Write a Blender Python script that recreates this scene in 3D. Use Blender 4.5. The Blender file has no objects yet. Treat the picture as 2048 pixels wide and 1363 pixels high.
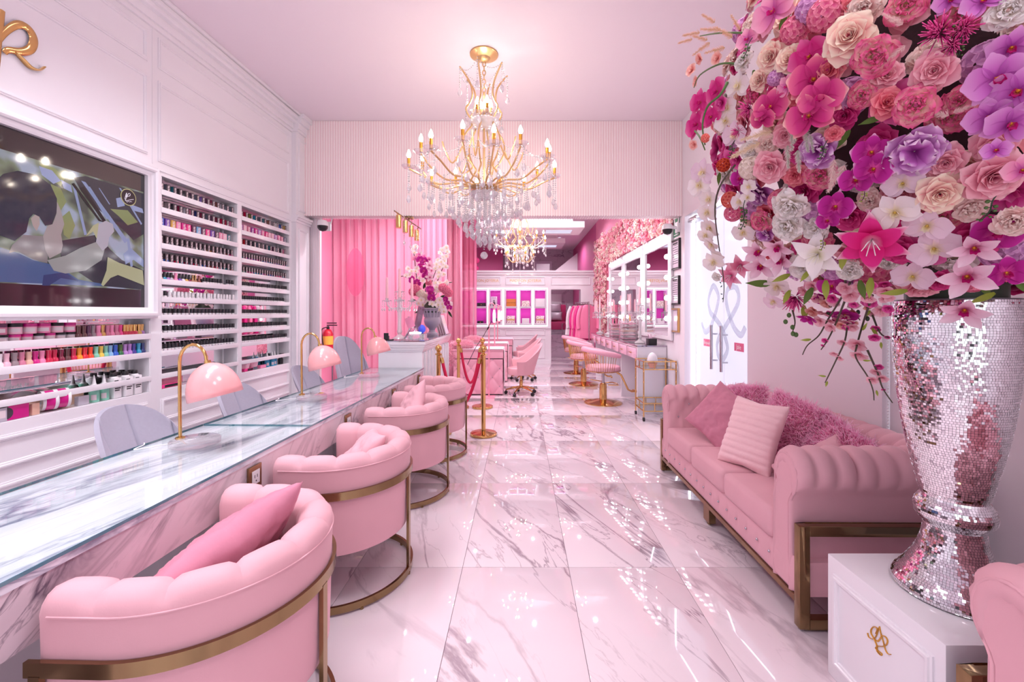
import bpy, bmesh, math, random
from math import sin, cos, pi, radians, sqrt, atan2, tan
from mathutils import Vector, Matrix, Euler, noise as mnoise

S = bpy.context.scene
COL = S.collection
random.seed(7)

# ------------------------------------------------------------------ camera
FPX, VX, VY, CAMH = 862.0, 1040.0, 625.0, 1.44          # focal length and vanishing point of a 2048x1363 frame
cd = bpy.data.cameras.new('camera'); cam = bpy.data.objects.new('camera', cd); COL.objects.link(cam)
cam.location = (0, 0, CAMH); cam.rotation_euler = (pi / 2, 0, 0)
cd.sensor_width = 36; cd.lens = FPX / 2048 * 36
cd.shift_x = (1024 - VX) / 2048; cd.shift_y = (VY - 681.5) / 2048
cd.clip_start = 0.05; cd.clip_end = 200
S.camera = cam

# ------------------------------------------------------------------ world, exposure
S.view_settings.view_transform = 'Standard'; S.view_settings.look = 'None'
S.view_settings.gamma = 1.0; S.view_settings.use_curve_mapping = False
S.view_settings.exposure = 0.0
w = bpy.data.worlds.new('daylight'); S.world = w; w.use_nodes = True
w.node_tree.nodes['Background'].inputs[0].default_value = (0.93, 0.95, 1.0, 1)
w.node_tree.nodes['Background'].inputs[1].default_value = 1.9
cy = S.cycles
cy.max_bounces = 8; cy.diffuse_bounces = 4; cy.glossy_bounces = 4; cy.transmission_bounces = 4
cy.transparent_max_bounces = 24; cy.caustics_reflective = False; cy.caustics_refractive = False
cy.sample_clamp_indirect = 4.0; cy.sample_clamp_direct = 0.0

# ------------------------------------------------------------------ lamps of the shop
def area(name, loc, rot, sx, sy, power, col=(1, 1, 1), portal=False, spread=180):
    d = bpy.data.lights.new(name, 'AREA'); d.shape = 'RECTANGLE'; d.size = sx; d.size_y = sy
    d.energy = power; d.color = col; d.cycles.is_portal = portal; d.spread = radians(spread)
    o = bpy.data.objects.new(name, d); COL.objects.link(o); o.location = loc; o.rotation_euler = rot
    return o
DAY = (0.93, 0.95, 1.0); PINKW = (1.0, 0.86, 0.95); COOL = (0.93, 0.93, 1.0)
# ceiling fluorescent fittings above the counter and the aisle
for k, y in enumerate((0.4, 1.7, 3.0)):
    area('ceiling_fitting_counter', (-1.75, y, 3.86), (0, 0, 0), 0.6, 0.9, 21, (0.95, 0.94, 1.0), spread=110)
for k, y in enumerate((-0.6, 1.2)):
    area('ceiling_fitting_aisle', (0.6, y, 3.86), (0, 0, 0), 0.9, 0.9, 30, (1.0, 0.94, 0.97))
# recessed downlights of the rear room
DOWN = [(-2.7,6.5,44),(-1.5,6.5,44),(0.1,6.4,40),(1.3,6.8,36),(-1.6,7.5,30),(0.6,8.3,40),(-0.4,10.3,40),(1.1,10.4,36),(1.3,14.2,40),(-1.5,14.6,40)]
for x, y, p in DOWN:
    d = bpy.data.lights.new('downlight_lamp', 'SPOT'); d.energy = p*2.5; d.spot_size = radians(165); d.spot_blend = 0.6; d.shadow_soft_size = 0.045; d.color = (1.0, 0.95, 1.0)
    o = bpy.data.objects.new('downlight_lamp', d); COL.objects.link(o); o.location = (x, y, 3.86)
# daylight openings (portals): shop front behind the camera, narrow side window, glass door
area('shopfront_portal', (-0.4, -3.0, 1.7), (radians(-90), 0, 0), 4.6, 2.8, 1, portal=True)

# ------------------------------------------------------------------ helpers
class MB:
    """collects geometry for ONE mesh object"""
    def __init__(s): s.v = []; s.f = []; s.m = []; s.t = None
    def add(s, vs, fs, mi=0, M=None):
        n = len(s.v)
        if M is not None: vs = [M @ Vector(p) for p in vs]
        s.v += [tuple(p) for p in vs]; s.f += [tuple(i + n for i in f) for f in fs]; s.m += [mi] * len(fs)
        return s
    def box(s, x0, x1, y0, y1, z0, z1, mi=0, M=None):
        return s.add([(x0,y0,z0),(x1,y0,z0),(x1,y1,z0),(x0,y1,z0),(x0,y0,z1),(x1,y0,z1),(x1,y1,z1),(x0,y1,z1)],
                     [(0,3,2,1),(4,5,6,7),(0,1,5,4),(1,2,6,5),(2,3,7,6),(3,0,4,7)], mi, M)
    def lathe(s, prof, n=20, c=(0,0,0), mi=0, M=None, cap=True, a0=0.0, a1=2*pi):
        full = abs(a1 - a0 - 2*pi) < 1e-6
        k = n if full else n + 1
        vs = []; fs = []
        for r, z in prof:
            for i in range(k):
                a = a0 + (a1 - a0) * i / n
                vs.append((c[0] + r*cos(a), c[1] + r*sin(a), c[2] + z))
        for j in range(len(prof) - 1):
            for i in range(n if full else n):
                i2 = (i + 1) % k
                fs.append((j*k+i, j*k+i2, (j+1)*k+i2, (j+1)*k+i))
        if cap and full:
            if prof[0][0] > 1e-5: fs.append(tuple(range(k))[::-1])
            if prof[-1][0] > 1e-5: fs.append(tuple((len(prof)-1)*k + i for i in range(k)))
        return s.add(vs, fs, mi, M)
    def cyl(s, p0, p1, r, n=12, mi=0, r1=None):
        return s.tube([p0, p1], r, n, mi, radii=None if r1 is None else [r, r1])
    def tube(s, path, r, n=8, mi=0, closed=False, radii=None, flat=None, M=None):
        P = [Vector(p) for p in path]; k = len(P)
        if k < 2: return s
        tang = []
        for i in range(k):
            a = P[(i-1) % k] if (closed or i > 0) else P[i]; b = P[(i+1) % k] if (closed or i < k-1) else P[i]
            d = b - a; tang.append(d.normalized() if d.length > 1e-9 else Vector((0,0,1)))
        up = Vector((0,0,1)) if abs(tang[0].z) < 0.9 else Vector((1,0,0))
        nrm = (up - tang[0]*up.dot(tang[0])).normalized()
        vs = []
        for i in range(k):
            nrm = nrm - tang[i]*nrm.dot(tang[i])
            nrm = nrm.normalized() if nrm.length > 1e-6 else tang[i].orthogonal().normalized()
            b = tang[i].cross(nrm); rr = radii[i] if radii else r
            for j in range(n):
                a = 2*pi*j/n
                if flat: vs.append(P[i] + nrm*(cos(a)*rr*flat[0]) + b*(sin(a)*rr*flat[1]))
                else: vs.append(P[i] + nrm*(cos(a)*rr) + b*(sin(a)*rr))
        fs = []
        for i in range(k if closed else k-1):
            i2 = (i+1) % k
            for j in range(n):
                j2 = (j+1) % n
                fs.append((i*n+j, i*n+j2, i2*n+j2, i2*n+j))
        if not closed:
            fs.append(tuple(range(n))[::-1]); fs.append(tuple((k-1)*n+j for j in range(n)))
        return s.add(vs, fs, mi, M)
    def ribbon(s, path, w, h, mi=0, closed=False, M=None):
        """rectangular section swept along a path lying roughly in XY: w across (radial), h up (z)"""
        P = [Vector(p) for p in path]; k = len(P); vs = []
        for i in range(k):
            a = P[(i-1) % k] if (closed or i > 0) else P[i]; b = P[(i+1) % k] if (closed or i < k-1) else P[i]
            t = b - a; nx = Vector((t.y, -t.x, 0)); nx = nx.normalized() if nx.length > 1e-9 else Vector((1,0,0))
            for u, q in ((-1,-1),(1,-1),(1,1),(-1,1)): vs.append(P[i] + nx*(u*w/2) + Vector((0,0,q*h/2)))
        fs = []
        for i in range(k if closed else k-1):
            i2 = (i+1) % k
            for j in range(4): fs.append((i*4+j, i*4+(j+1)%4, i2*4+(j+1)%4, i2*4+j))
        if not closed: fs += [(0,1,2,3), tuple((k-1)*4+j for j in (3,2,1,0))]
        return s.add(vs, fs, mi, M)
    def grid(s, fn, nu, nv, cu=False, mi=0, M=None, flip=False):
        ku = nu if cu else nu + 1
        vs = [fn(i/nu, j/nv) for j in range(nv+1) for i in range(ku)]; fs = []
        for j in range(nv):
            for i in range(nu):
                i2 = (i+1) % ku
                q = (j*ku+i, j*ku+i2, (j+1)*ku+i2, (j+1)*ku+i)
                fs.append(q[::-1] if flip else q)
        return s.add(vs, fs, mi, M)
    def ring(s, P, u0, u1, v0, v1, prof, mi=0):
        """mitred picture-frame moulding: prof = (inset, height) from the outer edge inwards; P(u, v, h) -> point"""
        vs = []; k = len(prof)
        for cu, cv in ((0,0),(1,0),(1,1),(0,1)):
            for i, h in prof: vs.append(P(u1-i if cu else u0+i, v1-i if cv else v0+i, h))
        fs = [(c*k+j, ((c+1)%4)*k+j, ((c+1)%4)*k+j+1, c*k+j+1) for c in range(4) for j in range(k-1)]
        return s.add(vs, fs, mi)
    def prism(s, pts, d, mi=0, M=None):
        """polygon pts in XY extruded 0..d along Z"""
        k = len(pts); vs = [(p[0],p[1],0) for p in pts] + [(p[0],p[1],d) for p in pts]
        fs = [tuple(range(k))[::-1], tuple(range(k,2*k))] + [(i,(i+1)%k,k+(i+1)%k,k+i) for i in range(k)]
        return s.add(vs, fs, mi, M)
    def ball(s, c, r, n=10, mi=0, sz=1.0):
        prof = [(r*sin(pi*i/(n//2+2)) , -r*sz*cos(pi*i/(n//2+2))) for i in range(n//2+3)]
        prof[0] = (1e-4, prof[0][1]); prof[-1] = (1e-4, prof[-1][1])
        return s.lathe(prof, n, c, mi)
    def mesh(s, name, mats, sharp=38, bev=0, smooth=True):
        me = bpy.data.meshes.new(name); me.from_pydata(s.v, [], s.f)
        for m in (mats if isinstance(mats, (list, tuple)) else [mats]): me.materials.append(m)
        if len(set(s.m)) > 1: me.polygons.foreach_set('material_index', s.m)
        if s.t is not None:
            a = me.attributes.new('t', 'FLOAT', 'POINT'); a.data.foreach_set('value', s.t)
        if bev > 0:
            b = bmesh.new(); b.from_mesh(me)
            bmesh.ops.remove_doubles(b, verts=b.verts, dist=1e-6)
            es = [e for e in b.edges if len(e.link_faces) == 2 and e.calc_face_angle(0) > radians(35)]
            bmesh.ops.bevel(b, geom=es, offset=bev, segments=2, profile=0.6, affect='EDGES', clamp_overlap=True)
            b.to_mesh(me); b.free()
        me.update()
        if smooth:
            me.polygons.foreach_set('use_smooth', [True]*len(me.polygons)); me.set_sharp_from_angle(angle=radians(sharp))
        return me
    def build(s, name, mats, parent=None, sharp=38, bev=0, smooth=True, kind=None):
        o = bpy.data.objects.new(name, s.mesh(name, mats, sharp, bev, smooth)); COL.objects.link(o)
        if parent is not None: o.parent = parent
        if kind: o['kind'] = kind
        return o

def tag(o, label, cat, group=None, kind=None):
    o['label'] = label; o['category'] = cat
    if group: o['group'] = group
    if kind: o['kind'] = kind
    return o
def thing(name, label, cat, loc=(0,0,0), rz=0.0, group=None):
    o = bpy.data.objects.new(name, None); COL.objects.link(o); o.empty_display_size = 0.1
    o.location = loc; o.rotation_euler = (0, 0, rz)
    return tag(o, label, cat, group)
def struct(o, label=None):
    o['kind'] = 'structure'
    if label: o['label'] = label
    return o
def link(name, me, parent=None, loc=None, rot=None, scale=None, matrix=None):
    o = bpy.data.objects.new(name, me); COL.objects.link(o)
    if parent is not None: o.parent = parent
    if matrix is not None: o.matrix_local = matrix
    else:
        if loc is not None: o.location = loc
        if rot is not None: o.rotation_euler = rot
        if scale is not None: o.scale = scale if hasattr(scale, '__len__') else (scale,)*3
    return o
def dup(root, loc=None, rz=None, label=None, group=None):
    r = root.copy(); COL.objects.link(r)
    if loc is not None: r.location = loc
    if rz is not None: r.rotation_euler = (0, 0, rz)
    if label: r['label'] = label
    if group: r['group'] = group
    for ch in list(root.children):
        c = ch.copy(); COL.objects.link(c); c.parent = r
        for g in list(ch.children):
            d = g.copy(); COL.objects.link(d); d.parent = c
    return r
# the left wall and the counter stand 1.6 degrees off the tile grid
TW = radians(1.58)
def L(x, y, z=0.0): return Vector((x*cos(TW) + y*sin(TW), -x*sin(TW) + y*cos(TW), z))
def onleft(o): o.location = L(o.location.x, o.location.y, o.location.z); o.rotation_euler.z -= TW; return o
def at(px, py, y): return Vector(((px - VX)/FPX*y, y, CAMH - (py - VY)/FPX*y))
ORD = ['first','second','third','fourth','fifth','sixth','seventh','eighth','ninth','tenth','eleventh','twelfth','thirteenth',
       'fourteenth','fifteenth','sixteenth','seventeenth','eighteenth','nineteenth','twentieth','twenty-first','twenty-second',
       'twenty-third','twenty-fourth','twenty-fifth','twenty-sixth','twenty-seventh','twenty-eighth','twenty-ninth','thirtieth']

# ------------------------------------------------------------------ materials
def srgb(r, g, b):
    f = lambda c: (c/255/12.92 if c/255 <= 0.04045 else ((c/255+0.055)/1.055)**2.4)
    return (f(r), f(g), f(b), 1)
def pm(name, col, rough=0.5, metal=0.0, spec=0.5, coat=0.0, sheen=0.0, emit=None, es=0.0, bump=0.0, bscale=60, var=0.0, vscale=4):
    m = bpy.data.materials.new(name); m.use_nodes = True; nt = m.node_tree; b = nt.nodes['Principled BSDF']
    b.inputs['Base Color'].default_value = col; b.inputs['Roughness'].default_value = rough; b.inputs['Metallic'].default_value = metal
    b.inputs['Specular IOR Level'].default_value = spec; b.inputs['Coat Weight'].default_value = coat; b.inputs['Coat Roughness'].default_value = 0.05
    b.inputs['Sheen Weight'].default_value = sheen; b.inputs['Sheen Roughness'].default_value = 0.4
    if sheen: b.inputs['Sheen Tint'].default_value = (min(1,col[0]*1.3+.15), min(1,col[1]*1.3+.15), min(1,col[2]*1.3+.15), 1)
    if emit: b.inputs['Emission Color'].default_value = emit; b.inputs['Emission Strength'].default_value = es
    if bump or var:
        tc = nt.nodes.new('ShaderNodeTexCoord')
    if bump:
        n = nt.nodes.new('ShaderNodeTexNoise'); n.inputs['Scale'].default_value = bscale; n.inputs['Detail'].default_value = 4
        bp = nt.nodes.new('ShaderNodeBump'); bp.inputs['Strength'].default_value = bump; bp.inputs['Distance'].default_value = 0.004
        nt.links.new(tc.outputs['Object'], n.inputs['Vector']); nt.links.new(n.outputs['Fac'], bp.inputs['Height']); nt.links.new(bp.outputs['Normal'], b.inputs['Normal'])
    if var:
        n2 = nt.nodes.new('ShaderNodeTexNoise'); n2.inputs['Scale'].default_value = vscale; n2.inputs['Detail'].default_value = 5
        mx = nt.nodes.new('ShaderNodeMix'); mx.data_type = 'RGBA'
        mx.inputs[6].default_value = tuple(c*(1-var) for c in col[:3]) + (1,); mx.inputs[7].default_value = tuple(min(1,c*(1+var)) for c in col[:3]) + (1,)
        nt.links.new(tc.outputs['Object'], n2.inputs['Vector']); nt.links.new(n2.outputs['Fac'], mx.inputs[0]); nt.links.new(mx.outputs[2], b.inputs['Base Color'])
    return m
def emat(name, col, s):
    m = bpy.data.materials.new(name); m.use_nodes = True; nt = m.node_tree; nt.nodes.remove(nt.nodes['Principled BSDF'])
    e = nt.nodes.new('ShaderNodeEmission'); e.inputs[0].default_value = col; e.inputs[1].default_value = s
    nt.links.new(e.outputs[0], nt.nodes['Material Output'].inputs[0]); return m
def clearmat(name, tint=(1,1,1,1), refl=0.08, rough=0.02, edge=0.7, body=0.0, bodycol=(1,1,1,1), power=3.0):
    """thin clear glass / crystal: passes light straight on, reflects more at grazing angles"""
    m = bpy.data.materials.new(name); m.use_nodes = True; nt = m.node_tree; nt.nodes.remove(nt.nodes['Principled BSDF'])
    tr = nt.nodes.new('ShaderNodeBsdfTransparent'); tr.inputs[0].default_value = tint
    gl = nt.nodes.new('ShaderNodeBsdfGlossy'); gl.inputs['Roughness'].default_value = rough
    lw = nt.nodes.new('ShaderNodeLayerWeight'); lw.inputs['Blend'].default_value = 0.5
    pw_ = nt.nodes.new('ShaderNodeMath'); pw_.operation = 'POWER'; pw_.inputs[1].default_value = power
    nt.links.new(lw.outputs['Facing'], pw_.inputs[0])
    mr = nt.nodes.new('ShaderNodeMapRange'); mr.inputs['To Min'].default_value = refl; mr.inputs['To Max'].default_value = edge
    nt.links.new(pw_.outputs[0], mr.inputs['Value'])
    mx = nt.nodes.new('ShaderNodeMixShader'); nt.links.new(mr.outputs[0], mx.inputs[0])
    base = tr.outputs[0]
    if body:
        df = nt.nodes.new('ShaderNodeBsdfDiffuse'); df.inputs[0].default_value = bodycol
        m2 = nt.nodes.new('ShaderNodeMixShader'); m2.inputs[0].default_value = body
        nt.links.new(tr.outputs[0], m2.inputs[1]); nt.links.new(df.outputs[0], m2.inputs[2]); base = m2.outputs[0]
    nt.links.new(base, mx.inputs[1]); nt.links.new(gl.outputs[0], mx.inputs[2])
    nt.links.new(mx.outputs[0], nt.nodes['Material Output'].inputs[0]); return m
def marble(name, base, vein, scale=1.5, stretch=(1,1,1), rot=(0,0,0), rough=0.05, rnd=False, width=0.035, amount=1.0, coat=0.0, cloud=0.25, spec=0.5):
    m = bpy.data.materials.new(name); m.use_nodes = True; nt = m.node_tree; b = nt.nodes['Principled BSDF']; N = nt.nodes.new; K = nt.links.new
    tc = N('ShaderNodeTexCoord'); mp = N('ShaderNodeMapping'); mp.vector_type = 'TEXTURE'; mp.inputs['Scale'].default_value = tuple(1/q for q in stretch); mp.inputs['Rotation'].default_value = rot
    K(tc.outputs['Object'], mp.inputs['Vector'])
    vec = mp.outputs[0]
    if rnd:
        oi = N('ShaderNodeObjectInfo'); mu = N('ShaderNodeMath'); mu.operation = 'MULTIPLY'; mu.inputs[1].default_value = 37.0; K(oi.outputs['Random'], mu.inputs[0])
        cx = N('ShaderNodeCombineXYZ'); K(mu.outputs[0], cx.inputs[2]); K(mu.outputs[0], cx.inputs[0])
        va = N('ShaderNodeVectorMath'); va.operation = 'ADD'; K(vec, va.inputs[0]); K(cx.outputs[0], va.inputs[1]); vec = va.outputs[0]
    def ridge(sc, det, dist, wd):
        n = N('ShaderNodeTexNoise'); n.inputs['Scale'].default_value = sc; n.inputs['Detail'].default_value = det; n.inputs['Distortion'].default_value = dist; n.inputs['Roughness'].default_value = 0.55
        K(vec, n.inputs['Vector'])
        s = N('ShaderNodeMath'); s.operation = 'SUBTRACT'; s.inputs[1].default_value = 0.5; K(n.outputs['Fac'], s.inputs[0])
        a = N('ShaderNodeMath'); a.operation = 'ABSOLUTE'; K(s.outputs[0], a.inputs[0])
        r = N('ShaderNodeMapRange'); r.inputs['From Min'].default_value = 0; r.inputs['From Max'].default_value = wd; r.inputs['To Min'].default_value = 1; r.inputs['To Max'].default_value = 0
        K(a.outputs[0], r.inputs['Value']); return r.outputs[0]
    r1 = ridge(scale, 7, 0.6, width); r2 = ridge(scale*2.6, 6, 0.9, width*0.6)
    mk = N('ShaderNodeTexNoise'); mk.inputs['Scale'].default_value = scale*0.9; mk.inputs['Detail'].default_value = 2; K(vec, mk.inputs['Vector'])
    mr = N('ShaderNodeMapRange'); mr.inputs['From Min'].default_value = 0.45; mr.inputs['From Max'].default_value = 0.68; K(mk.outputs['Fac'], mr.inputs['Value'])
    m1 = N('ShaderNodeMath'); m1.operation = 'MULTIPLY'; K(r2, m1.inputs[0]); K(mr.outputs[0], m1.inputs[1])
    m0 = N('ShaderNodeMath'); m0.operation = 'MULTIPLY'; K(r1, m0.inputs[0])
    ad0 = N('ShaderNodeMath'); ad0.operation = 'ADD'; ad0.inputs[1].default_value = 0.25; ad0.use_clamp = True; K(mr.outputs[0], ad0.inputs[0]); K(ad0.outputs[0], m0.inputs[1])
    cl = N('ShaderNodeMath'); cl.operation = 'MULTIPLY'; cl.inputs[1].default_value = cloud; K(mr.outputs[0], cl.inputs[0])
    mx1 = N('ShaderNodeMath'); mx1.operation = 'MAXIMUM'; K(m0.outputs[0], mx1.inputs[0]); K(m1.outputs[0], mx1.inputs[1])
    mx2 = N('ShaderNodeMath'); mx2.operation = 'MAXIMUM'; K(mx1.outputs[0], mx2.inputs[0]); K(cl.outputs[0], mx2.inputs[1])
    am = N('ShaderNodeMath'); am.operation = 'MULTIPLY'; am.inputs[1].default_value = amount; am.use_clamp = True; K(mx2.outputs[0], am.inputs[0])
    mix = N('ShaderNodeMix'); mix.data_type = 'RGBA'; mix.inputs[6].default_value = base; mix.inputs[7].default_value = vein
    K(am.outputs[0], mix.inputs[0]); K(mix.outputs[2], b.inputs['Base Color'])
    b.inputs['Roughness'].default_value = rough; b.inputs['Coat Weight'].default_value = coat; b.inputs['Coat Roughness'].default_value = 0.02
    b.inputs['Specular IOR Level'].default_value = spec
    return m
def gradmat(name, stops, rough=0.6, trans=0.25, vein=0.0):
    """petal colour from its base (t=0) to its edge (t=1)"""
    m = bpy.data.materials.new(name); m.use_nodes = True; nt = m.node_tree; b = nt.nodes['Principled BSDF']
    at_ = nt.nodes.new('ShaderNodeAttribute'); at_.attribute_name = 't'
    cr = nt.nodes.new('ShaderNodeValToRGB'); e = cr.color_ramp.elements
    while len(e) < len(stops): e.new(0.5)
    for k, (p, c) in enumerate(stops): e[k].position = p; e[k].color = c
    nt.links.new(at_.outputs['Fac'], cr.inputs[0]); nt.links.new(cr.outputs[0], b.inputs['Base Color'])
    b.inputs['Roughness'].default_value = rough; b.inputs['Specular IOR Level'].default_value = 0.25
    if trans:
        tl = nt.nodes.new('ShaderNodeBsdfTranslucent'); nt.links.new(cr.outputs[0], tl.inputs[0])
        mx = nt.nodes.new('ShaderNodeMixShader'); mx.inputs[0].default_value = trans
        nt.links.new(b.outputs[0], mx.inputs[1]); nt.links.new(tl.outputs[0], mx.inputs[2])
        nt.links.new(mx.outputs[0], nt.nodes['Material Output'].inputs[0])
    return m

M = {}
M['white'] = pm('white_lacquer', srgb(238,234,240), 0.18, coat=0.5)
M['wallw'] = pm('white_wall_paint', srgb(236,228,235), 0.45, bump=0.03, bscale=180)
M['ceil'] = pm('ceiling_paint', srgb(240,226,235), 0.7, bump=0.05, bscale=40)
M['pinkwall'] = pm('pink_wall_paint', srgb(241,156,188), 0.6, bump=0.05, bscale=120)
M['pinkwall2'] = pm('rose_wall_paint', srgb(206,96,150), 0.6, bump=0.05, bscale=120)
M['ribcream'] = pm('ribbed_cream_panel', srgb(255,241,242), 0.4)
M['ribpink'] = pm('ribbed_pink_groove', srgb(250,224,228), 0.5)
M['mirror'] = pm('mirror_silver', (0.93,0.93,0.95,1), 0.0, 1.0)
M['gold'] = pm('polished_brass', srgb(212,170,110), 0.12, 1.0)
M['bronze'] = pm('antique_brass', srgb(150,126,92), 0.16, 1.0, var=0.12, vscale=3)
M['agold'] = pm('aged_gold_paint', srgb(228,190,136), 0.3, 0.8)
M['candlegold'] = pm('gold_candle_sleeve', srgb(205,145,50), 0.3, 0.6)
M['chrome'] = pm('brushed_steel', srgb(190,185,192), 0.22, 1.0)
M['black'] = pm('black_plastic', srgb(24,22,28), 0.35)
M['blackm'] = pm('black_matt', srgb(34,30,36), 0.6)
M['blackcap'] = pm('black_polish_cap', srgb(38,36,44), 0.35)
M['whitecap'] = pm('white_polish_cap', srgb(236,232,236), 0.35)
M['velvet'] = pm('pink_velvet', srgb(221,169,179), 0.8, sheen=0.3, spec=0.2, bump=0.05, bscale=260, var=0.05, vscale=5)
M['velvet2'] = pm('rose_velvet', srgb(226,172,183), 0.8, sheen=0.3, spec=0.2, bump=0.05, bscale=260, var=0.06, vscale=5)
M['velvetdk'] = pm('mauve_velvet', srgb(204,132,154), 0.75, sheen=0.7, spec=0.2, bump=0.15, bscale=60, var=0.12, vscale=9)
M['tablepink'] = pm('pink_leatherette', srgb(232,172,190), 0.45, var=0.04)
M['greyfab'] = pm('grey_woven_fabric', srgb(168,164,180), 0.85, sheen=0.3, bump=0.25, bscale=500, var=0.06, vscale=60)
M['lamppink'] = pm('pink_enamel', srgb(240,168,170), 0.22, coat=0.5)
M['candle'] = pm('pink_wax', srgb(255,196,206), 0.45)
M['crystal'] = clearmat('cut_crystal', (1,0.99,1,1), 0.16, 0.03, 0.8, 0.46, (1,0.98,1,1))
M['crystal2'] = clearmat('iridescent_crystal', (0.99,0.97,1,1), 0.2, 0.04, 0.85, 0.44, (1,0.97,1,1))
M['acrylic'] = clearmat('clear_acrylic', (1,0.98,1,1), 0.10, 0.01, 0.85, 0.13, (1,0.98,1,1))
M['glass'] = clearmat('clear_sheet_glass', (0.975,0.99,0.99,1), 0.045, 0.004, 0.80, power=6)
M['glassedge'] = pm('teal_glass_edge', srgb(60,130,145), 0.1, coat=1.0)
M['bulb'] = emat('warm_candle_bulb', (1.0, 0.86, 0.72, 1), 105)
M['vbulb'] = emat('white_globe_bulb', (1.0, 0.93, 0.96, 1), 9)
M['led'] = emat('white_led_strip', (0.92, 0.94, 1.0, 1), 8); M['led2'] = emat('soft_led_strip', (0.94, 0.94, 1.0, 1), 1.8)
M['tube'] = emat('white_light_tube', (0.85, 0.86, 1.0, 1), 1.7); M['paneltube'] = emat('lavender_light_tube', (0.80, 0.78, 1.0, 1), 1.1)
M['rope'] = pm('crimson_velvet_rope', srgb(204,14,72), 0.7, sheen=0.5)
M['dark'] = pm('dark_interior', srgb(60,50,62), 0.6)
M['green'] = pm('leaf_green', srgb(74,104,50), 0.45, var=0.25, vscale=8)
M['lime'] = pm('lime_green', srgb(150,168,58), 0.45, var=0.2, vscale=12)
M['dgreen'] = pm('dark_leaf_green', srgb(44,62,44), 0.45, var=0.2, vscale=8)
M['stem'] = pm('brown_green_stem', srgb(74,66,54), 0.6)
M['counter'] = marble('white_counter_marble', srgb(240,242,250), srgb(118,124,150), 2.6, (1.7,0.26,1), (0,0,-0.20), 0.1, width=0.05, cloud=0.2, coat=0.0)
M['apron'] = marble('grey_veined_marble', srgb(232,216,224), srgb(92,80,98), 2.4, (1,0.5,1.7), (0.7,0,0.0), 0.12, width=0.05, cloud=0.25, coat=0.4)
M['floor'] = marble('polished_marble_tile', srgb(230,213,220), srgb(146,122,136), 1.0, (1.5,0.36,1), (0,0,0.46), 0.03, rnd=True, width=0.018, amount=0.95, cloud=0.07, coat=0.4)
M['marblewall'] = marble('rear_marble_wall', srgb(206,190,204), srgb(130,112,130), 0.8, rough=0.1, width=0.02, cloud=0.1)
M['grout'] = pm('grey_grout', srgb(130,110,122), 0.8)

# ================================================================== SETTING
XR, CEIL, YB = 2.10, 3.92, 5.57
# floor: tiles 0.60 x 1.205, joints where the photograph shows them
fl = struct(MB().box(-4.4, 3.2, -3.2, 18.0, -0.05, -0.004).build('floor', M['grout']))
tile = MB().box(-0.2988, 0.2988, -0.6012, 0.6012, -0.02, 0.0).mesh('floor_tile', M['floor'], bev=0.0012)
for i in range(-7, 5):
    for j in range(-4, 13):
        x = -0.025 + 0.6*i; y = 2.441 + 0.6025 + 1.205*(j-1)
        if x < -4.2 or x > 3.0 or y > 17.6: continue
        link('tile', tile, fl, (x, y, 0))
struct(MB().box(-4.4, 3.2, -3.2, YB+0.1, CEIL, CEIL+0.1).build('ceiling', M['ceil']))
struct(MB().box(-4.4, 3.2, YB+0.1, 17.4, CEIL, CEIL+0.1).build('ceiling_rear', M['ceil']))

# front wall with shop window openings behind the camera
fw = MB()
fw.box(-3.6, 2.4, -3.2, -3.05, 3.1, CEIL); fw.box(-3.6, 2.4, -3.2, -3.05, 0, 0.3)
for a, b in ((-3.6,-2.7),(1.9,2.4),(-0.5,-0.3)): fw.box(a, b, -3.2, -3.05, 0.3, 3.1)
struct(fw.build('wall_front', M['wallw']))
fr = MB()
for x in (-2.7, -1.6, -0.55, -0.25, 0.8, 1.85): fr.box(x, x+0.05, -3.17, -3.1, 0.3, 3.1)
fr.box(-2.7, 1.9, -3.17, -3.1, 2.35, 2.41)
struct(fr.build('window_1', M['blackm']))

# ---- left wall: panelled white joinery
XL = -3.0
lw = MB()
# solid wall with openings (bays): boxes around the openings, recess behind
def lbox(y0, y1, z0, z1, x0=XL-0.3, x1=XL): lw.box(x0, x1, y0, y1, z0, z1)
Y0, YT0, YT1, YA0, YA1, YB0, YB1, YE = -3.1, 1.45, 3.31, 3.41, 4.32, 4.375, 5.26, 5.30
ZT, ZB = 2.548, 0.815
lbox(Y0, YE, ZT, CEIL); lbox(Y0, YE, 0, ZB)
lbox(Y0, YT0, ZB, ZT); lbox(YT1, YA0, ZB, ZT); lbox(YA1, YB0, ZB, ZT); lbox(YB1, YE, ZB, ZT)
lbox(YT0, YT1, 1.395, ZT, XL-0.3, XL-0.005)
lw.box(XL-0.34, XL-0.29, Y0, YE, 0, CEIL)
onleft(struct(lw.build('wall_left', M['white'])))
# mirror backs of the bays
mir = MB()
for a, b, z1 in ((YT0, YT1, 1.395), (YA0, YA1, ZT), (YB0, YB1, ZT)): mir.box(XL-0.135, XL-0.125, a, b, ZB, z1)
onleft(struct(mir.build('trim_1', M['mirror'])))
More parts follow.
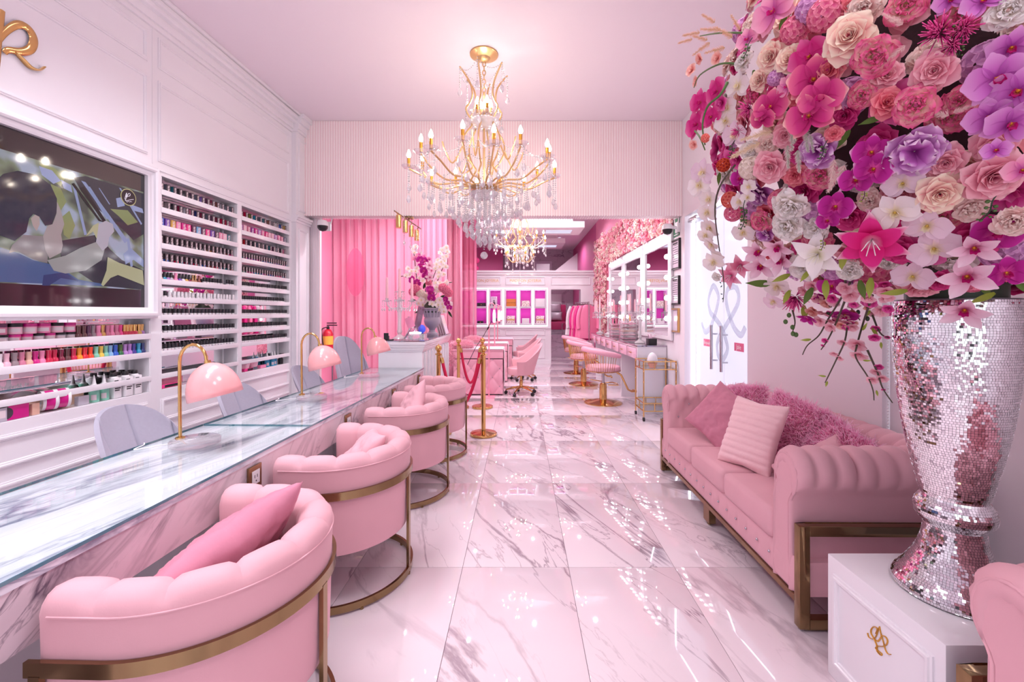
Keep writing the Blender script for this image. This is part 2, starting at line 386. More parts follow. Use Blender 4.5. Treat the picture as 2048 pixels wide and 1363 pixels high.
# wainscot, picture-frame mouldings, cornice, pilaster
def mould(mb, y0, y1, z0, z1, x=XL, w=0.035, t=0.016):
    mb.ring(lambda u, v, h: (x+h, u, v), y0, y1, z0, z1, [(0,-0.002),(0,t*0.5),(w*0.25,t*0.6),(w*0.32,t),(w*0.6,t),(w*0.68,t*0.6),(w*0.9,t*0.5),(w,0.0),(w,-0.002)])
mo = MB()
mould(mo, 3.375, 5.24, 3.40, 3.645); mould(mo, 3.375, 5.24, 2.655, 3.30)
mould(mo, 0.9, 3.28, 3.40, 3.645); mould(mo, 0.9, 3.28, 2.675, 3.30)
mould(mo, -2.5, 0.8, 2.675, 3.30); mould(mo, -2.5, 0.8, 3.40, 3.645)
for a, b in ((-2.5,1.3),(1.36,3.28),(3.40,5.24)):
    mould(mo, a, b, 0.555, 0.745); mould(mo, a, b, 0.10, 0.475)
mo.box(XL-0.002, XL+0.004, 3.322, 3.330, 2.62, 3.69)
mo.box(XL-0.002, XL+0.008, 3.345, 5.27, 2.583, 2.589)
onleft(struct(mo.build('trim_2', M['white'])))
co = MB()
for x, z0, z1 in ((0.02,3.69,3.73),(0.035,3.73,3.80),(0.075,3.80,3.84),(0.10,3.84,3.885),(0.125,3.885,CEIL-0.002)):
    co.box(XL-0.02, XL+x, Y0, 5.30, z0, z1)
onleft(struct(co.build('trim_3', M['white'], bev=0.005)))
pl = MB()
pl.box(XL-0.3, XL+0.06, 5.30, 5.62, 0, CEIL-0.004)
for x, z0, z1 in ((0.085,3.70,3.73),(0.10,3.73,3.80),(0.13,3.80,3.86),(0.165,3.86,CEIL-0.003),(0.085,2.60,2.63),(0.10,2.63,2.66),(0.07,2.57,2.60),(0.10,0.0,0.22)):
    pl.box(XL-0.3, XL+x, 5.285, 5.635 if z0 < 3 else 5.64, z0, z1)
mould(pl, 5.345, 5.575, 2.72, 3.64, XL+0.06, 0.028); mould(pl, 5.345, 5.575, 0.40, 2.50, XL+0.06, 0.028)
onleft(struct(pl.build('trim_4', M['white'])))
# shelf boards of the bays
ZR = [2.443 - 0.1456*i for i in range(10)]
def shelves(y0, y1, rows, name, label):
    t = thing(name, label, 'display rack', (0, 0, 0)); onleft(t)
    for z in rows:
        b = MB().box(XL-0.125, XL-0.004, y0, y1, z-0.03, z-0.010).box(XL-0.006, XL+0.004, y0-0.004, y1+0.004, z-0.044, z)
        b.build('shelf', M['white'], t, bev=0.0015)
    b = MB().box(XL-0.012, XL+0.004, y0-0.004, y1+0.004, 0.905, 0.945); b.build('rail', M['white'], t, bev=0.0015)
    MB().box(XL-0.12, XL-0.004, y0, y1, ZB-0.006, ZB+0.004).build('shelf', M['white'], t)
    for y in (y0+0.004, y1-0.004):
        MB().box(XL-0.125, XL-0.004, y-0.004, y+0.004, ZB, rows[0]+0.10).build('side_panel', M['white'], t)
    MB().box(XL-0.126, XL-0.110, y1-0.07, y1-0.055, ZB, rows[0]+0.10).build('mirror_edge', M['white'], t)
    return t
shelves(YA0, YA1, ZR, 'polish_rack', 'white mirror-backed nail polish rack between the television and the middle post')
shelves(YB0, YB1, ZR, 'polish_rack', 'white mirror-backed nail polish rack beside the pilaster')
shelves(YT0, YT1, ZR[8:], 'polish_rack', 'low white mirror-backed rack under the television')

# ---- bulkhead with ribbed panelling over the opening
bx0, bx1 = -2.80, XR
rb = MB(); n = 150; pts = []
pw = (bx1 - bx0)/n
prof = [(bx0, YB+0.18, 2.69), ]
for i in range(n):
    x = bx0 + pw*i
    for a, b, d, mi in ((0, 0.55, 0.0, 0), (0.55, 1.0, 0.007, 1)):
        xa, xb = x + a*pw, x + b*pw
        yf = YB + d; zb = 2.69 + d
        rb.add([(xa,yf,zb),(xb,yf,zb),(xb,yf,CEIL-0.002),(xa,yf,CEIL-0.002),(xa,YB+0.2,zb),(xb,YB+0.2,zb)],
               [(0,1,2,3),(0,4,5,1)], mi)
        if d == 0: rb.add([(xb,yf,zb),(xb,yf+0.007,zb),(xb,yf+0.007,CEIL-0.002),(xb,yf,CEIL-0.002)], [(0,1,2,3)], 0)
        if d == 0: rb.add([(xa,yf,zb),(xa,yf+0.007,zb),(xa,yf+0.007,CEIL-0.002),(xa,yf,CEIL-0.002)], [(3,2,1,0)], 0)
rb.box(bx0-0.3, bx1+0.3, YB+0.02, YB+0.2, 2.70, CEIL-0.003)
struct(rb.build('wall_bulkhead', [M['ribcream'], M['ribpink']], smooth=False))
# ribbed pier under the bulkhead at the left
pi_ = MB(); n = 9
for i in range(n):
    x = -2.86 + 0.19*i/n
    pi_.box(x, x+0.19/n*0.6, 5.742, 5.80, 0, 2.70); pi_.box(x, x+0.19/n, 5.748, 5.80, 0, 2.70, 1)
pi_.box(-3.3, -2.86, 5.742, 5.80, 0, 2.70)
struct(pi_.build('wall_pier', [M['wallw'], M['ribpink']], smooth=False))

# ---- right wall with side window and glass door opening
rw = MB(); XO = XR+0.22
DY0, DY1, DZ = 3.98, 5.50, 2.665          # door opening
WY0, WY1 = 2.18, 2.50                    # narrow window
rw.box(XR, XO, -3.1, WY0, 0, CEIL); rw.box(XR, XO, WY0, WY1, 0, 0.12); rw.box(XR, XO, WY0, WY1, 2.45, CEIL)
rw.box(XR, XO, WY1, DY0, 0, CEIL); rw.box(XR, XO, DY0, DY1, DZ, CEIL); rw.box(XR, XO, DY1, 10.2, 0, 2.6).box(XR, XO, DY1, 6.05, 2.6, CEIL)
struct(rw.build('wall_right', M['wallw']))
struct(MB().box(XR, XO, 6.05, 10.2, 2.6, CEIL).box(XR, XO, 10.2, 11.9, 0, CEIL).build('wall_right_rear', M['pinkwall']))
struct(MB().box(XR, XO, 11.9, 17.2, 0, CEIL).build('wall_right_store', M['pinkwall2']))
wn = MB(); wn.box(XR+0.10, XR+0.13, WY0, WY0+0.03, 0.12, 2.45); wn.box(XR+0.10, XR+0.13, WY1-0.03, WY1, 0.12, 2.45); wn.box(XR+0.10, XR+0.13, WY0, WY1, 0.12, 0.15); wn.box(XR+0.10, XR+0.13, WY0, WY1, 2.42, 2.45)
wf = struct(wn.build('window_2', M['white']))
MB().box(XR+0.112, XR+0.118, WY0+0.03, WY1-0.03, 0.15, 2.42).build('pane', M['glass'], wf)
bl = thing('roller_blind', 'white roller blind with bead chain in the narrow window behind the vase', 'blind', (XR+0.04, WY1-0.05, 2.4))
MB().box(-0.003, 0.003, -0.10, 0.04, -2.2, 0).build('blind_cloth', M['wallw'], bl)
ch = MB()
for k in range(100): ch.ball((-0.03, 0.02, -0.1-0.018*k), 0.006, 6)
ch.build('bead_chain', M['whitecap'], bl)
# rear room: left wall, end walls
struct(MB().box(-3.95, -3.75, 5.7, 12.3, 0, CEIL).build('wall_left_rear', M['pinkwall']))
struct(MB().box(-3.95, -3.2, 5.60, 5.74, 0, CEIL).build('wall_return', M['pinkwall']))
struct(MB().box(-4.0, 2.4, 17.0, 17.2, 0, CEIL).build('wall_rear', M['marblewall']))
struct(MB().box(-4.0, -0.65, 16.4, 16.6, 0, CEIL).build('wall_rear_pink', M['pinkwall2']))
struct(MB().box(-3.95, -3.75, 12.3, 17.0, 0, CEIL).build('wall_left_store', M['pinkwall2']))
# ================================================================== GLASS DOOR in the right wall
dr = struct(MB().box(XR+0.13, XR+0.17, DY0, DY0+0.02, 0, DZ).box(XR+0.13, XR+0.17, DY1-0.02, DY1, 0, DZ).box(XR+0.13, XR+0.17, DY0, DY1, DZ-0.03, DZ).build('door_1', M['white']))
M['frost'] = pm('frosted_glass', srgb(246,246,252), 0.12, coat=0.6)
nt = M['frost'].node_tree; b_ = nt.nodes['Principled BSDF']; tl_ = nt.nodes.new('ShaderNodeBsdfTranslucent'); tl_.inputs[0].default_value = srgb(236,234,242)
mx_ = nt.nodes.new('ShaderNodeMixShader'); mx_.inputs[0].default_value = 0.8
nt.links.new(b_.outputs[0], mx_.inputs[1]); nt.links.new(tl_.outputs[0], mx_.inputs[2]); nt.links.new(mx_.outputs[0], nt.nodes['Material Output'].inputs[0])
DM = 4.74
for a, b in ((DY0+0.02, DM-0.004), (DM+0.004, DY1-0.02)):
    MB().box(XR+0.144, XR+0.156, a, b, 0.01, DZ-0.03).build('leaf', M['frost'], dr)
led = MB(); led.box(XR+0.150, XR+0.165, DY1-0.022, DY1-0.012, 0.02, DZ-0.04)
led.box(XR+0.10, XR+0.13, DY1-0.012, DY1-0.001, 0.02, DZ-0.02); led.box(XR+0.10, XR+0.13, DY0, DY1, DZ-0.012, DZ-0.001)
led.build('light_strip', M['led'], dr)
for k, y in enumerate((4.66, 4.90)):
    h = MB(); xx = XR+0.075
    h.cyl((xx, y, 0.80), (xx, y, 1.30), 0.016, 12)
    for z in (0.90, 1.20): h.cyl((xx, y, z), (XR+0.146, y, z), 0.009, 10)
    h.build('handle', M['chrome'], dr)
MB().box(XR+0.02, XR+0.13, DY1-0.30, DY1-0.05, DZ-0.09, DZ-0.04).build('door_closer', M['chrome'], dr, bev=0.006)
# twin-loop ribbon emblem on the leaves
px6 = lambda x, y: (1370 + x/4.543, 480 + y/4.543)
def doorpt(x, y):
    a, b = px6(x, y); Y = FPX*(XR+0.140)/(a - VX); return (XR+0.140, Y, CAMH - (b - VY)/FPX*Y)
def smooth_path(pts, n=6):
    P = [Vector(p) for p in pts]; out = []
    for i in range(len(P)-1):
        p0 = P[max(i-1,0)]; p1 = P[i]; p2 = P[i+1]; p3 = P[min(i+2,len(P)-1)]
        for k in range(n):
            t = k/n; out.append(0.5*((2*p1)+(p2-p0)*t+(2*p0-5*p1+4*p2-p3)*t*t+(3*p1-p0-3*p2+p3)*t**3))
    out.append(P[-1]); return out
em = MB()
for st in ([(150,750),(180,830),(225,800),(262,705),(292,600),(302,500),(255,415),(212,540),(228,650),(270,705),(330,790),(370,900),(384,1000),(340,1085),(300,1040),(290,950),(320,860),(380,760),(440,660),(484,560),(482,470),(450,420),(392,440),(372,520),(390,640),(430,760),(470,830),(512,860),(548,790)],):
    em.tube(smooth_path([doorpt(*p) for p in st], 5), 0.034, 6, flat=(1.0, 0.12))
em.build('emblem', clearmat('etched_ribbon', (0.90,0.95,1,1), 0.06, 0.05, 0.35, 0.25, (0.95,0.97,1,1)), dr)
def text(body, size, loc, rot, mat, parent=None, name='lettering', ext=0.001, align='CENTER', sx=1.0):
    c = bpy.data.curves.new(name, 'FONT'); c.body = body; c.size = size; c.extrude = ext; c.align_x = align; c.align_y = 'CENTER'; c.resolution_u = 2
    c.materials.append(mat); tmp = bpy.data.objects.new(name, c); me = bpy.data.meshes.new_from_object(tmp); bpy.data.objects.remove(tmp); bpy.data.curves.remove(c)
    o = bpy.data.objects.new(name, me); COL.objects.link(o); o.location = loc; o.rotation_euler = rot; o.scale = (sx,1,1)
    if parent is not None: o.parent = parent
    return o
M['signpink'] = pm('pink_sign_plate', srgb(232,110,150), 0.3)
M['txtw'] = pm('white_lettering', srgb(250,240,245), 0.4)
FACE_MX = (pi/2, 0, -pi/2)           # text facing -X (seen from the room, on the right wall)
for nm, lab, y0, y1, z0, z1, tx in (('pull_sign','pink pull sign on the door leaf closer to the sofa',4.315,4.50,1.045,1.13,'Jale'),('push_sign','pink push sign on the door leaf beside the picture pillar',5.07,5.25,1.04,1.125,'Empuje')):
    s = thing(nm, lab, 'sign', (XR+0.142, (y0+y1)/2, z0)); h = (z1-z0)
    MB().box(-0.005, 0.0, -(y1-y0)/2, (y1-y0)/2, 0, h).build('plate', M['signpink'], s)
    text(tx, 0.07 if len(tx) == 4 else 0.055, (-0.0055, 0, h/2), FACE_MX, M['txtw'], s)

# framed papers, exit sign, thermostat, camera on the pillar
def wallframe(nm, lab, y0, y1, z0, z1, mat, paper, lines=True):
    t = thing(nm, lab, 'picture', (XR, (y0+y1)/2, z0)); hw = (y1-y0)/2; h = z1-z0; f = 0.022
    m = MB().ring(lambda u, v, q: (-q, u, v), -hw, hw, 0, h, [(0,0),(0,0.028),(0.004,0.032),(f-0.004,0.030),(f,0.022),(f,0.004)])
    m.build('frame', mat, t)
    MB().box(-0.012,-0.004,-hw+f,hw-f,f,h-f).build('sheet', paper, t)
    if lines:
        l = MB()
        for k in range(9):
            zz = h*0.8 - k*h*0.075; l.box(-0.0128,-0.0121,-hw*0.55,hw*0.55*(1 if k%3 else 0.5),zz,zz+h*0.02)
        l.box(-0.0128,-0.0121,-hw*0.5,hw*0.5,h*0.84,h*0.9)
        l.build('print', M['dark'], t)
    return t
M['paper'] = pm('printed_paper', srgb(216,204,218), 0.35, coat=0.4)
wallframe('framed_certificate', 'black framed certificate, upper one on the pillar', 5.62, 5.97, 2.02, 2.42, M['black'], M['paper'])
wallframe('framed_certificate', 'black framed certificate, lower one on the pillar', 5.64, 5.99, 1.55, 1.93, M['black'], M['paper'])
wallframe('framed_notice', 'thin gold framed notice at the pillar foot above the gold cart', 5.66, 5.98, 1.18, 1.50, M['gold'], M['paper'], False)
t = thing('exit_sign', 'small green and white emergency sign high on the pillar', 'sign', (XR, 5.78, 2.46))
MB().box(-0.006,0,-0.12,0.10,0,0.24).build('plate', pm('sign_green', srgb(40,120,84), 0.4), t)
MB().box(-0.008,-0.006,-0.08,0.06,0.15,0.19).box(-0.008,-0.006,-0.03,0.02,0.06,0.12).box(-0.008,-0.006,-0.09,0.08,0.02,0.03).build('print', M['txtw'], t)
t = thing('thermostat', 'white thermostat box on the pillar edge', 'thermostat', (XR, 6.03, 1.86))
MB().box(-0.025,0,-0.04,0.04,0,0.14).build('housing', M['white'], t, bev=0.005); MB().box(-0.027,-0.025,-0.025,0.025,0.08,0.12).build('display', M['dark'], t)
def dome_camera(loc, rz, lab):
    t = thing('security_camera', lab, 'camera', loc, rz)
    MB().box(-0.03,0.0,-0.05,0.05,-0.06,0.06).cyl((-0.02,0,0),(-0.13,0,0.02),0.022,10).build('bracket', M['whitecap'], t, bev=0.004)
    MB().lathe([(0.001,0.05),(0.05,0.05),(0.068,0.02),(0.068,-0.02)], 18, (-0.15,0,0)).build('housing', M['whitecap'], t)
    MB().lathe([(0.066,-0.02),(0.062,-0.05),(0.04,-0.08),(0.001,-0.092)], 18, (-0.15,0,0)).build('lens_dome', M['black'], t)
    for s in (-1, 1):
        MB().cyl((-0.03,s*0.055,0.03),(-0.03,s*0.075,0.12),0.008,8).build('antenna', M['whitecap'], t)
    return t
dome_camera((-2.56, 5.742-0.002, 2.585), radians(90), 'white dome security camera with black lens on the ribbed pier by the pilaster')
dome_camera((2.10, 5.70, 2.56), 0, 'white dome security camera with black lens above the framed papers')

# ================================================================== TELEVISION in its moulded frame
tv = thing('television', 'large wall television showing a man at a car wheel', 'television', (0,0,0)); onleft(tv)
fr = MB().ring(lambda u, v, h: (XL+h, u, v), 1.35, 3.345, 1.395, 2.588, [(0,-0.005),(0,0.030),(0.012,0.036),(0.018,0.045),(0.022,0.062),(0.040,0.066),(0.052,0.058),(0.056,0.045),(0.066,0.040),(0.072,0.032),(0.085,0.026),(0.085,-0.02)])
fr.build('frame', M['white'], tv)
def emis(name, c, s=0.32, rough=0.06): return pm(name, (c[0]*0.12, c[1]*0.12, c[2]*0.12, 1), rough, emit=c, es=s)
XT = XL-0.002
MB().box(XT-0.02, XT, 1.43, 3.265, 1.475, 2.505).build('panel', pm('black_glass_panel', srgb(30,22,26), 0.04, coat=1.0), tv)
def lp(x, y):                                                # crop coordinates -> wall plane
    a, b = x/3.245, 230 + y/3.245; Y = FPX*abs(XT)/(1064 - a); return (Y, CAMH - (b-VY)/FPX*Y)
def flat(pts, mb, d): mb.add([(XT+d, *lp(*p)) for p in pts], [tuple(range(len(pts)))[::-1]])
def pic(name, layers):
    m = MB(); mats = []
    for k, (c, d, polys) in enumerate(layers):
        mats.append(c)
        for p in polys: m.add([(XT+d, *(lp(*q) if not isinstance(q, Vector) else (q.x, q.y))) for q in p], [tuple(range(len(p)))], k)
    return m.build(name, mats, tv, smooth=False)
E = lambda n, r, g, b, s=0.72: emis(n, srgb(r,g,b), s)
V2 = lambda y, z: Vector((y, z, 0))
FOL = E('film_foliage',138,144,140,0.6); nt = FOL.node_tree; nz = nt.nodes.new('ShaderNodeTexNoise'); nz.inputs['Scale'].default_value = 7; nz.inputs['Detail'].default_value = 1.5; cr = nt.nodes.new('ShaderNodeValToRGB')
cr.color_ramp.elements[0].position = 0.36; cr.color_ramp.elements[0].color = srgb(62,66,62); cr.color_ramp.elements[1].position = 0.62; cr.color_ramp.elements[1].color = srgb(176,184,214); e_ = cr.color_ramp.elements.new(0.5); e_.color = srgb(126,136,112)
tc = nt.nodes.new('ShaderNodeTexCoord'); nt.links.new(tc.outputs['Object'], nz.inputs['Vector']); nt.links.new(nz.outputs['Fac'], cr.inputs[0]); nt.links.new(cr.outputs[0], nt.nodes['Principled BSDF'].inputs['Emission Color'])
pic('scene_background', [(FOL, 0.001, [[V2(1.44,1.60),(870,1130),(868,480),V2(1.44,2.36)]])])
pic('car_interior', [(E('film_car_dark',56,54,66), 0.002, [[(390,380),(470,370),(868,490),(868,760),(800,800),(740,740),(620,640),(520,560),(440,470)],[(300,800),(560,760),(640,860),(720,930),(868,1000),(870,1130),(560,1100),(300,930)]]),
    (E('film_leaves',134,140,96), 0.0022, [[(150,280),(250,310),(330,380),(300,440),(200,360)],[(640,590),(760,600),(830,680),(760,700),(700,640)],[(310,640),(360,600),(400,700),(360,790),(320,760)],[(230,420),(300,450),(340,540),(300,600),(250,520)]]),
    (E('film_bokeh',150,158,200), 0.0024, [[(150,300),(240,330),(300,400),(250,420),(170,360)],[(300,390),(370,430),(380,480),(320,450)],[(680,520),(730,510),(740,570),(690,580)],[(780,560),(860,590),(868,620),(790,600)]]),
    (E('film_chrome',140,150,190), 0.0028, [[(440,400),(470,410),(760,800),(740,820)],[(380,430),(398,428),(480,760),(462,764)],[(478,440),(500,440),(640,650),(615,660)],[(700,450),(712,452),(858,690),(850,698)],[(560,450),(566,450),(640,560),(632,560)],[(730,890),(780,850),(868,930),(868,980),(800,930),(745,960)],[(752,790),(770,785),(795,970),(780,985)]]),
    (E('film_rim',24,20,28), 0.0032, [[(372,420),(392,415),(570,660),(600,680),(560,670)],[(430,450),(460,440),(610,668),(590,676)]])])
pic('driver', [(E('film_coat',74,94,140), 0.003, [[V2(1.44,1.92),V2(1.9,1.92),(0,880),(110,930),(240,960),(330,1000),(420,1060),(590,1090),(590,1105),V2(1.9,1.605),V2(1.44,1.60)]]),
    (E('film_coat_fold',52,66,112), 0.0034, [[(170,1100),(180,1030),(330,1010),(420,1070),(300,1050),(220,1100)]]),
    (E('film_neck',132,122,128), 0.0036, [[(-40,830),(40,760),(190,770),(215,860),(205,950),(110,925),(0,870),(-60,880)]]),
    (E('film_hair',50,48,66), 0.0042, [[(-180,420),(-100,350),(0,330),(140,360),(230,430),(272,520),(270,610),(235,690),(190,700),(150,640),(110,620),(80,650),(60,740),(-20,800),(-130,760)]]),
    (E('film_skin',160,146,150), 0.0046, [[(272,540),(300,600),(322,690),(300,760),(312,830),(300,880),(220,920),(190,860),(175,770),(205,700),(240,690),(268,620)]]),
    (E('film_ear',172,152,152), 0.0050, [[(90,650),(120,625),(150,640),(152,690),(130,735),(105,700)]]),
    (E('film_jacket_sleeve',150,148,150), 0.0044, [[(205,930),(330,900),(430,850),(540,810),(600,860),(580,930),(470,1000),(330,1020),(250,1000)]]),
    (E('film_hand',176,168,184), 0.0052, [[(540,810),(560,690),(610,668),(655,690),(665,740),(630,780),(620,840),(585,870)]]),
    (E('film_cuff',176,172,140), 0.0053, [[(620,910),(700,950),(860,1000),(870,1100),(690,1030),(640,1050),(590,1105),(575,1095),(612,1000)],[(470,770),(520,700),(560,680),(545,790),(520,740)]])])
bd = MB(); pts = []
c0 = lp(762, 514); R_ = 0.045
bd.add([(XT+0.006, c0[0]+0.062*cos(a*pi/16), c0[1]+0.062*sin(a*pi/16)) for a in range(32)], [tuple(range(32))], 0)
bd.add([(XT+0.0066, c0[0]+0.056*cos(a*pi/16), c0[1]+0.056*sin(a*pi/16)) for a in range(32)], [tuple(range(32))], 1)
def stroke(mb, pts, r, mi, d=0.0075):
    mb.tube(smooth_path([(XT+d, *lp(*p)) for p in pts], 4), r, 5, mi)
stroke(bd, [(735,525),(745,490),(748,488),(745,515),(760,490),(772,492),(768,505),(752,508),(740,530),(745,536),(775,530),(795,528)], 0.0022, 2)
stroke(bd, [(745,540),(752,545),(760,540),(768,545),(775,541),(784,545)], 0.0016, 2)
bd.build('badge', [E('badge_rim',190,180,130), E('badge_face',40,26,40), E('badge_script',230,220,235)], tv, smooth=False)
# gold script letter on the panel above the television
mono = tag(MB().build('gold_monogram', M['gold']), 'gold script letter on the wall panel above the television', 'emblem'); onleft(mono)
def wallstroke(mb, pts, rad):
    P = []
    for a, b in pts:
        Y = FPX*2.985/(1064 - a); P.append((XL+0.014, Y, CAMH - (b-VY)/FPX*Y))
    Q = smooth_path(P, 6); k = len(Q)
    mb.tube(Q, 0.02, 8, radii=[rad[0] + (rad[1]-rad[0])*sin(pi*min(1,max(0,i/(k-1)))) for i in range(k)], flat=(0.35, 1.0))
g = MB()
wallstroke(g, [(-60,95),(-30,50),(0,30),(24,38),(36,60),(30,80),(10,86),(-18,82),(-26,88)], (0.012, 0.024))
wallstroke(g, [(-4,86),(10,100),(28,118),(46,124),(59,118)], (0.013, 0.022))
wallstroke(g, [(-30,0),(-40,60),(-50,130),(-75,160),(-100,150)], (0.012, 0.022))
mono.data = g.mesh('gold_monogram', M['gold'])

# ================================================================== NAIL POLISH
PC = dict(navy=(40,52,110), charcoal=(70,64,74), slate=(96,100,118), plum=(92,40,78), aubergine=(66,38,70), rust=(140,70,62), taupe=(150,132,138), rose=(206,120,150),
  wine=(128,24,60), crimson=(200,20,70), magenta=(206,24,132), hotpink=(232,60,140), pink=(240,140,180), palepink=(244,190,208), lilac=(180,130,200), violet=(112,70,170), purple=(140,50,150),
  blue=(40,90,190), sky=(130,180,222), teal=(40,110,126), turquoise=(40,150,190), mint=(130,200,176), green=(30,110,60), olive=(130,136,70), gold=(214,168,84), yellow=(236,200,80), orange=(246,150,40), scarlet=(240,70,30),
  nude=(226,180,160), bronze=(170,116,84), white=(240,234,238), silver=(190,184,196), indigo=(60,50,140), red=(214,30,50), brown=(96,50,52))
PM = {k: pm('polish_'+k, srgb(*v), 0.2, coat=0.4) for k, v in PC.items()}
M['boxdark'] = pm('dark_card_box', srgb(70,58,66), 0.35)
M['boxprint'] = pm('silver_box_print', srgb(222,206,212), 0.4)
BAY = {'A': 'television-side rack', 'B': 'pilaster-side rack', 'T': 'under-television rack'}
meshes = {}
def cached(key, fn):
    if key not in meshes: meshes[key] = fn()
    return meshes[key]
def letters_mb(x, y0, y1, z0, z1):
    m = MB(); n = 5; h = (z1-z0)/n; r = random.Random(3)
    for k in range(n):
        z = z0 + k*h; m.box(x, x+0.0006, y0, y1 - (y1-y0)*0.3*(k % 2), z+h*0.1, z+h*0.45); m.box(x, x+0.0006, y0+(y1-y0)*(0.2 if k%2 else 0.5), y1, z+h*0.5, z+h*0.9)
    return m
def polish_box(y, z, w, h, c, style, label, group, x=XL-0.045):
    """w along the shelf; the side towards the camera carries the colour swatch, the front the vertical print"""
    d = 0.032
    if style == 'colour':
        me = cached(('pbc', c, w), lambda: MB().box(-d/2,d/2,-w/2,w/2,0,h).mesh('polish_box', PM[c], bev=0.0008))
    else: me = cached(('pbd', w, h), lambda: MB().box(-d/2,d/2,-w/2,w/2,0,h).mesh('polish_box', M['boxdark'], bev=0.0008))
    o = link('polish_box', me); o.location = (x, y, z); o.rotation_euler = (0,0,random.uniform(-.06,.06)); onleft(o)
    tag(o, label, 'box', group)
    link('print', cached(('pr', w, h), lambda: letters_mb(d/2, -w*0.22, w*0.25, h*0.08, h*0.92).mesh('print', M['boxprint'])), o)
    if style == 'side': link('swatch', cached(('sw', c, h), lambda: MB().box(-d*0.36, d*0.42, -w/2-0.0006, -w/2, h*0.12, h*0.93).mesh('swatch', PM[c])), o)
    if style == 'slim': link('window', cached(('wd', c, h), lambda: MB().box(d/2, d/2+0.0008, w*0.1, w*0.45, h*0.06, h*0.36).box(-d*0.3, d*0.4, -w/2-0.0006, -w/2, 0.004, h*0.4).mesh('window', PM[c])), o)
    return o
def bottle(y, z, c, cap, label, group, x=XL-0.035, kind='gel'):
    if kind == 'gel':
        me = cached(('gel', c), lambda: MB().lathe([(0.0135,0),(0.0145,0.002),(0.0145,0.009)], 12, mi=1).lathe([(0.0145,0.009),(0.0145,0.021),(0.009,0.024)], 12, cap=False).mesh('polish_bottle', [M['whitecap'], PM[c]]))
        cm = cached(('gcap', cap), lambda: MB().lathe([(0.0128,0.024),(0.0132,0.026),(0.0122,0.060),(0.011,0.062)], 12).mesh('cap', M[cap]))
    elif kind == 'flask':
        me = cached(('fl', c), lambda: MB().lathe([(0.015,0),(0.0175,0.003),(0.0175,0.018),(0.010,0.030)], 14).mesh('polish_bottle', PM[c]))
        cm = cached(('fcap', cap), lambda: MB().lathe([(0.0125,0.030),(0.0115,0.033),(0.0100,0.070),(0.009,0.072)], 12).mesh('cap', M[cap] if cap in M else PM[cap]))
    else:   # waisted bottle with matching flared cap
        me = cached(('wb', c), lambda: MB().lathe([(0.017,0),(0.0195,0.003),(0.0195,0.022),(0.0135,0.034)], 14).mesh('polish_bottle', PM[c]))
        cm = cached(('wc', cap), lambda: MB().lathe([(0.0125,0.034),(0.0122,0.050),(0.0145,0.080),(0.0138,0.083)], 14).mesh('cap', M[cap] if cap in M else PM[cap]))
    o = link('polish_bottle', me); o.location = (x + random.uniform(-.004,.004), y, z); onleft(o); tag(o, label, 'nail polish', group)
    link('cap', cm, o); return o
def rowpos(y0, y1, n, jit=0.25):
    p = (y1-y0)/n; return [y0 + p*(k+0.5) + random.uniform(-jit,jit)*p*0.5 for k in range(n)]
SH = lambda r: ORD[r] + ' shelf'
def boxrow(bay, r, y0, y1, cols, w, h, style):
    for k, (y, c) in enumerate(zip(rowpos(y0+0.01, y1, len(cols), 0.12), cols)):
        st = {'side': 'dark polish box with %s end', 'colour': '%s polish box', 'slim': 'slim dark polish box with %s window'}[style] % c
        polish_box(y, ZR[r]-0.010, w, h, c, style, f'{st}, {ORD[k]} on the {SH(r)}, {BAY[bay]}', 'polish boxes on the racks')
def botrow(bay, r, y0, y1, cols, cap, kind='gel'):
    capn = {'blackcap': 'black-capped', 'whitecap': 'white-capped', 'gold': 'gold-capped'}
    for k, (y, c) in enumerate(zip(rowpos(y0+0.012, y1-0.006, len(cols), 0.15), cols)):
        cp = cap[k] if isinstance(cap, list) else cap
        bottle(y, ZR[r]-0.010, c, cp, f'{capn.get(cp, "own-colour capped")} {c} polish bottle, {ORD[k]} on the {SH(r)}, {BAY[bay]}', 'nail polish bottles on the racks', kind=kind)
rr = random.Random(11)
def pick(names, n): return [rr.choice(names) for _ in range(n)]
A0, A1, B0, B1 = YA0, YA1-0.0, YB0, YB1
boxrow('A', 0, A0, A1-0.01, ['navy','slate','teal','charcoal','charcoal','aubergine','slate','violet','plum','wine','rust','silver','slate','slate'], 0.034, 0.074, 'side')
boxrow('A', 1, A0, A1-0.01, ['taupe','taupe','charcoal','wine','silver','rose','navy','wine','slate','plum','wine','crimson','crimson','pink'], 0.034, 0.074, 'side')
boxrow('A', 2, A0, A1-0.06, ['blue','violet','gold','pink','magenta','hotpink','plum','sky','plum','hotpink','violet','aubergine','pink','palepink','teal'], 0.046, 0.078, 'colour')
boxrow('A', 3, A0, A1-0.02, pick(['slate','bronze','olive','taupe','silver','rust','charcoal'], 16) + ['magenta'], 0.030, 0.080, 'slim')
boxrow('A', 4, A0, A1-0.02, pick(['crimson','slate','wine','teal','silver','rust','blue'], 17), 0.030, 0.080, 'slim')
botrow('A', 5, A0, A0+0.46, ['nude','turquoise','lilac','silver','pink','violet','white','gold','wine','bronze','bronze','rust'], ['blackcap']*4 + ['pink'] + ['blackcap']*4 + ['bronze','bronze','rust'], 'flask')
botrow('A', 5, A0+0.47, A0+0.74, ['hotpink','yellow','yellow','orange','white','pink','palepink'], 'blackcap'); botrow('A', 5, A0+0.77, A1-0.01, ['white','white','pink'], 'blackcap')
botrow('A', 6, A0, A1, pick(['white','silver','palepink'], 21), ['whitecap','blackcap'] + ['whitecap']*19)
botrow('A', 7, A0, A1, pick(['yellow','gold','white','silver','olive'], 12) + pick(['crimson','hotpink','red'], 8), 'blackcap')
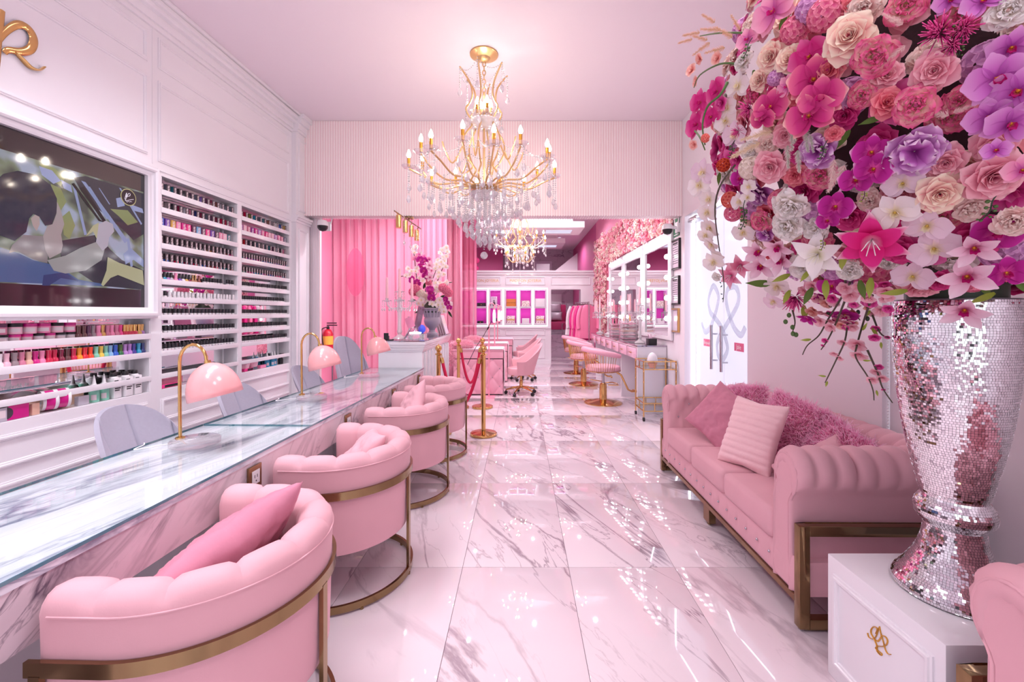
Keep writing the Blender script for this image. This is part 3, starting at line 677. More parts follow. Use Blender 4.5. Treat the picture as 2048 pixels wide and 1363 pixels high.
botrow('A', 8, A0, A1, pick(['teal','sky','slate','blue','silver','plum','taupe'], 23), 'blackcap')
botrow('A', 9, A0, A1, pick(['purple','indigo','pink','palepink','violet','rose'], 23), 'blackcap')
boxrow('B', 0, B0, B1, ['plum','crimson','olive','turquoise','slate','teal','rust','taupe','white','blue','gold'], 0.034, 0.074, 'side')
boxrow('B', 1, B0, B1-0.02, ['purple','palepink','rose','purple','magenta','lilac','pink','hotpink','palepink','palepink','lilac','pink','rose','navy'], 0.046, 0.074, 'colour')
boxrow('B', 2, B0, B1-0.01, ['crimson','red','charcoal','charcoal','slate','taupe','slate','teal','plum','silver','charcoal','pink'], 0.034, 0.074, 'side')
boxrow('B', 3, B0, B1, pick(['blue','teal','lilac','magenta','slate','violet','turquoise'], 20), 0.028, 0.078, 'slim')
boxrow('B', 4, B0, B1-0.02, pick(['hotpink','turquoise','blue','teal','slate','mint'], 19), 0.028, 0.078, 'slim')
botrow('B', 5, B0, B1, pick(['white','silver','yellow','slate','pink','lilac'], 24), 'blackcap')
botrow('B', 6, B0, B1-0.06, pick(['white','silver','charcoal','slate'], 16) + ['turquoise']*6, 'blackcap')
botrow('B', 7, B0, B1, pick(['pink','palepink','bronze','taupe','slate'], 26), 'blackcap')
botrow('B', 8, B0, B1, pick(['hotpink','crimson','red'], 26), 'blackcap')
botrow('B', 9, B0, B1, pick(['rose','pink','palepink','purple'], 26), 'blackcap')
# under the television: flared bottles in a rainbow, gold capped ones, stacked jars
rb_ = ['nude','white','white','palepink','taupe','rose','nude','magenta','pink','crimson','crimson','wine','brown','crimson','orange','red','scarlet','mint','yellow','mint','sky','blue','green','lilac','lilac','indigo','turquoise','navy']
botrow('T', 9, 2.27, YT1-0.01, rb_, rb_, 'waist')
up = ['brown','brown','plum','taupe','pink','gold','rose','pink','rose','hotpink']
for k, c in enumerate(up):
    bottle(2.80 + 0.033*k, ZR[8]-0.010, c, c, f'{c} polish bottle, {ORD[k]} past the jars under the television frame', 'nail polish bottles on the racks', kind='waist')
for k in range(6):
    c = ['crimson','crimson','crimson','crimson','gold','lilac'][k]
    bottle(3.13 + (0.026*k if k < 4 else 0.026*k+0.012), ZR[8]-0.010, c, 'gold', f'gold-capped {c} polish bottle, {ORD[k]} of the gold caps under the television', 'nail polish bottles on the racks', kind='waist')
JG = 'powder jars under the television'
def jar(y, z, r, h, lid, body, lab, x=XL-0.06, grp=JG):
    o = link('powder_jar', cached(('jar', r, h, body), lambda: MB().lathe([(r*0.97,0),(r,0.002),(r,h*0.68)], 20).mesh('powder_jar', PM[body])))
    o.location = (x, y, z); onleft(o); tag(o, lab, 'jar', grp)
    link('lid', cached(('lid', r, h, lid), lambda: MB().lathe([(r*1.03,h*0.68),(r*1.05,h*0.70),(r*1.05,h*0.97),(r*1.0,h)], 20).mesh('lid', PM[lid] if lid in PM else M[lid])), o)
    link('band', cached(('band', r, h), lambda: MB().lathe([(r*1.005,h*0.18),(r*1.005,h*0.55)], 20, cap=False, a0=-1.9, a1=0.2).mesh('band', M['boxprint'])), o)
    return o
z0 = ZR[8]-0.010
low = [('purple','pink'),('black','silver'),('magenta','pink'),('magenta','pink'),('blackm','silver'),('magenta','palepink'),('blackm','silver'),('blackm','silver')]
for k, (l, b) in enumerate(low): jar(2.34+0.062*k, z0, 0.027, 0.044, l, b, f'{"magenta" if l in PM else "black"}-lidded low jar, {ORD[k]} of the bottom layer under the television')
top = [('plum','pink'),('plum','rose'),('black','palepink'),('magenta','palepink'),('magenta','pink'),('blackm','palepink'),('magenta','pink')]
for k, (l, b) in enumerate(top): jar(2.315+0.075*k, z0+0.0455, 0.033, 0.062, l, b, f'{"magenta" if l in PM else "black"}-lidded tall jar, {ORD[k]} of the top layer under the television')
# bottom shelf of the three racks: bulk supplies
zb = ZB + 0.005
def squeeze(y, x, r, h, body, lab, grp):
    o = link('squeeze_bottle', cached(('sq', r, h, body), lambda: MB().lathe([(r*.96,0),(r,0.004),(r,h*0.55),(r*0.75,h*0.63)], 18).mesh('squeeze_bottle', PM[body])))
    o.location = (x, y, zb); onleft(o); tag(o, lab, 'bottle', grp)
    link('nozzle', cached(('nz', r, h), lambda: MB().lathe([(r*0.72,h*0.63),(r*0.4,h*0.68),(r*0.35,h*0.75),(r*0.12,h)], 14).mesh('nozzle', M['whitecap'])), o)
    link('label_patch', cached(('lq', r, h), lambda: MB().lathe([(r*1.01,h*0.08),(r*1.01,h*0.28)], 10, cap=False, a0=-1.3, a1=-0.3).mesh('label_patch', M['boxprint'])), o)
for k, y in enumerate((2.92, 2.99)): squeeze(y, XL-0.05, 0.029, 0.185, 'mint', f'green squeeze bottle, {ORD[k]} of two under the rainbow polishes', 'green squeeze bottles')
for k, (y, x) in enumerate(((3.06,XL-0.05),(3.125,XL-0.085),(3.135,XL-0.035),(3.215,XL-0.04),(3.235,XL-0.09))):
    h = 0.19; o = link('solvent_bottle', cached('solv', lambda: MB().box(-0.034,0.034,-0.03,0.03,0,0.145).lathe([(0.03,0.145),(0.017,0.158)], 14).mesh('solvent_bottle', M['whitecap'], bev=0.006)))
    o.location = (x, y, zb); onleft(o); tag(o, f'white square solvent bottle with black cap, {ORD[k]} after the green squeeze bottles', 'bottle', 'solvent bottles')
    link('cap', cached('solvcap', lambda: MB().lathe([(0.019,0.156),(0.019,0.178),(0.017,0.181)], 14).mesh('cap', M['black'])), o)
    link('label_patch', cached('solvlab', lambda: MB().box(0.034,0.0348,-0.026,0.004,0.085,0.130).box(0.034,0.0348,-0.024,0.02,0.066,0.074).box(0.034,0.0348,-0.024,0.012,0.052,0.060).mesh('label_patch', M['black'])), o)
jar(2.37, zb, 0.055, 0.115, 'black', 'silver', 'big grey tub with black lid at the television rack bottom', grp=None)
def supply(nm, lab, cat, y0, y1, z0, z1, x0, x1, mat, deco=None):
    o = MB().box(-(x1-x0)/2,(x1-x0)/2,-(y1-y0)/2,(y1-y0)/2,0,z1-z0).build(nm, mat, bev=0.003); o.location = ((x0+x1)/2,(y0+y1)/2,z0); onleft(o); tag(o, lab, cat)
    if deco: deco(o, (x1-x0)/2, (y1-y0)/2, z1-z0)
    return o
supply('supply_box', 'magenta carton with a round picture on the television rack bottom', 'box', 2.31, 2.50, zb, zb+0.085, XL-0.04, XL-0.01, PM['magenta'],
       lambda o, a, b, h: MB().add([(a+0.001, -0.02+0.035*cos(k*pi/10), h*0.5+0.035*sin(k*pi/10)) for k in range(20)], [tuple(range(20))]).build('print', M['dark'], o))
supply('supply_box', 'plain cream carton behind the tape rolls', 'box', 2.52, 2.56, zb, zb+0.07, XL-0.05, XL-0.015, PM['nude'])
def roll(y, x, z, lab):
    o = thing('tape_roll', lab, 'roll', (x, y, z)); onleft(o); o['group'] = 'form rolls under the television'
    o.rotation_euler.x = radians(-90); o.rotation_euler.z -= radians(25)
    MB().lathe([(0.035,-0.035),(0.062,-0.035),(0.062,0.035),(0.035,0.035),(0.035,-0.035)], 26, cap=False).build('paper_roll', M['whitecap'], o)
    MB().lathe([(0.0625,-0.02),(0.0625,0.02)], 26, cap=False).build('band', PM['magenta'], o)
roll(2.64, XL-0.06, zb+0.068, 'white roll with magenta band under the rainbow polishes, first from the big tub')
roll(2.71, XL-0.055, zb+0.068, 'white roll with magenta band under the rainbow polishes, second from the big tub')
supply('glitter_pack', 'clear pack of glitter beside the rolls', 'pack', 2.79, 2.86, zb, zb+0.06, XL-0.05, XL-0.02, PM['silver'])
supply('cardboard_tray', 'pale long tray leaning behind the rolls', 'tray', 2.55, 2.90, zb, zb+0.10, XL-0.115, XL-0.10, PM['nude'])
supply('file_pack', 'pink pack of nail files behind the front lamp shade', 'pack', 3.44, 3.66, zb+0.02, zb+0.075, XL-0.09, XL-0.03, PM['rose'])
supply('file_box', 'black and pink box of nail files at the foot of the rack by the television', 'box', 3.42, 3.60, zb, zb+0.03, XL-0.06, XL-0.012, PM['hotpink'], lambda o,a,b,h: MB().box(a, a+0.0008, -b*0.6, b*0.95, h*0.15, h*0.85).build('print', M['black'], o))
supply('wipe_pack', 'small pale pack low in the rack by the television', 'pack', 4.10, 4.16, zb, zb+0.05, XL-0.06, XL-0.02, PM['silver'])
supply('glitter_pack', 'grey pack low in the rack by the television', 'pack', 4.19, 4.25, zb, zb+0.05, XL-0.06, XL-0.02, PM['slate'])
def tubpink(y, lab):
    o = MB().lathe([(0.05,0),(0.062,0.06)], 18).build('tip_tub', PM['palepink']); o.location = (XL-0.065, y, zb+0.03); onleft(o); tag(o, lab, 'tub', 'pink tubs on the bottom shelf')
    MB().lathe([(0.066,0.06),(0.066,0.075),(0.06,0.078)], 18).build('lid', PM['magenta'], o)
tubpink(4.50, 'pink lidded tub on the pilaster rack bottom shelf, the one by the post'); tubpink(4.64, 'pink lidded tub on the pilaster rack bottom shelf, the one by the teal bottles')
supply('file_box', 'black and pink small box under the pink tubs', 'box', 4.44, 4.58, zb, zb+0.03, XL-0.05, XL-0.012, PM['hotpink'], lambda o,a,b,h: MB().box(a, a+0.0008, -b*0.3, b*0.9, 0.004, h*0.9).build('print', M['black'], o))
supply('sachet_pack', 'pink sachets between the tubs and the teal bottles', 'pack', 4.72, 4.82, zb, zb+0.035, XL-0.06, XL-0.02, PM['pink'])
for k, (y, x) in enumerate(((4.88,XL-0.045),(4.93,XL-0.085),(4.965,XL-0.04),(5.03,XL-0.05),(5.08,XL-0.08))): squeeze(y, x, 0.024, 0.165, 'turquoise', f'teal squeeze bottle, {ORD[k]} in the cluster near the pilaster', 'teal squeeze bottles')
o = MB().lathe([(0.028,0),(0.03,0.06),(0.012,0.085),(0.012,0.12),(0.02,0.125)], 14).build('pump_bottle', M['black']); o.location = (XL-0.05, 5.15, zb); onleft(o); tag(o, 'black pump bottle at the pilaster end of the bottom shelf', 'bottle')
MB().box(-0.005,0.04,-0.006,0.006,0.118,0.128).build('spout', M['black'], o)

# ================================================================== MANICURE COUNTER
XC0, XC1, YC0, YC1 = -1.887, -1.258, 0.35, 5.0
ct = thing('manicure_counter', 'long white marble manicure counter with glass top', 'counter', (0,0,0)); onleft(ct)
MB().box(XC0, XC1-0.006, YC0, YC1, 0.765, 0.789).build('countertop', M['counter'], ct)
MB().box(XC1-0.035, XC1-0.012, YC0, YC1, 0.60, 0.765).build('apron', M['apron'], ct)
for a, b in ((YC0, 2.428), (2.432, YC1)):
    g = MB().box(XC0-0.004, XC1, a, b, 0.790, 0.800).build('glass_sheet', M['glass'], ct)
    MB().box(XC1-0.0005, XC1+0.0012, a, b, 0.790, 0.800).box(XC0-0.0055, XC0-0.004, a, b, 0.790, 0.800).build('glass_edge', M['glassedge'], ct)
MB().box(XC1-0.2, XC1-0.0, 2.4293, 2.4307, 0.7895, 0.8002).box(XC0, XC1-0.2, 2.4293, 2.4307, 0.7895, 0.8002).build('glass_joint', M['glassedge'], ct)
MB().box(XC0+0.02, XC0+0.05, YC0+0.02, YC1, 0.05, 0.765).build('back_panel', M['white'], ct)
for y in (YC0+0.03, 1.85, 2.93, 3.95, 4.9): MB().box(XC0+0.05, XC1-0.20, y-0.02, y+0.02, 0.0, 0.765).build('support', M['white'], ct)
for k in range(8):
    y = YC0+0.05+0.57*k
    dw = MB().box(XC0+0.0, XC0+0.02, y+0.01, y+0.55, 0.56, 0.75).build('drawer', M['apron'], ct, bev=0.003)
    MB().box(XC0-0.02, XC0, y+0.22, y+0.34, 0.65, 0.66).build('knob', M['gold'], dw)
for k, (y, ref) in enumerate(((1.93,'second'),(2.93,'third'),(3.92,'fourth'),(4.80,'last'))):
    s = thing('wall_socket', f'brass-plated power socket on the counter apron, {ORD[k]} from the camera end', 'socket', (XC1-0.012, y, 0.64)); onleft(s); s['group'] = 'counter sockets'
    MB().box(0,0.012,-0.045,0.045,0,0.105).build('plate', M['bronze'], s, bev=0.003)
    MB().box(0.012,0.0145,-0.026,0.026,0.022,0.083).build('outlet', M['whitecap'], s)
    MB().box(0.0145,0.015,-0.012,-0.008,0.05,0.064).box(0.0145,0.015,0.006,0.010,0.05,0.064).lathe([(0.004,0.0145),(0.004,0.015)], 8, M=Matrix.Translation((0,0,0.036)) @ Matrix.Rotation(pi/2,4,'Y')).build('slots', M['dark'], s)
# desk lamps: acrylic disc, brass gooseneck, pink dome
def lamp(y, lab):
    t = thing('desk_lamp', lab, 'lamp', (-1.665, y, 0.801)); onleft(t); t['group'] = 'pink desk lamps on the counter'
    MB().lathe([(0.098,0),(0.104,0.004),(0.104,0.026),(0.098,0.030)], 32, (0.03,0,0)).build('base', M['acrylic'], t)
    path = [(-0.045,0,0.03),(-0.047,0,0.2),(-0.048,0,0.40)] + [(-0.048+0.067*(1-cos(a)),0,0.40+0.085*sin(a)) for a in [pi*k/10 for k in range(1,10)]] + [(0.088,0,0.385)]
    MB().tube(path, 0.0075, 10).lathe([(0.02,0.029),(0.02,0.036),(0.008,0.04)], 14, (-0.045,0,0)).build('pole', M['gold'], t)
    Md = Matrix.Translation((0.092,0,0.395)) @ Matrix.Rotation(radians(-14),4,'Y')
    prof = [(0.012,0.0)] + [(0.115*sin(a), -0.155*(1-cos(a))) for a in [radians(q) for q in range(12, 91, 8)]] + [(0.116,-0.165)]
    prof2 = [(r-0.004, z-0.003) for r, z in prof[::-1]]
    sh = MB().lathe(prof + prof2, 32, cap=False, M=Md).build('lamp_shade', M['lamppink'], t, sharp=60)
    MB().lathe([(0.014,0.012),(0.016,-0.012)], 14, M=Md).build('collar', M['gold'], t)
    MB().box(-0.056,-0.052,-0.006,0.006,0.16,0.185).build('switch', M['acrylic'], t)
    cord = smooth_path([(-0.06,0.0,0.008),(-0.12,-0.04,0.004),(-0.18,-0.10,0.004),(-0.20,-0.03,0.004),(-0.225,0.0,0.004)], 5)
    MB().tube(cord, 0.0028, 6).build('cord', M['whitecap'], t)
lamp(2.05, 'pink dome lamp, first from the camera end of the counter'); lamp(3.16, 'pink dome lamp, middle of the three on the counter'); lamp(4.29, 'pink dome lamp beside the white reception desk')

# ================================================================== PINK BARREL CHAIRS
def barrel_path(R, s0):
    """parameter 0..1 along the U from one arm tip round the back to the other"""
    st = s0; arc = pi*R; tot = 2*st + arc
    def f(t):
        d = t*tot
        if d < st: return Vector((-st + d, -R, 0)), Vector((0,-1,0))
        if d > st + arc: return Vector((-(d - st - arc), R, 0)), Vector((0,1,0))
        a = -pi/2 + (d - st)/R; return Vector((R*cos(a), R*sin(a), 0)), Vector((cos(a), sin(a), 0))
    return f, tot
def barrel_chair(label, loc, rz):
    t = thing('barrel_chair', label, 'chair', loc, rz, 'pink barrel chairs at the counter')
    R = 0.305; st = 0.185; f, tot = barrel_path(R, st); NCH = 9
    # centre line at R; section from outside bottom, over the rim, down the channelled inside
    sec = [(0.045,0.27,0),(0.052,0.30,0),(0.056,0.45,0),(0.060,0.60,0),(0.062,0.675,0),(0.064,0.690,0.1),(0.060,0.715,0.6),(0.046,0.735,0.9),(0.020,0.745,1),(-0.015,0.742,1),(-0.044,0.725,1),(-0.058,0.69,1),(-0.056,0.60,1),(-0.050,0.50,1),(-0.045,0.40,1)]
    nu = NCH*8
    def surf(u, v):
        k = v*(len(sec)-1); i = min(int(k), len(sec)-2); q = k - i
        o = sec[i][0]*(1-q)+sec[i+1][0]*q; z = sec[i][1]*(1-q)+sec[i+1][1]*q; w = sec[i][2]*(1-q)+sec[i+1][2]*q
        p, n = f(u); ph = abs(sin(pi*u*NCH)); puff = (ph**0.30 - 1)*0.016*w
        e = min(u, 1-u)*tot; rnd = 0.0
        if e < 0.05: rnd = 1 - sqrt(max(0, 1-((0.05-e)/0.05)**2))
        zz = z + (puff if z > 0.7 else 0); zz = 0.27 + (zz-0.27)*(1-0.05*rnd)
        oo = o*(1-0.55*rnd); oo = oo + (puff*(1 if o > 0.02 else -1) if z < 0.74 else 0)
        tip = p + n*oo
        if e < 0.05: tip.x -= 0.0
        return (tip.x, tip.y, zz)
    sh = MB().grid(surf, nu, len(sec)-1, flip=True)
    ns = len(sec); ku = nu+1
    sh.f.append(tuple(j*ku for j in range(ns))); sh.f.append(tuple(j*ku+nu for j in range(ns))[::-1]); sh.m += [0, 0]
    sh.build('backrest', M['velvet'], t, sharp=50)
    # piping seam under the rim
    pp = []
    for k in range(61):
        p, n = f(0.035+0.93*k/60); q = p + n*0.0635; pp.append((q.x, q.y, 0.688))
    MB().tube(pp, 0.0032, 6).build('piping', M['velvet'], t)
    # seat: lower drum and cushion
    def outline(k, n, r, s): 
        ff, _ = barrel_path(r, s); p, _n = ff(k/n); return p
    pts = [outline(k, 36, R-0.04, st+0.02) for k in range(37)]
    MB().prism([(p.x, p.y) for p in pts], 0.12, M=Matrix.Translation((0,0,0.26))).build('seat_base', M['velvet'], t, bev=0.006)
    pts = [outline(k, 36, R-0.055, st+0.03) for k in range(37)]
    MB().prism([(p.x, p.y) for p in pts], 0.085, M=Matrix.Translation((0,0,0.382))).build('seat_cushion', M['velvet'], t, bev=0.02)
    # brass frame: band, floor ring, posts
    ff, _ = barrel_path(0.374, st); P = []
    for k in range(57): P.append(ff(k/56)[0])
    band = [(p.x, p.y, 0.565) for p in P]; MB().ribbon(band, 0.012, 0.038).build('band', M['bronze'], t)
    ring = [(p.x, p.y, 0.0275) for p in P]; rg = MB().ribbon(ring, 0.014, 0.034)
    for p in (P[4], P[28], P[52], P[16], P[40]): rg.lathe([(0.01,0),(0.01,0.012)], 10, (p.x, p.y, 0))
    rg.ribbon([(-st,-0.374,0.0275),(-st,0.374,0.0275)], 0.014, 0.034)
    rg.build('floor_ring', M['bronze'], t)
    for p, q in ((P[28],0),(P[1],1),(P[55],1)):
        b = MB().box(-0.007,0.007,-0.014,0.014,0.044,0.55); 
        o = b.build('leg', M['bronze'], t); o.location = (p.x, p.y, 0); o.rotation_euler = (0,0,pi/2 if q else 0)
    return t
CH = [(-1.06,1.40),(-1.055,2.375),(-1.05,3.46),(-1.05,4.42)]
c1 = barrel_chair('pink barrel chair at the camera end of the counter, with a rose cushion', L(*CH[0]), -TW)
dup(c1, L(*CH[1]), -TW - radians(2), 'pink barrel chair in front of the middle of the counter, cushion lying low')
dup(c1, L(*CH[2]), -TW, 'pink barrel chair third along the counter, holding an upright cushion')
dup(c1, L(*CH[3]), -TW, 'pink barrel chair without cushion, at the rope stanchions')
# cushions: pinched squares
def pillow_mesh(name, mat, w, h, t, wr=0.012, seed=0, nu=26, pinch=0.10):
    r = random.Random(seed); off = Vector((r.uniform(0,50), r.uniform(0,50), r.uniform(0,50)))
    def side(s):
        def f(u, v):
            x = 2*u-1; y = 2*v-1
            ex = 1 - pinch*(1-abs(y))**1.0*(abs(x)**3) * 1.0; ey = 1 - pinch*(1-abs(x))*(abs(y)**3)
            th = t*((1-x**2)*(1-y**2))**0.42
            p = Vector((x*w/2*ex, y*h/2*ey, s*th))
            n = mnoise.noise(Vector((p.x*9, p.y*9, s*3)) + off) + 0.7*mnoise.noise(Vector((p.x*26+p.y*11, p.y*24, s*5)) + off) + 0.35*mnoise.noise(Vector((p.x*60-p.y*30, p.y*40, s*5)) + off)
            p.z += s*wr*n*min(1, th/t*1.3)
            return p
        return f
    m = MB(); m.grid(side(1), nu, nu); m.grid(side(-1), nu, nu, flip=True)
    me = m.mesh(name, mat, sharp=80)
    b = bmesh.new(); b.from_mesh(me); bmesh.ops.remove_doubles(b, verts=b.verts, dist=1e-5); b.to_mesh(me); b.free(); return me
def cushion(label, me, loc, rot, name='cushion', cat='cushion', group=None):
    o = link(name, me); o.location = loc; o.rotation_euler = rot; tag(o, label, cat, group); return o
def lean(base, yaw, tilt, roll=0):
    """rotation: pillow standing, its face normal horizontal along yaw, tilted back"""
    return (Matrix.Rotation(yaw,4,'Z') @ Matrix.Rotation(pi/2 - tilt,4,'Y') @ Matrix.Rotation(pi/2,4,'Z') @ Matrix.Rotation(roll,4,'Z')).to_euler()
rose_p = pillow_mesh('rose_cushion', M['velvetdk'], 0.50, 0.44, 0.085, 0.017, 1, 40)
soft_p = pillow_mesh('pink_cushion', M['velvet2'], 0.40, 0.40, 0.07, 0.014, 2, 34)
cushion('rose velvet cushion in the barrel chair at the camera end', rose_p, L(-1.04, 1.40, 0.615), lean(None, pi-radians(8), radians(42), radians(-20)))
cushion('pink cushion lying in the second barrel chair', soft_p, L(-0.99, 2.42, 0.595), lean(None, pi+radians(20), radians(40), radians(10)))
cushion('pink cushion standing in the third barrel chair', soft_p, L(-0.98, 3.46, 0.645), lean(None, pi+radians(28), radians(22), radians(36)))

# ================================================================== GREY TECHNICIAN CHAIRS (backs against the rack wall)
def grey_chair(label, loc, rz, H=0.885, Wd=0.27, flare=1.0, group='grey chairs behind the counter'):
    t = thing('grey_chair', label, 'chair', loc, rz, group)
    # shell opening towards +X; channels run up the back
    def shell(off):
        def f(u, v):
            x = 2*u-1; a = radians(82*x); top = H - (H-0.56)*abs(x)**2.5; bot = 0.42
            z = bot + (top-bot)*v
            sw = 0.78 + 0.22*min(1, v*1.3)
            rx, ry = 0.22*sw + off, Wd*1.0*sw + off
            g = 0.018*(abs(sin(3.5*pi*u))**0.22-1) if off < 0 else 0
            ln = 0.11*v**1.3
            return (-cos(a)*(rx - g) - ln*(0.4+0.6*cos(a)), sin(a)*(ry - g), z)
        return f
    m = MB(); nu = 84
    m.grid(shell(-0.012), nu, 12); m.grid(shell(0.012), nu, 12, flip=True)
    n = (nu+1)*13
    for i in range(nu): m.f.append((12*(nu+1)+i, 12*(nu+1)+i+1, n+12*(nu+1)+i+1, n+12*(nu+1)+i)); m.m.append(0)
    for j in range(12):
        m.f.append((j*(nu+1), (j+1)*(nu+1), n+(j+1)*(nu+1), n+j*(nu+1))); m.m.append(0)
        m.f.append((j*(nu+1)+nu, n+j*(nu+1)+nu, n+(j+1)*(nu+1)+nu, (j+1)*(nu+1)+nu)); m.m.append(0)
    m.build('backrest', M['greyfab'], t, sharp=60)
    pts = [(Wd*0.76*cos(2*pi*k/28)-0.02, Wd*0.80*sin(2*pi*k/28)) for k in range(28)]
    MB().prism(pts, 0.09, M=Matrix.Translation((0,0,0.39))).build('seat', M['greyfab'], t, bev=0.02)
    for sx in (-1,1):
        for sy in (-1,1): MB().cyl((sx*0.12,sy*0.12,0.40),(sx*0.22,sy*0.22,0.0),0.014,8,r1=0.009).build('leg', M['black'], t)
    return t
g1 = grey_chair('grey fabric tub chair behind the counter, by the first lamp', L(-2.15, 2.50), -TW)
dup(g1, L(-2.15, 3.42), -TW, 'grey fabric tub chair behind the counter, between the first and middle lamps')
dup(g1, L(-2.15, 4.46), -TW, 'grey fabric tub chair behind the counter, by the middle lamp')
grey_chair('tall grey wing-sided chair behind the reception desk end', L(-2.13, 5.35), radians(-20), 1.14, 0.29, 1.3, None)
# ================================================================== CHESTERFIELD SOFA, ARMCHAIR
SEC = [(0.0,0.14),(0.0,0.24),(0.0,0.34),(0.0,0.42),(0.002,0.48),(0.006,0.54),(0.010,0.60),(0.010,0.65)] + \
      [(0.115+0.108*cos(radians(a)), 0.692+0.108*sin(radians(a))) for a in range(186, -66, -14)] + [(0.165,0.575),(0.168,0.40),(0.168,0.14)]
def sec_data():
    out = []; s = 0; n = len(SEC)
    for i, (a, z) in enumerate(SEC):
        if i: s += sqrt((a-SEC[i-1][0])**2 + (z-SEC[i-1][1])**2)
        p = SEC[max(0,i-1)]; q = SEC[min(n-1,i+1)]; ta, tz = q[0]-p[0], q[1]-p[1]; l = sqrt(ta*ta+tz*tz) or 1
        na, nz = -tz/l, ta/l                       # outward normal (towards the sitter on the inner side)
        out.append((a, z, na, nz, s))
    return out
SD = sec_data()
STUFT0 = 0.30; SROLL0 = 0.53; SROLL1 = 0.93
def roll_body(fx, length, du, round_ends):
    """sweep the scroll section along `length`; fx(along, a, z) -> point; tufted diamonds inside, folds on the roll"""
    N = max(24, int(length/0.0125)); m = MB(); pts = []
    xs = [length*i/N for i in range(N+1)]
    if round_ends: xs = [0.0, 0.0, 0.006, 0.018, 0.036] + [x for x in xs if 0.05 < x < length-0.002] + [length]
    for i, x in enumerate(xs):
        sc = 1.0
        if round_ends:
            sc = (0.60, 0.74, 0.88, 0.955, 0.985)[i] if i < 5 else 1.0
        row = []
        for jj, (a, z, na, nz, s) in enumerate(SD):
            w = 0.0; puff = 0.0
            if STUFT0 < s < SROLL1+0.03:
                edge = min(1, (s-STUFT0)/0.06, (SROLL1+0.03-s)/0.05)
                A = x/du; B = (s-STUFT0)/(du*1.1)
                dia = abs(sin(pi*(A+B)/1.0*0.5)*sin(pi*(A-B)*0.5)) if s < SROLL0+0.02 else abs(sin(pi*A*0.5+0.0)*sin(pi*A*0.5+pi/2))*2
                puff = (min(1, dia)**0.40 - 0.85)*0.032*edge
            aa = a + na*puff; zz = z + nz*puff
            if round_ends and 1 <= i < 5 and SROLL0-0.12 < s < SROLL1: puff_ = 0.010*(abs(sin(jj*pi/2.5))**0.5-1); aa += na*puff_; zz += nz*puff_
            if sc < 1: aa = 0.09 + (aa-0.09)*sc; zz = 0.14 + (zz-0.14)*(1-(1-sc)*0.22)
            row.append(fx(x + (0.014 if (round_ends and i == 0) else 0), aa, zz))
        pts += row
    k = len(SD); n = len(xs); fs = []
    for i in range(n-1):
        for j in range(k-1): fs.append((i*k+j, i*k+j+1, (i+1)*k+j+1, (i+1)*k+j))
        fs.append((i*k+k-1, i*k, (i+1)*k, (i+1)*k+k-1))
    fs.append(tuple(range(k))[::-1]); fs.append(tuple((n-1)*k+j for j in range(k)))
    m.add(pts, fs); return m
def buttons(fx, length, du, r=0.007):
    b = MB(); dv = du*1.1
    for row in range(3):
        s = STUFT0 + dv*row
        if s > SROLL0+0.04 or row == 0 and False: continue
        for i in range(1, int(length/du)+1):
            if (i + row) % 2: continue
            x = i*du
            if x < 0.05 or x > length-0.05: continue
            j = min(range(len(SD)), key=lambda q: abs(SD[q][4]-s)); a, z, na, nz, _ = SD[j]
            p = fx(x, a - 0.012*0 + na*(-0.016), z); b.ball(p, r, 8)
    return b
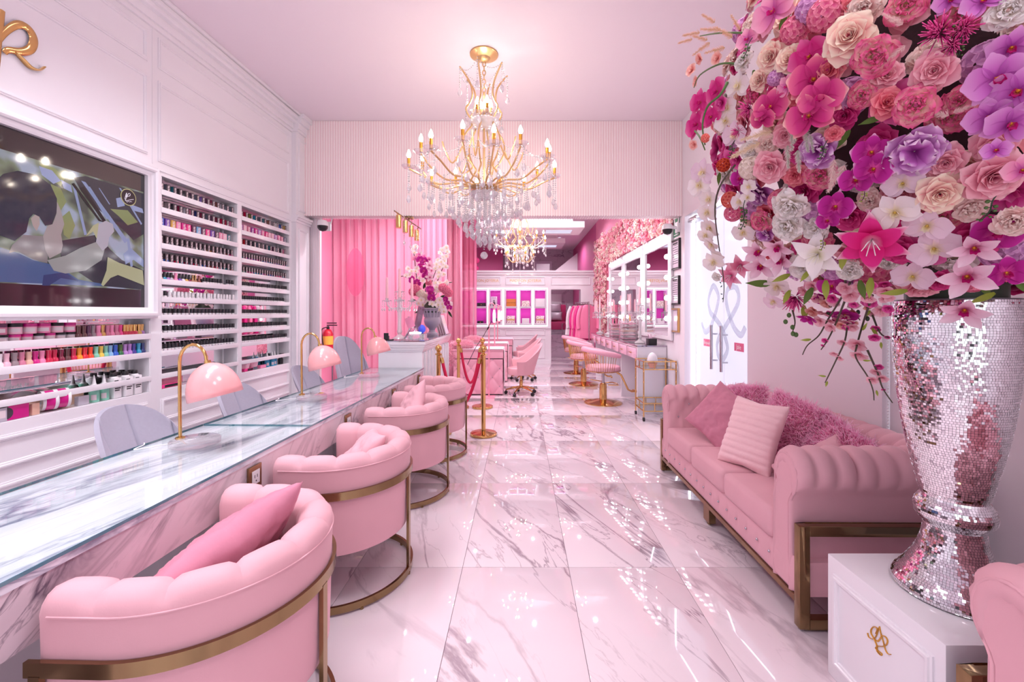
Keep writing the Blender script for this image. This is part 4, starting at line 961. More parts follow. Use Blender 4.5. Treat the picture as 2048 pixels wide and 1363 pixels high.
def chesterfield(name, label, cat, loc, rz, Ls, D=0.84, ncush=3, back=True):
    t = thing(name, label, cat, loc, rz)
    AW = 0.22; du = 0.093
    near = lambda x, a, z: (x, AW - a - 0.0, z); far = lambda x, a, z: (x, Ls - AW + a, z); bk = lambda y, a, z: (D-0.225 + a, y, z)
    fixn = roll_body(near, D-0.03, du, True); fixn.f = [f[::-1] for f in fixn.f]; fixn.build('arm', M['velvet2'], t, sharp=75)
    roll_body(far, D-0.03, du, True).build('arm', M['velvet2'], t, sharp=75)
    for fx in (near, far):
        P = [fx(-0.001, 0.09 + (a-0.09)*0.80, 0.14 + (z-0.14)*0.955) for a, z, na, nz, s in SD]
        MB().tube([Vector(p) + Vector((0.010,0,0)) for p in P], 0.0055, 6).build('piping', M['velvet2'], t, sharp=180)
        P2 = [fx(0.0, 0.09 + (a-0.09)*0.62, 0.16 + (z-0.14)*0.885) for a, z, na, nz, s in SD]
        m = MB(); k = len(P2); m.add([Vector(p) + Vector((0.004,0,0)) for p in P2] + [Vector(p) + Vector((0.02,0,0)) for p in P2], [tuple(range(k)), tuple(range(k,2*k))[::-1]] + [(i,(i+1)%k,k+(i+1)%k,k+i) for i in range(k)])
        m.build('front_panel', M['velvet2'], t, sharp=30)
    bb = roll_body(bk, Ls, du, False); bb.f = [f[::-1] for f in bb.f]; bb.build('backrest', M['velvet2'], t, sharp=75)
    for fx, ln, nm in ((near, D-0.2, 'button_row'), (far, D-0.2, 'button_row'), (bk, Ls, 'button_row')):
        buttons(fx, ln, du).build(nm, M['crystal2'] if False else M['chrome'], t)
    # tufted front rail
    w = Ls - 0.02
    def rail(u, v):
        y = 0.01 + w*u; z = 0.145 + 0.165*v
        d = abs(sin(pi*(y/0.115))) ; b = 1-abs(2*v-1)
        return (0.012 - 0.012*(b**0.5) + 0.010*(1-d**0.4)*max(0, 1-abs(v-0.5)*3.2), y, z)
    m = MB(); m.grid(rail, int(w/0.0115), 12, flip=True); m.box(0.014, D-0.06, 0.01, Ls-0.01, 0.145, 0.30)
    m.build('seat_base', M['velvet2'], t, sharp=80)
    b = MB()
    for k in range(1, int(w/0.115)+1):
        y = 0.01+0.115*k
        if 0.18 < y < Ls-0.12: b.ball((0.004, y, 0.228), 0.0075, 8)
    b.build('button_row', M['chrome'], t)
    cw = (Ls-2*AW+0.04)/ncush
    for k in range(ncush):
        y0 = AW-0.02 + cw*k
        def top(u, v, y0=y0):
            return None
        c = MB().box(-0.012, D-0.21, y0+0.004, y0+cw-0.004, 0.305, 0.455)
        o = c.build('seat_cushion', M['velvet2'], t, bev=0.034, sharp=70)
    # brass frame
    f = 0.045
    for y in (0.0, Ls):
        s = -1 if y == 0 else 1; fr = MB(); ya, yb = (y-0.012, y+0.03) if s < 0 else (y-0.03, y+0.012)
        fr.box(0.0, f, ya, yb, 0.012, 0.475); fr.box(D-f-0.03, D-0.03, ya, yb, 0.012, 0.475); fr.box(f, D-f-0.03, ya, yb, 0.43, 0.475); fr.box(f, D-f-0.03, ya, yb, 0.012, 0.055)
        fr.build('side_frame', M['bronze'], t, bev=0.002)
    fr = MB().box(0.0, 0.035, 0.03, Ls-0.03, 0.115, 0.143).box(D-0.1, D-0.065, 0.03, Ls-0.03, 0.115, 0.143)
    fr.build('frame_rail', M['bronze'], t)
    for y in ([Ls/2] if Ls > 1.2 else []) :
        for x in (0.0, D-0.1):
            MB().box(x, x+0.045, y-0.045, y+0.045, 0.02, 0.116).lathe([(0.014,0),(0.014,0.008),(0.005,0.009),(0.005,0.021)], 10, (x+0.022, y, 0)).build('leg', M['bronze'], t)
    fe = MB()
    for y in (0.01, Ls-0.01):
        for x in (0.02, D-0.05): fe.lathe([(0.014,0),(0.014,0.007),(0.006,0.008),(0.006,0.013)], 10, (x, y, 0))
    fe.build('foot', M['chrome'], t)
    return t
SO = (1.262, 1.955)
chesterfield('chesterfield_sofa', 'long pink tufted velvet sofa with brass frame against the white wall', 'sofa', (SO[0], SO[1], 0), radians(-0.6), 1.98)
chesterfield('chesterfield_armchair', 'pink tufted armchair cut by the frame beside the pedestal', 'armchair', (1.20, 0.245, 0), 0, 0.93, 0.84, 1)

# ---- fluffy and plain cushions on the sofa
def fur_mesh(name, w, h, t, n, ln, mat, seed):
    r = random.Random(seed); m = MB(); m.t = []
    for _ in range(n):
        x, y = r.uniform(-1,1), r.uniform(-1,1); s = 1 if r.random() < 0.75 else -1
        if r.random() < 0.25:
            if r.random() < 0.5: x = r.choice((-1,1))*r.uniform(.9,1)
            else: y = r.choice((-1,1))*r.uniform(.9,1)
        th = t*max(0,((1-x*x)*(1-y*y)))**0.42
        p = Vector((x*w/2*0.97, y*h/2*0.97, s*th))
        nrm = Vector((x*0.9*(abs(x)**2+.15), y*0.9*(abs(y)**2+.15), s*0.55)).normalized()
        d = (nrm + Vector((r.gauss(0,.45), r.gauss(0,.45), r.gauss(0,.25)))).normalized()
        side = d.cross(Vector((r.gauss(0,1), r.gauss(0,1), r.gauss(0,1)))).normalized()*0.0028
        l = ln*r.uniform(0.6,1.2); k = Vector((r.gauss(0,.5), r.gauss(0,.5), r.gauss(0,.3)))*l*0.5
        p1 = p + d*l*0.5; p2 = p + d*l*0.85 + k
        m.add([p-side, p+side, p1-side*0.9, p1+side*0.9, p2-side*0.4, p2+side*0.4], [(0,1,3,2),(2,3,5,4)]); m.t += [0,0,.5,.5,1,1]
    return m.mesh(name, mat, smooth=False)
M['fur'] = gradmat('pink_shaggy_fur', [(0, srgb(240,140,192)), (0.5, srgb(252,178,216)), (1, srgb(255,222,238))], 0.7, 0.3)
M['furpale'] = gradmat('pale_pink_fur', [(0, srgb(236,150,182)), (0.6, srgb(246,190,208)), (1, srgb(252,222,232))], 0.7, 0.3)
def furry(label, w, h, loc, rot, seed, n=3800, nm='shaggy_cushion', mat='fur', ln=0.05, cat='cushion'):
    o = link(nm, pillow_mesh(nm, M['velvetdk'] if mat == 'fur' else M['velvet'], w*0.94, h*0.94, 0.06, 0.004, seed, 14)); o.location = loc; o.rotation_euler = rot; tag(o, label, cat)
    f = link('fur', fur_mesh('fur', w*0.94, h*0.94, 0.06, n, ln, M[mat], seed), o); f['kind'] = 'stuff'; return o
SX = SO[0]
furry('shaggy bright pink cushion behind the mauve cushion at the far sofa arm', 0.42, 0.42, (SX+0.49, 3.42, 0.655), lean(None, pi+radians(20), radians(24), radians(12)), 21)
furry('shaggy bright pink cushion in the middle of the sofa back', 0.50, 0.46, (SX+0.51, 2.86, 0.655), lean(None, pi+radians(4), radians(22), radians(-6)), 22, 4600)
furry('shaggy bright pink cushion slumped at the sofa arm by the vase', 0.56, 0.44, (SX+0.51, 2.46, 0.60), lean(None, pi-radians(4), radians(28), radians(-10)), 23, 4600)
mauve = pillow_mesh('mauve_cushion', M['velvetdk'], 0.44, 0.42, 0.075, 0.016, 31, 36)
cushion('plain mauve velvet cushion leaning at the far end of the sofa', mauve, (SX+0.28, 3.30, 0.645), lean(None, pi+radians(34), radians(30), radians(-28)))
M['cord'] = pm('pale_pink_corduroy_plush', srgb(248,204,210), 0.9, sheen=0.4, bump=0.4, bscale=120)
cm_ = pillow_mesh('striped_plush_cushion', M['cord'], 0.36, 0.46, 0.075, 0.005, 41, 64)
for v in cm_.vertices:
    if v.co.z > 0.002:
        e = min(1, v.co.z/0.03); v.co.z += e*0.011*(abs(sin(pi*v.co.y/0.042))**0.6) - e*0.004
cm_.update()
co_ = cushion('pale pink plush cushion with raised bands on the middle of the sofa', cm_, (SX+0.235, 2.78, 0.655), lean(None, pi+radians(28), radians(24), radians(-2)))
bk_ = pillow_mesh('plush_back', M['velvetdk'], 0.36, 0.46, 0.07, 0.004, 42, 20)
for v in bk_.vertices:
    if v.co.z > 0: v.co.z = -0.01
link('back_cover', bk_, co_)
cushion('small pink cushion peeping over the sofa arm beside the vase', soft_p, (SX+0.38, 2.34, 0.53), lean(None, pi+radians(30), radians(34), radians(45)))

# ================================================================== PEDESTAL AND MOSAIC VASE
PX0, PX1, PY0, PY1, PH = 1.235, 1.765, 1.25, 1.73, 0.476
pd = thing('display_pedestal', 'white panelled pedestal with gold monogram carrying the mirrored vase', 'pedestal', (1.5, 1.49, 0))
pb = MB().box(PX0-1.5, PX1-1.5, PY0-1.49, PY1-1.49, 0, PH); pb.build('body', M['white'], pd, bev=0.004)
def pm_side(mb, axis, sgn, c0, c1, z0, z1, at_):
    P = (lambda u, v, h: (at_+sgn*h, u, v)) if axis == 'x' else (lambda u, v, h: (u, at_+sgn*h, v))
    mb.ring(P, c0, c1, z0, z1, [(0,-0.002),(0,0.006),(0.006,0.008),(0.009,0.013),(0.017,0.013),(0.020,0.008),(0.026,0.006),(0.028,0),(0.028,-0.002)])
mm = MB(); pm_side(mm, 'x', -1, -0.205, 0.205, 0.06, 0.415, PX0-1.5); mm.build('moulding', M['white'], pd)
mm = MB(); pm_side(mm, 'y', -1, -0.22, 0.22, 0.06, 0.415, PY0-1.49); mm.build('moulding', M['white'], pd)
def pedpt(x, y):
    a, b = 1640 + x/3.755, 1000 + y/3.755; Y = FPX*PX0/(a-VX); return (PX0-1.5-0.0015, Y-1.49, CAMH-(b-VY)/FPX*Y)
mg = MB()
for st, r in (([(362,995),(372,1028),(400,1040),(424,1022),(438,985),(452,946)],0.0035),([(424,1000),(436,965),(410,948),(390,968),(390,1000),(412,1040),(432,1090),(434,1130),(462,1163),(468,1150),(440,1128),(424,1108),(440,1094),(478,1096),(505,1080),(512,1052),(496,1024),(462,1012)],0.0042),
              ([(452,946),(462,1000),(480,1060),(496,1120),(515,1152),(536,1156)],0.0035),([(412,1040),(440,1056),(466,1015)],0.0025)):
    mg.tube(smooth_path([pedpt(*p) for p in st], 5), r, 6, flat=(1.0, 0.35))
mg.build('monogram', pm('gold_vinyl', srgb(206,150,60), 0.4, 0.3), pd)

vp = [(0.150,0.0),(0.166,0.004),(0.168,0.020),(0.160,0.036),(0.140,0.062),(0.118,0.100),(0.098,0.140),(0.086,0.180),(0.080,0.215),(0.079,0.235),
      (0.090,0.245),(0.103,0.262),(0.107,0.283),(0.102,0.305),(0.090,0.322),(0.086,0.335),(0.092,0.350),(0.102,0.395),(0.114,0.450),(0.128,0.520),(0.141,0.600),(0.152,0.690),(0.160,0.780),(0.165,0.870),(0.166,0.960),(0.160,1.010)]
vs = thing('mosaic_vase', 'tall silver mirror-mosaic vase on the white pedestal', 'vase', (1.5, 1.49, PH))
M['vasecore'] = pm('silver_grout', srgb(120,112,120), 0.35, 0.6)
MB().lathe([(r-0.0015, z) for r, z in vp] + [(0.150,1.005),(0.12,0.6)], 56, cap=True).build('body', M['vasecore'], vs, sharp=60)
def interp(prof, s):
    for i in range(len(prof)-1):
        d = sqrt((prof[i+1][0]-prof[i][0])**2+(prof[i+1][1]-prof[i][1])**2)
        if s <= d: q = s/d; return (prof[i][0]*(1-q)+prof[i+1][0]*q, prof[i][1]*(1-q)+prof[i+1][1]*q)
        s -= d
    return None
tl = MB(); s = 0.004; TS = 0.0082; rg = random.Random(5); tmi = []
while True:
    a, b = interp(vp, s), interp(vp, s+TS*0.92)
    if not a or not b: break
    rm = (a[0]+b[0])/2; n = max(8, int(2*pi*rm/(TS*1.02))); off = rg.random()
    for i in range(n):
        a0 = 2*pi*(i+off)/n; a1 = 2*pi*(i+off+0.90)/n; ac = (a0+a1)/2
        if sin(ac)*0.7 + cos(ac)*0.7 > 0.75 and False: continue
        n3 = Vector((cos(ac)*(b[1]-a[1]), sin(ac)*(b[1]-a[1]), -(b[0]-a[0]))).normalized()
        P = [Vector((a[0]*cos(a0),a[0]*sin(a0),a[1])),Vector((a[0]*cos(a1),a[0]*sin(a1),a[1])),Vector((b[0]*cos(a1),b[0]*sin(a1),b[1])),Vector((b[0]*cos(a0),b[0]*sin(a0),b[1]))]
        c = sum(P, Vector())/4; tn = (P[1]-P[0]).normalized(); bt = n3.cross(tn); ta, tb = rg.gauss(0,0.042), rg.gauss(0,0.042)
        Q = [p + n3*(0.0010 + ta*(p-c).dot(tn) + tb*(p-c).dot(bt)) for p in P]
        tl.add(Q + P, [(0,1,2,3),(0,4,5,1),(1,5,6,2),(2,6,7,3),(3,7,4,0)], 0)
    s += TS
M['tilemir'] = pm('mirror_mosaic', (0.88,0.86,0.89,1), 0.03, 1.0)
tl.build('mosaic_tiles', M['tilemir'], vs, smooth=False, kind='stuff')

# ================================================================== VANITY CONSOLE, LIGHTED MIRRORS
vc = thing('vanity_console', 'long white vanity console with pink gloss drawers under the lighted mirrors', 'console', (1.89, 8.4, 0))
X0, X1, Y0c, Y1c = 1.68-1.89, 2.095-1.89, 6.16-8.4, 10.15-8.4
MB().box(X0-0.01, X1, Y0c-0.01, Y1c, 0.955, 0.972).build('worktop', pm('grey_mirror_top', srgb(160,150,165), 0.03, 0.8), vc)
MB().box(X0, X1, Y0c, Y1c, 0.93, 0.955).build('top_panel', M['white'], vc)
for y in (Y0c, -1.0, 0.35, 1.5): MB().box(X0+(0 if y == Y0c else 0.06), X1, y, y+0.04, 0, 0.93).build('support', M['white'], vc)
M['pinkgloss'] = pm('pink_gloss_drawer', srgb(238,196,218), 0.12, coat=0.6)
for k in range(7):
    y = Y0c+0.04+0.56*k; d = MB().box(X0-0.012, X0+0.3, y+0.006, y+0.550, 0.775, 0.925).build('drawer', M['pinkgloss'], vc, bev=0.003)
    MB().box(X0-0.035, X0-0.012, y+0.24, y+0.32, 0.843, 0.857).build('handle', M['gold'], d, bev=0.003)
MS = [(6.02,7.12),(7.40,8.50),(8.78,9.85)]
for k, (a, b) in enumerate(MS):
    t = thing('vanity_mirror', ('bulb-lit vanity mirror next to the framed papers','bulb-lit vanity mirror in the middle of the row','bulb-lit vanity mirror next to the flower strip')[k], 'mirror', (XR-0.006, (a+b)/2, 1.06)); hw = (b-a)/2; H = 1.46
    fr = MB(); fr.box(-0.03, 0, -hw-0.13, -hw, 0, H-0.12).box(-0.03, 0, hw, hw+0.13, 0, H-0.12).box(-0.03, 0, -hw-0.13, hw+0.13, H-0.12, H+0.06).box(-0.03, 0, -hw, hw, 0, 0.06)
    fr.build('frame', M['white'], t)
    MB().box(-0.014, -0.004, -hw, hw, 0.06, H-0.12).build('glass', M['mirror'], t)
    sp = [(-0.06, s*(hw+0.045), 0.30+0.285*i) for s in (-1,1) for i in range(4)] + [(-0.06, -hw + 2*hw*(i+0.5)/4, H-0.02) for i in range(4)]
    for p in sp:
        q = MB().ball(p, 0.036, 12).build('bulb', M['vbulb'], t, sharp=180); 
    sk = MB()
    for p in sp: sk.cyl((-0.03,p[1],p[2]),(-0.05,p[1],p[2]),0.02,8)
    sk.build('lamp_holders', M['chrome'], t, kind='stuff')

# ---- salon chairs
def salon_chair(label, loc, rz):
    t = thing('salon_chair', label, 'salon chair', loc, rz, 'salon chairs at the vanity')
    MB().lathe([(0.30,0),(0.30,0.012),(0.27,0.022),(0.15,0.045),(0.06,0.06),(0.058,0.30),(0.045,0.305),(0.04,0.32)], 36).build('base', M['gold'], t)
    MB().lathe([(0.024,0.31),(0.024,0.50)], 16).build('hydraulic_post', M['chrome'], t)
    MB().tube([(0.05,0.10,0.30),(0.2,0.14,0.30),(0.24,0.0,0.30),(0.2,-0.14,0.30),(0.05,-0.10,0.30)], 0.009, 8).cyl((0,0,0.34),(-0.18,0.10,0.36),0.008,8).build('foot_lever', M['gold'], t)
    MB().box(-0.12,0.12,-0.12,0.12,0.485,0.505).build('seat_plate', M['gold'], t)
    MB().lathe([(0.001,0.505),(0.25,0.505),(0.272,0.53),(0.272,0.575),(0.25,0.60),(0.001,0.61)], 40).build('seat', M['tablepink'], t, sharp=60)
    rail = []
    for k in range(33):
        a = radians(-125 + 250*k/32); x, y = -0.315*cos(a), 0.335*sin(a); z = 0.865 - 0.10*max(0, (abs(k-16)/16))**1.6
        rail.append((x, y, z))
    MB().tube(rail, 0.04, 12, radii=[0.040*(0.72+0.28*min(1,min(k,32-k)/3)) for k in range(33)], flat=(1.05,0.8)).build('back_rail', M['tablepink'], t, sharp=60)
    rods = [r for k, r in enumerate(rail) if 2 <= k <= 30]
    for r in rods:
        a = atan2(r[1], r[0]); MB().cyl((0.266*cos(a), 0.266*sin(a), 0.52), (r[0], r[1], r[2]-0.02), 0.0042, 6).build('spoke', M['gold'], t)
    ring = [(0.274*cos(2*pi*k/40), 0.274*sin(2*pi*k/40), 0.52) for k in range(40)]
    MB().tube(ring, 0.007, 6, closed=True).build('seat_ring', M['gold'], t)
    fp = [(0.20,0.0,0.50),(0.30,0,0.44),(0.42,0,0.20),(0.48,0,0.17),(0.56,0,0.17)]
    MB().tube(fp, 0.016, 8).cyl((0.55,-0.12,0.17),(0.55,0.12,0.17),0.016,8).build('footrest', M['gold'], t)
    return t
sc1 = salon_chair('pink salon chair with gold spokes, first from the gold cart', (1.33, 6.90, 0), radians(8))
dup(sc1, (1.28, 8.68, 0), radians(-8), 'pink salon chair with gold spokes, middle one at the vanity')
dup(sc1, (1.34, 10.30, 0), radians(4), 'pink salon chair with gold spokes, farthest in at the vanity')

# ---- gold bar cart with egg
bc = thing('bar_cart', 'gold bamboo-style two-tier cart with glass shelves beside the sofa', 'cart', (1.86, 5.93, 0))
w, d = 0.215, 0.20
for sx in (-1,1):
    for sy in (-1,1):
        m = MB().cyl((sx*w,sy*d,0.055),(sx*w,sy*d,0.80),0.0095,10)
        for z in (0.16,0.34,0.52,0.66,0.76): m.lathe([(0.0095,-0.008),(0.0125,0),(0.0095,0.008)], 10, (sx*w,sy*d,z))
        m.build('leg', M['gold'], bc)
        MB().cyl((sx*w-0.012,sy*d,0.025),(sx*w+0.012,sy*d,0.025),0.025,14).build('caster', M['black'], bc)
def tier(z, zr, nm):
    m = MB()
    for zz in (z, zr):
        m.cyl((-w,-d,zz),(w,-d,zz),0.008,8); m.cyl((-w,d,zz),(w,d,zz),0.008,8); m.cyl((-w,-d,zz),(-w,d,zz),0.008,8); m.cyl((w,-d,zz),(w,d,zz),0.008,8)
    for s in (-1,1):
        m.cyl((s*0.07,-d,z),(s*0.07,-d,zr),0.006,8); m.cyl((s*0.07,d,z),(s*0.07,d,zr),0.006,8); m.cyl((s*w,0,z),(s*w,0,zr),0.006,8)
    m.build(nm, M['gold'], bc)
    MB().box(-w,w,-d,d,z+0.006,z+0.012).build('glass_shelf', M['glass'], bc)
tier(0.685, 0.79, 'upper_gallery'); tier(0.13, 0.235, 'lower_gallery')
EGS = 1.2
eg = thing('egg_diffuser', 'white egg with rose-gold foot on the gold cart', 'ornament', (1.80, 5.86, 0.697))
eg_p = [(0.058*sin(pi*q/16)*(1-0.12*cos(pi*q/16)*-1), 0.085-0.085*cos(pi*q/16)) for q in range(17)]
MB().lathe([p for p in eg_p if p[1] > 0.055], 24).build('shell', M['whitecap'], eg, sharp=180); eg.scale = (EGS,)*3
MB().lathe([(0.035,0.0)]+[p for p in eg_p if 0.01 < p[1] <= 0.062], 24).build('foot', pm('rose_gold', srgb(214,160,140), 0.3, 0.7), eg, sharp=60)

# ================================================================== CANDELABRA
def candelabrum(label, loc, rz, n=4, s=1.0, group='crystal candelabra'):
    t = thing('candelabrum', label, 'candelabrum', loc, rz, group)
    MB().lathe([(0.075,0),(0.078,0.006),(0.07,0.02),(0.04,0.035),(0.022,0.05),(0.018,0.06),(0.028,0.075),(0.03,0.09),(0.024,0.11),(0.019,0.2),(0.024,0.30),(0.034,0.33),(0.02,0.345),(0.03,0.36),(0.02,0.38),(0.02,0.40)], 16).build('column', M['crystal'], t, sharp=25)
    heads = [(0,0,0.52)] + [(0.16*cos(2*pi*k/(n-1)+0.5), 0.16*sin(2*pi*k/(n-1)+0.5), 0.42) for k in range(n-1)]
    for k, (x, y, z) in enumerate(heads):
        if k == 0: MB().lathe([(0.016,0.40),(0.026,0.43),(0.014,0.46),(0.02,0.49),(0.014,0.51)], 12).build('riser', M['crystal'], t)
        else:
            MB().tube(smooth_path([(0,0,0.37),(x*0.5,y*0.5,0.345),(x*0.9,y*0.9,0.375),(x,y,0.42)], 4), 0.008, 8).build('branch', M['crystal'], t)
        MB().lathe([(0.012,0),(0.03,0.006),(0.052,0.016),(0.055,0.02),(0.03,0.014),(0.016,0.02),(0.020,0.045),(0.014,0.045)], 14, (x,y,z)).build('drip_cup', M['crystal2'], t)
        MB().lathe([(0.0165,0.03),(0.014,0.26),(0.008,0.278),(0.001,0.282)], 12, (x,y,z)).build('candle', M['candle'], t)
        pr = MB()
        for q in range(6):
            a = 2*pi*q/6; px_, py_ = x+0.05*cos(a), y+0.05*sin(a)
            for e in range(4): pr.ball((px_,py_,z+0.008-0.017*e), 0.0065, 6)
            pr.lathe([(0.001,0),(0.011,0.02),(0.001,0.05)], 6, (px_,py_,z-0.107))
        pr.build('prism_drops', M['crystal2'], t, sharp=10)
    t.scale = (s,s,s); return t
cb = candelabrum('crystal candelabrum with pink candles on the reception desk', (-1.475, 5.28, 1.118), 0.3, 4, 1.08)
dup(cb, (1.84, 6.62, 0.973), 0.9, 'crystal candelabrum with pink candles, front one on the vanity console')
dup(cb, (1.87, 9.15, 0.973), 0.2, 'crystal candelabrum with pink candles, middle one on the vanity console')
dup(cb, (1.84, 9.93, 0.973), 1.3, 'crystal candelabrum with pink candles at the flower strip end of the vanity')
# acrylic drawer towers with make-up, small things
def tower(label, loc, n):
    t = thing('acrylic_organiser', label, 'organiser', loc, 0, 'acrylic make-up drawers')
    for k in range(n):
        dr_ = MB().box(-0.13,0.13,-0.15,0.15,0.065*k+0.003,0.065*k+0.060).build('drawer', M['acrylic'], t, bev=0.002)
        MB().box(-0.11,0.10,-0.13,0.13,0.065*k+0.006,0.065*k+0.028).build('contents', (PM['rose'],PM['palepink'],PM['nude'],PM['wine'])[k%4], dr_)
        MB().ball((-0.135,0,0.065*k+0.035),0.008,6).build('knob', M['crystal2'], dr_)
    r = random.Random(n*3)
    for k in range(7):
        o = MB().lathe([(0.012,0),(0.012,0.05),(0.008,0.052),(0.008,0.05+r.uniform(.02,.06))], 10).build('cosmetic_bottle', r.choice([PM['gold'],PM['nude'],PM['rose'],PM['pink'],M['black'],M['whitecap']]))
        o.location = (loc[0]+r.uniform(-.10,.10), loc[1]-0.12+0.04*k, loc[2]+0.065*n-0.003); tag(o, f'small cosmetic bottle, {ORD[k]} on the {label.split(",")[0][-0:].split(" of ")[0]}', 'cosmetics', 'cosmetics on the organisers')
tower('six-drawer acrylic organiser, the one by the middle mirror', (1.93, 7.70, 0.973), 5)
tower('five-drawer acrylic organiser, the one by the flower strip mirror', (1.93, 8.55, 0.973), 4)
o = MB().box(-0.06,0.06,-0.07,0.07,0,0.09).build('brush_box', M['black'], bev=0.004); o.location = (1.93, 6.33, 0.973); tag(o, 'small black box on the vanity console beside the front candelabrum', 'box')
r = random.Random(8)
br = MB()
for k in range(8): br.cyl((r.uniform(-.04,.04), r.uniform(-.05,.05), 0.09), (r.uniform(-.06,.06), r.uniform(-.07,.07), 0.15), 0.004, 5)
br.build('brush_handles', M['pinkgloss'], o, kind='stuff')

# ================================================================== RECEPTION DESK
DX0, DX1, DYa, DYb, DH = -1.69, -1.115, 5.02, 6.86, 1.112
rd = thing('reception_desk', 'white reception desk with crown moulding at the end of the counter', 'desk', ((DX0+DX1)/2, (DYa+DYb)/2, 0))
cx_, cyy = (DX0+DX1)/2, (DYa+DYb)/2; hx, hy = (DX1-DX0)/2, (DYb-DYa)/2
MB().box(-hx+0.03, hx-0.03, -hy+0.03, hy-0.03, 0, DH-0.05).build('body', M['white'], rd, bev=0.003)
m = MB()
for o_, z0, z1 in ((0.018,0.985,1.005),(0.008,1.005,1.035),(-0.004,1.035,1.065),(-0.016,1.065,DH-0.012)): m.box(-hx+o_, hx-o_, -hy+o_, hy-o_, z0, z1)
m.box(-hx+0.015, hx-0.015, -hy+0.015, hy-0.015, 0, 0.12)
m.build('crown_moulding', M['white'], rd, bev=0.003)
m = MB()
for k in range(9):
    y = -hy+0.12+0.2*k; m.box(hx-0.032, hx-0.012, y, y+0.07, 0.14, 0.975); m.box(hx-0.032, hx-0.004, y+0.018, y+0.052, 0.16, 0.955)
m.build('fluting', M['white'], rd, bev=0.004)
MB().box(-hx-0.005, hx+0.005, -hy-0.005, hy+0.005, DH-0.012, DH).build('desk_top', pm('grey_glass_top', srgb(150,140,156), 0.03, 0.7), rd)
def deskthing(nm, lab, cat, x, y): return thing(nm, lab, cat, (x, y, DH+0.001))
t = deskthing('card_holder', 'small black card stand on a flat black tray on the reception desk', 'card stand', -1.615, 5.16)
MB().box(-0.07,0.09,-0.05,0.05,0,0.008).build('tray', M['blackm'], t); MB().box(-0.01,0.045,-0.02,-0.008,0.008,0.085).box(-0.01,0.045,0.0,0.02,0.008,0.05).build('holder', M['black'], t)
for k, (x, y, lb) in enumerate(((-1.40,5.22,'silver phone on a clear stand next to the candelabrum'),(-1.345,5.30,'silver phone on a clear stand next to the pink menu'))):
    t = deskthing('phone_stand', lb, 'phone', x, y); Mx = Matrix.Rotation(radians(28),4,'Y')
    MB().box(-0.005,0.004,-0.035,0.035,0.02,0.16, M=Mx).build('phone', M['chrome'], t, bev=0.003); MB().box(-0.03,0.06,-0.03,0.03,0,0.006).box(0.02,0.03,-0.03,0.03,0.006,0.06).build('stand', M['acrylic'], t)
    MB().box(-0.0075,-0.005,-0.03,-0.01,0.13,0.152, M=Mx).build('lens_block', M['black'], t)
t = deskthing('menu_stand', 'pink printed menu leaning in a clear stand on the reception desk', 'menu', -1.27, 5.32); Mx = Matrix.Rotation(radians(-22),4,'Y')
MB().box(-0.004,0.004,-0.01,0.07,0.0,0.30, M=Mx).box(-0.05,0.05,-0.01,0.07,0,0.006).build('stand', M['acrylic'], t)
MB().box(-0.05,0.045,-0.012,-0.010,0.01,0.14, M=Mx).box(-0.05,0.045,-0.012,-0.010,0.16,0.29, M=Mx).build('print', PM['pink'], t)
t = deskthing('acrylic_box', 'clear acrylic box with a lit ring light on the reception desk', 'box', -1.225, 5.17)
MB().box(-0.11,0.10,-0.05,0.05,0,0.075).build('box', M['acrylic'], t, bev=0.004); MB().lathe([(0.05,0.078),(0.07,0.082),(0.07,0.092),(0.05,0.096),(0.05,0.078)], 24, (-0.03,0,0), cap=False).build('ring_light', M['led'], t)
t = deskthing('desk_screen', 'tall tilted grey screen back on the reception desk', 'screen', -1.40, 5.75)
MB().box(-0.012,0.012,-0.13,0.13,0.03,0.42, M=Matrix.Rotation(radians(12),4,'Y')).build('panel', pm('mauve_glass', srgb(150,100,130), 0.1, coat=0.6), t); MB().box(-0.08,0.08,-0.06,0.06,0,0.03).build('foot', M['chrome'], t)
t = deskthing('globe_light', 'blue glowing ball on the reception desk by the urn', 'lamp', -1.375, 6.0); MB().ball((0,0,0.10),0.062,14).build('globe', pm('blue_globe', srgb(60,80,220), 0.3, emit=(0.1,0.15,1,1), es=0.5), t, sharp=180); MB().lathe([(0.04,0),(0.04,0.03),(0.02,0.05)], 12).build('base', M['black'], t)
for k in range(4):
    o = MB().box(-0.006,0.006,-0.13,0.13,0,0.30, M=Matrix.Rotation(radians(-16),4,'Y')).build('leaning_panel', M['white']); o.location = (-1.125-0.035*k, 6.66, DH+0.003); tag(o, f'leaning white frame, {ORD[k]} of four from the aisle, beside the urn', 'frame', 'leaning white frames')
urn = thing('flower_urn', 'grey stone urn on the reception desk', 'urn', (-1.275, 6.25, DH+0.001))
MB().lathe([(0.085,0),(0.085,0.03),(0.05,0.05),(0.04,0.075),(0.05,0.10),(0.055,0.105),(0.10,0.15),(0.115,0.20),(0.115,0.23),(0.10,0.26),(0.12,0.34),(0.14,0.38),(0.15,0.385),(0.145,0.395),(0.11,0.37)], 28).build('body', pm('grey_stone', srgb(176,166,182), 0.6, bump=0.2, bscale=40), urn)
f_ = MB()
for k in range(16):
    a = 2*pi*k/16; f_.tube([(0.104*cos(a),0.104*sin(a),0.265),(0.122*cos(a),0.122*sin(a),0.33),(0.138*cos(a),0.138*sin(a),0.37)], 0.010, 6)
f_.build('gadroon', pm('grey_stone_b', srgb(184,174,190), 0.6), urn)

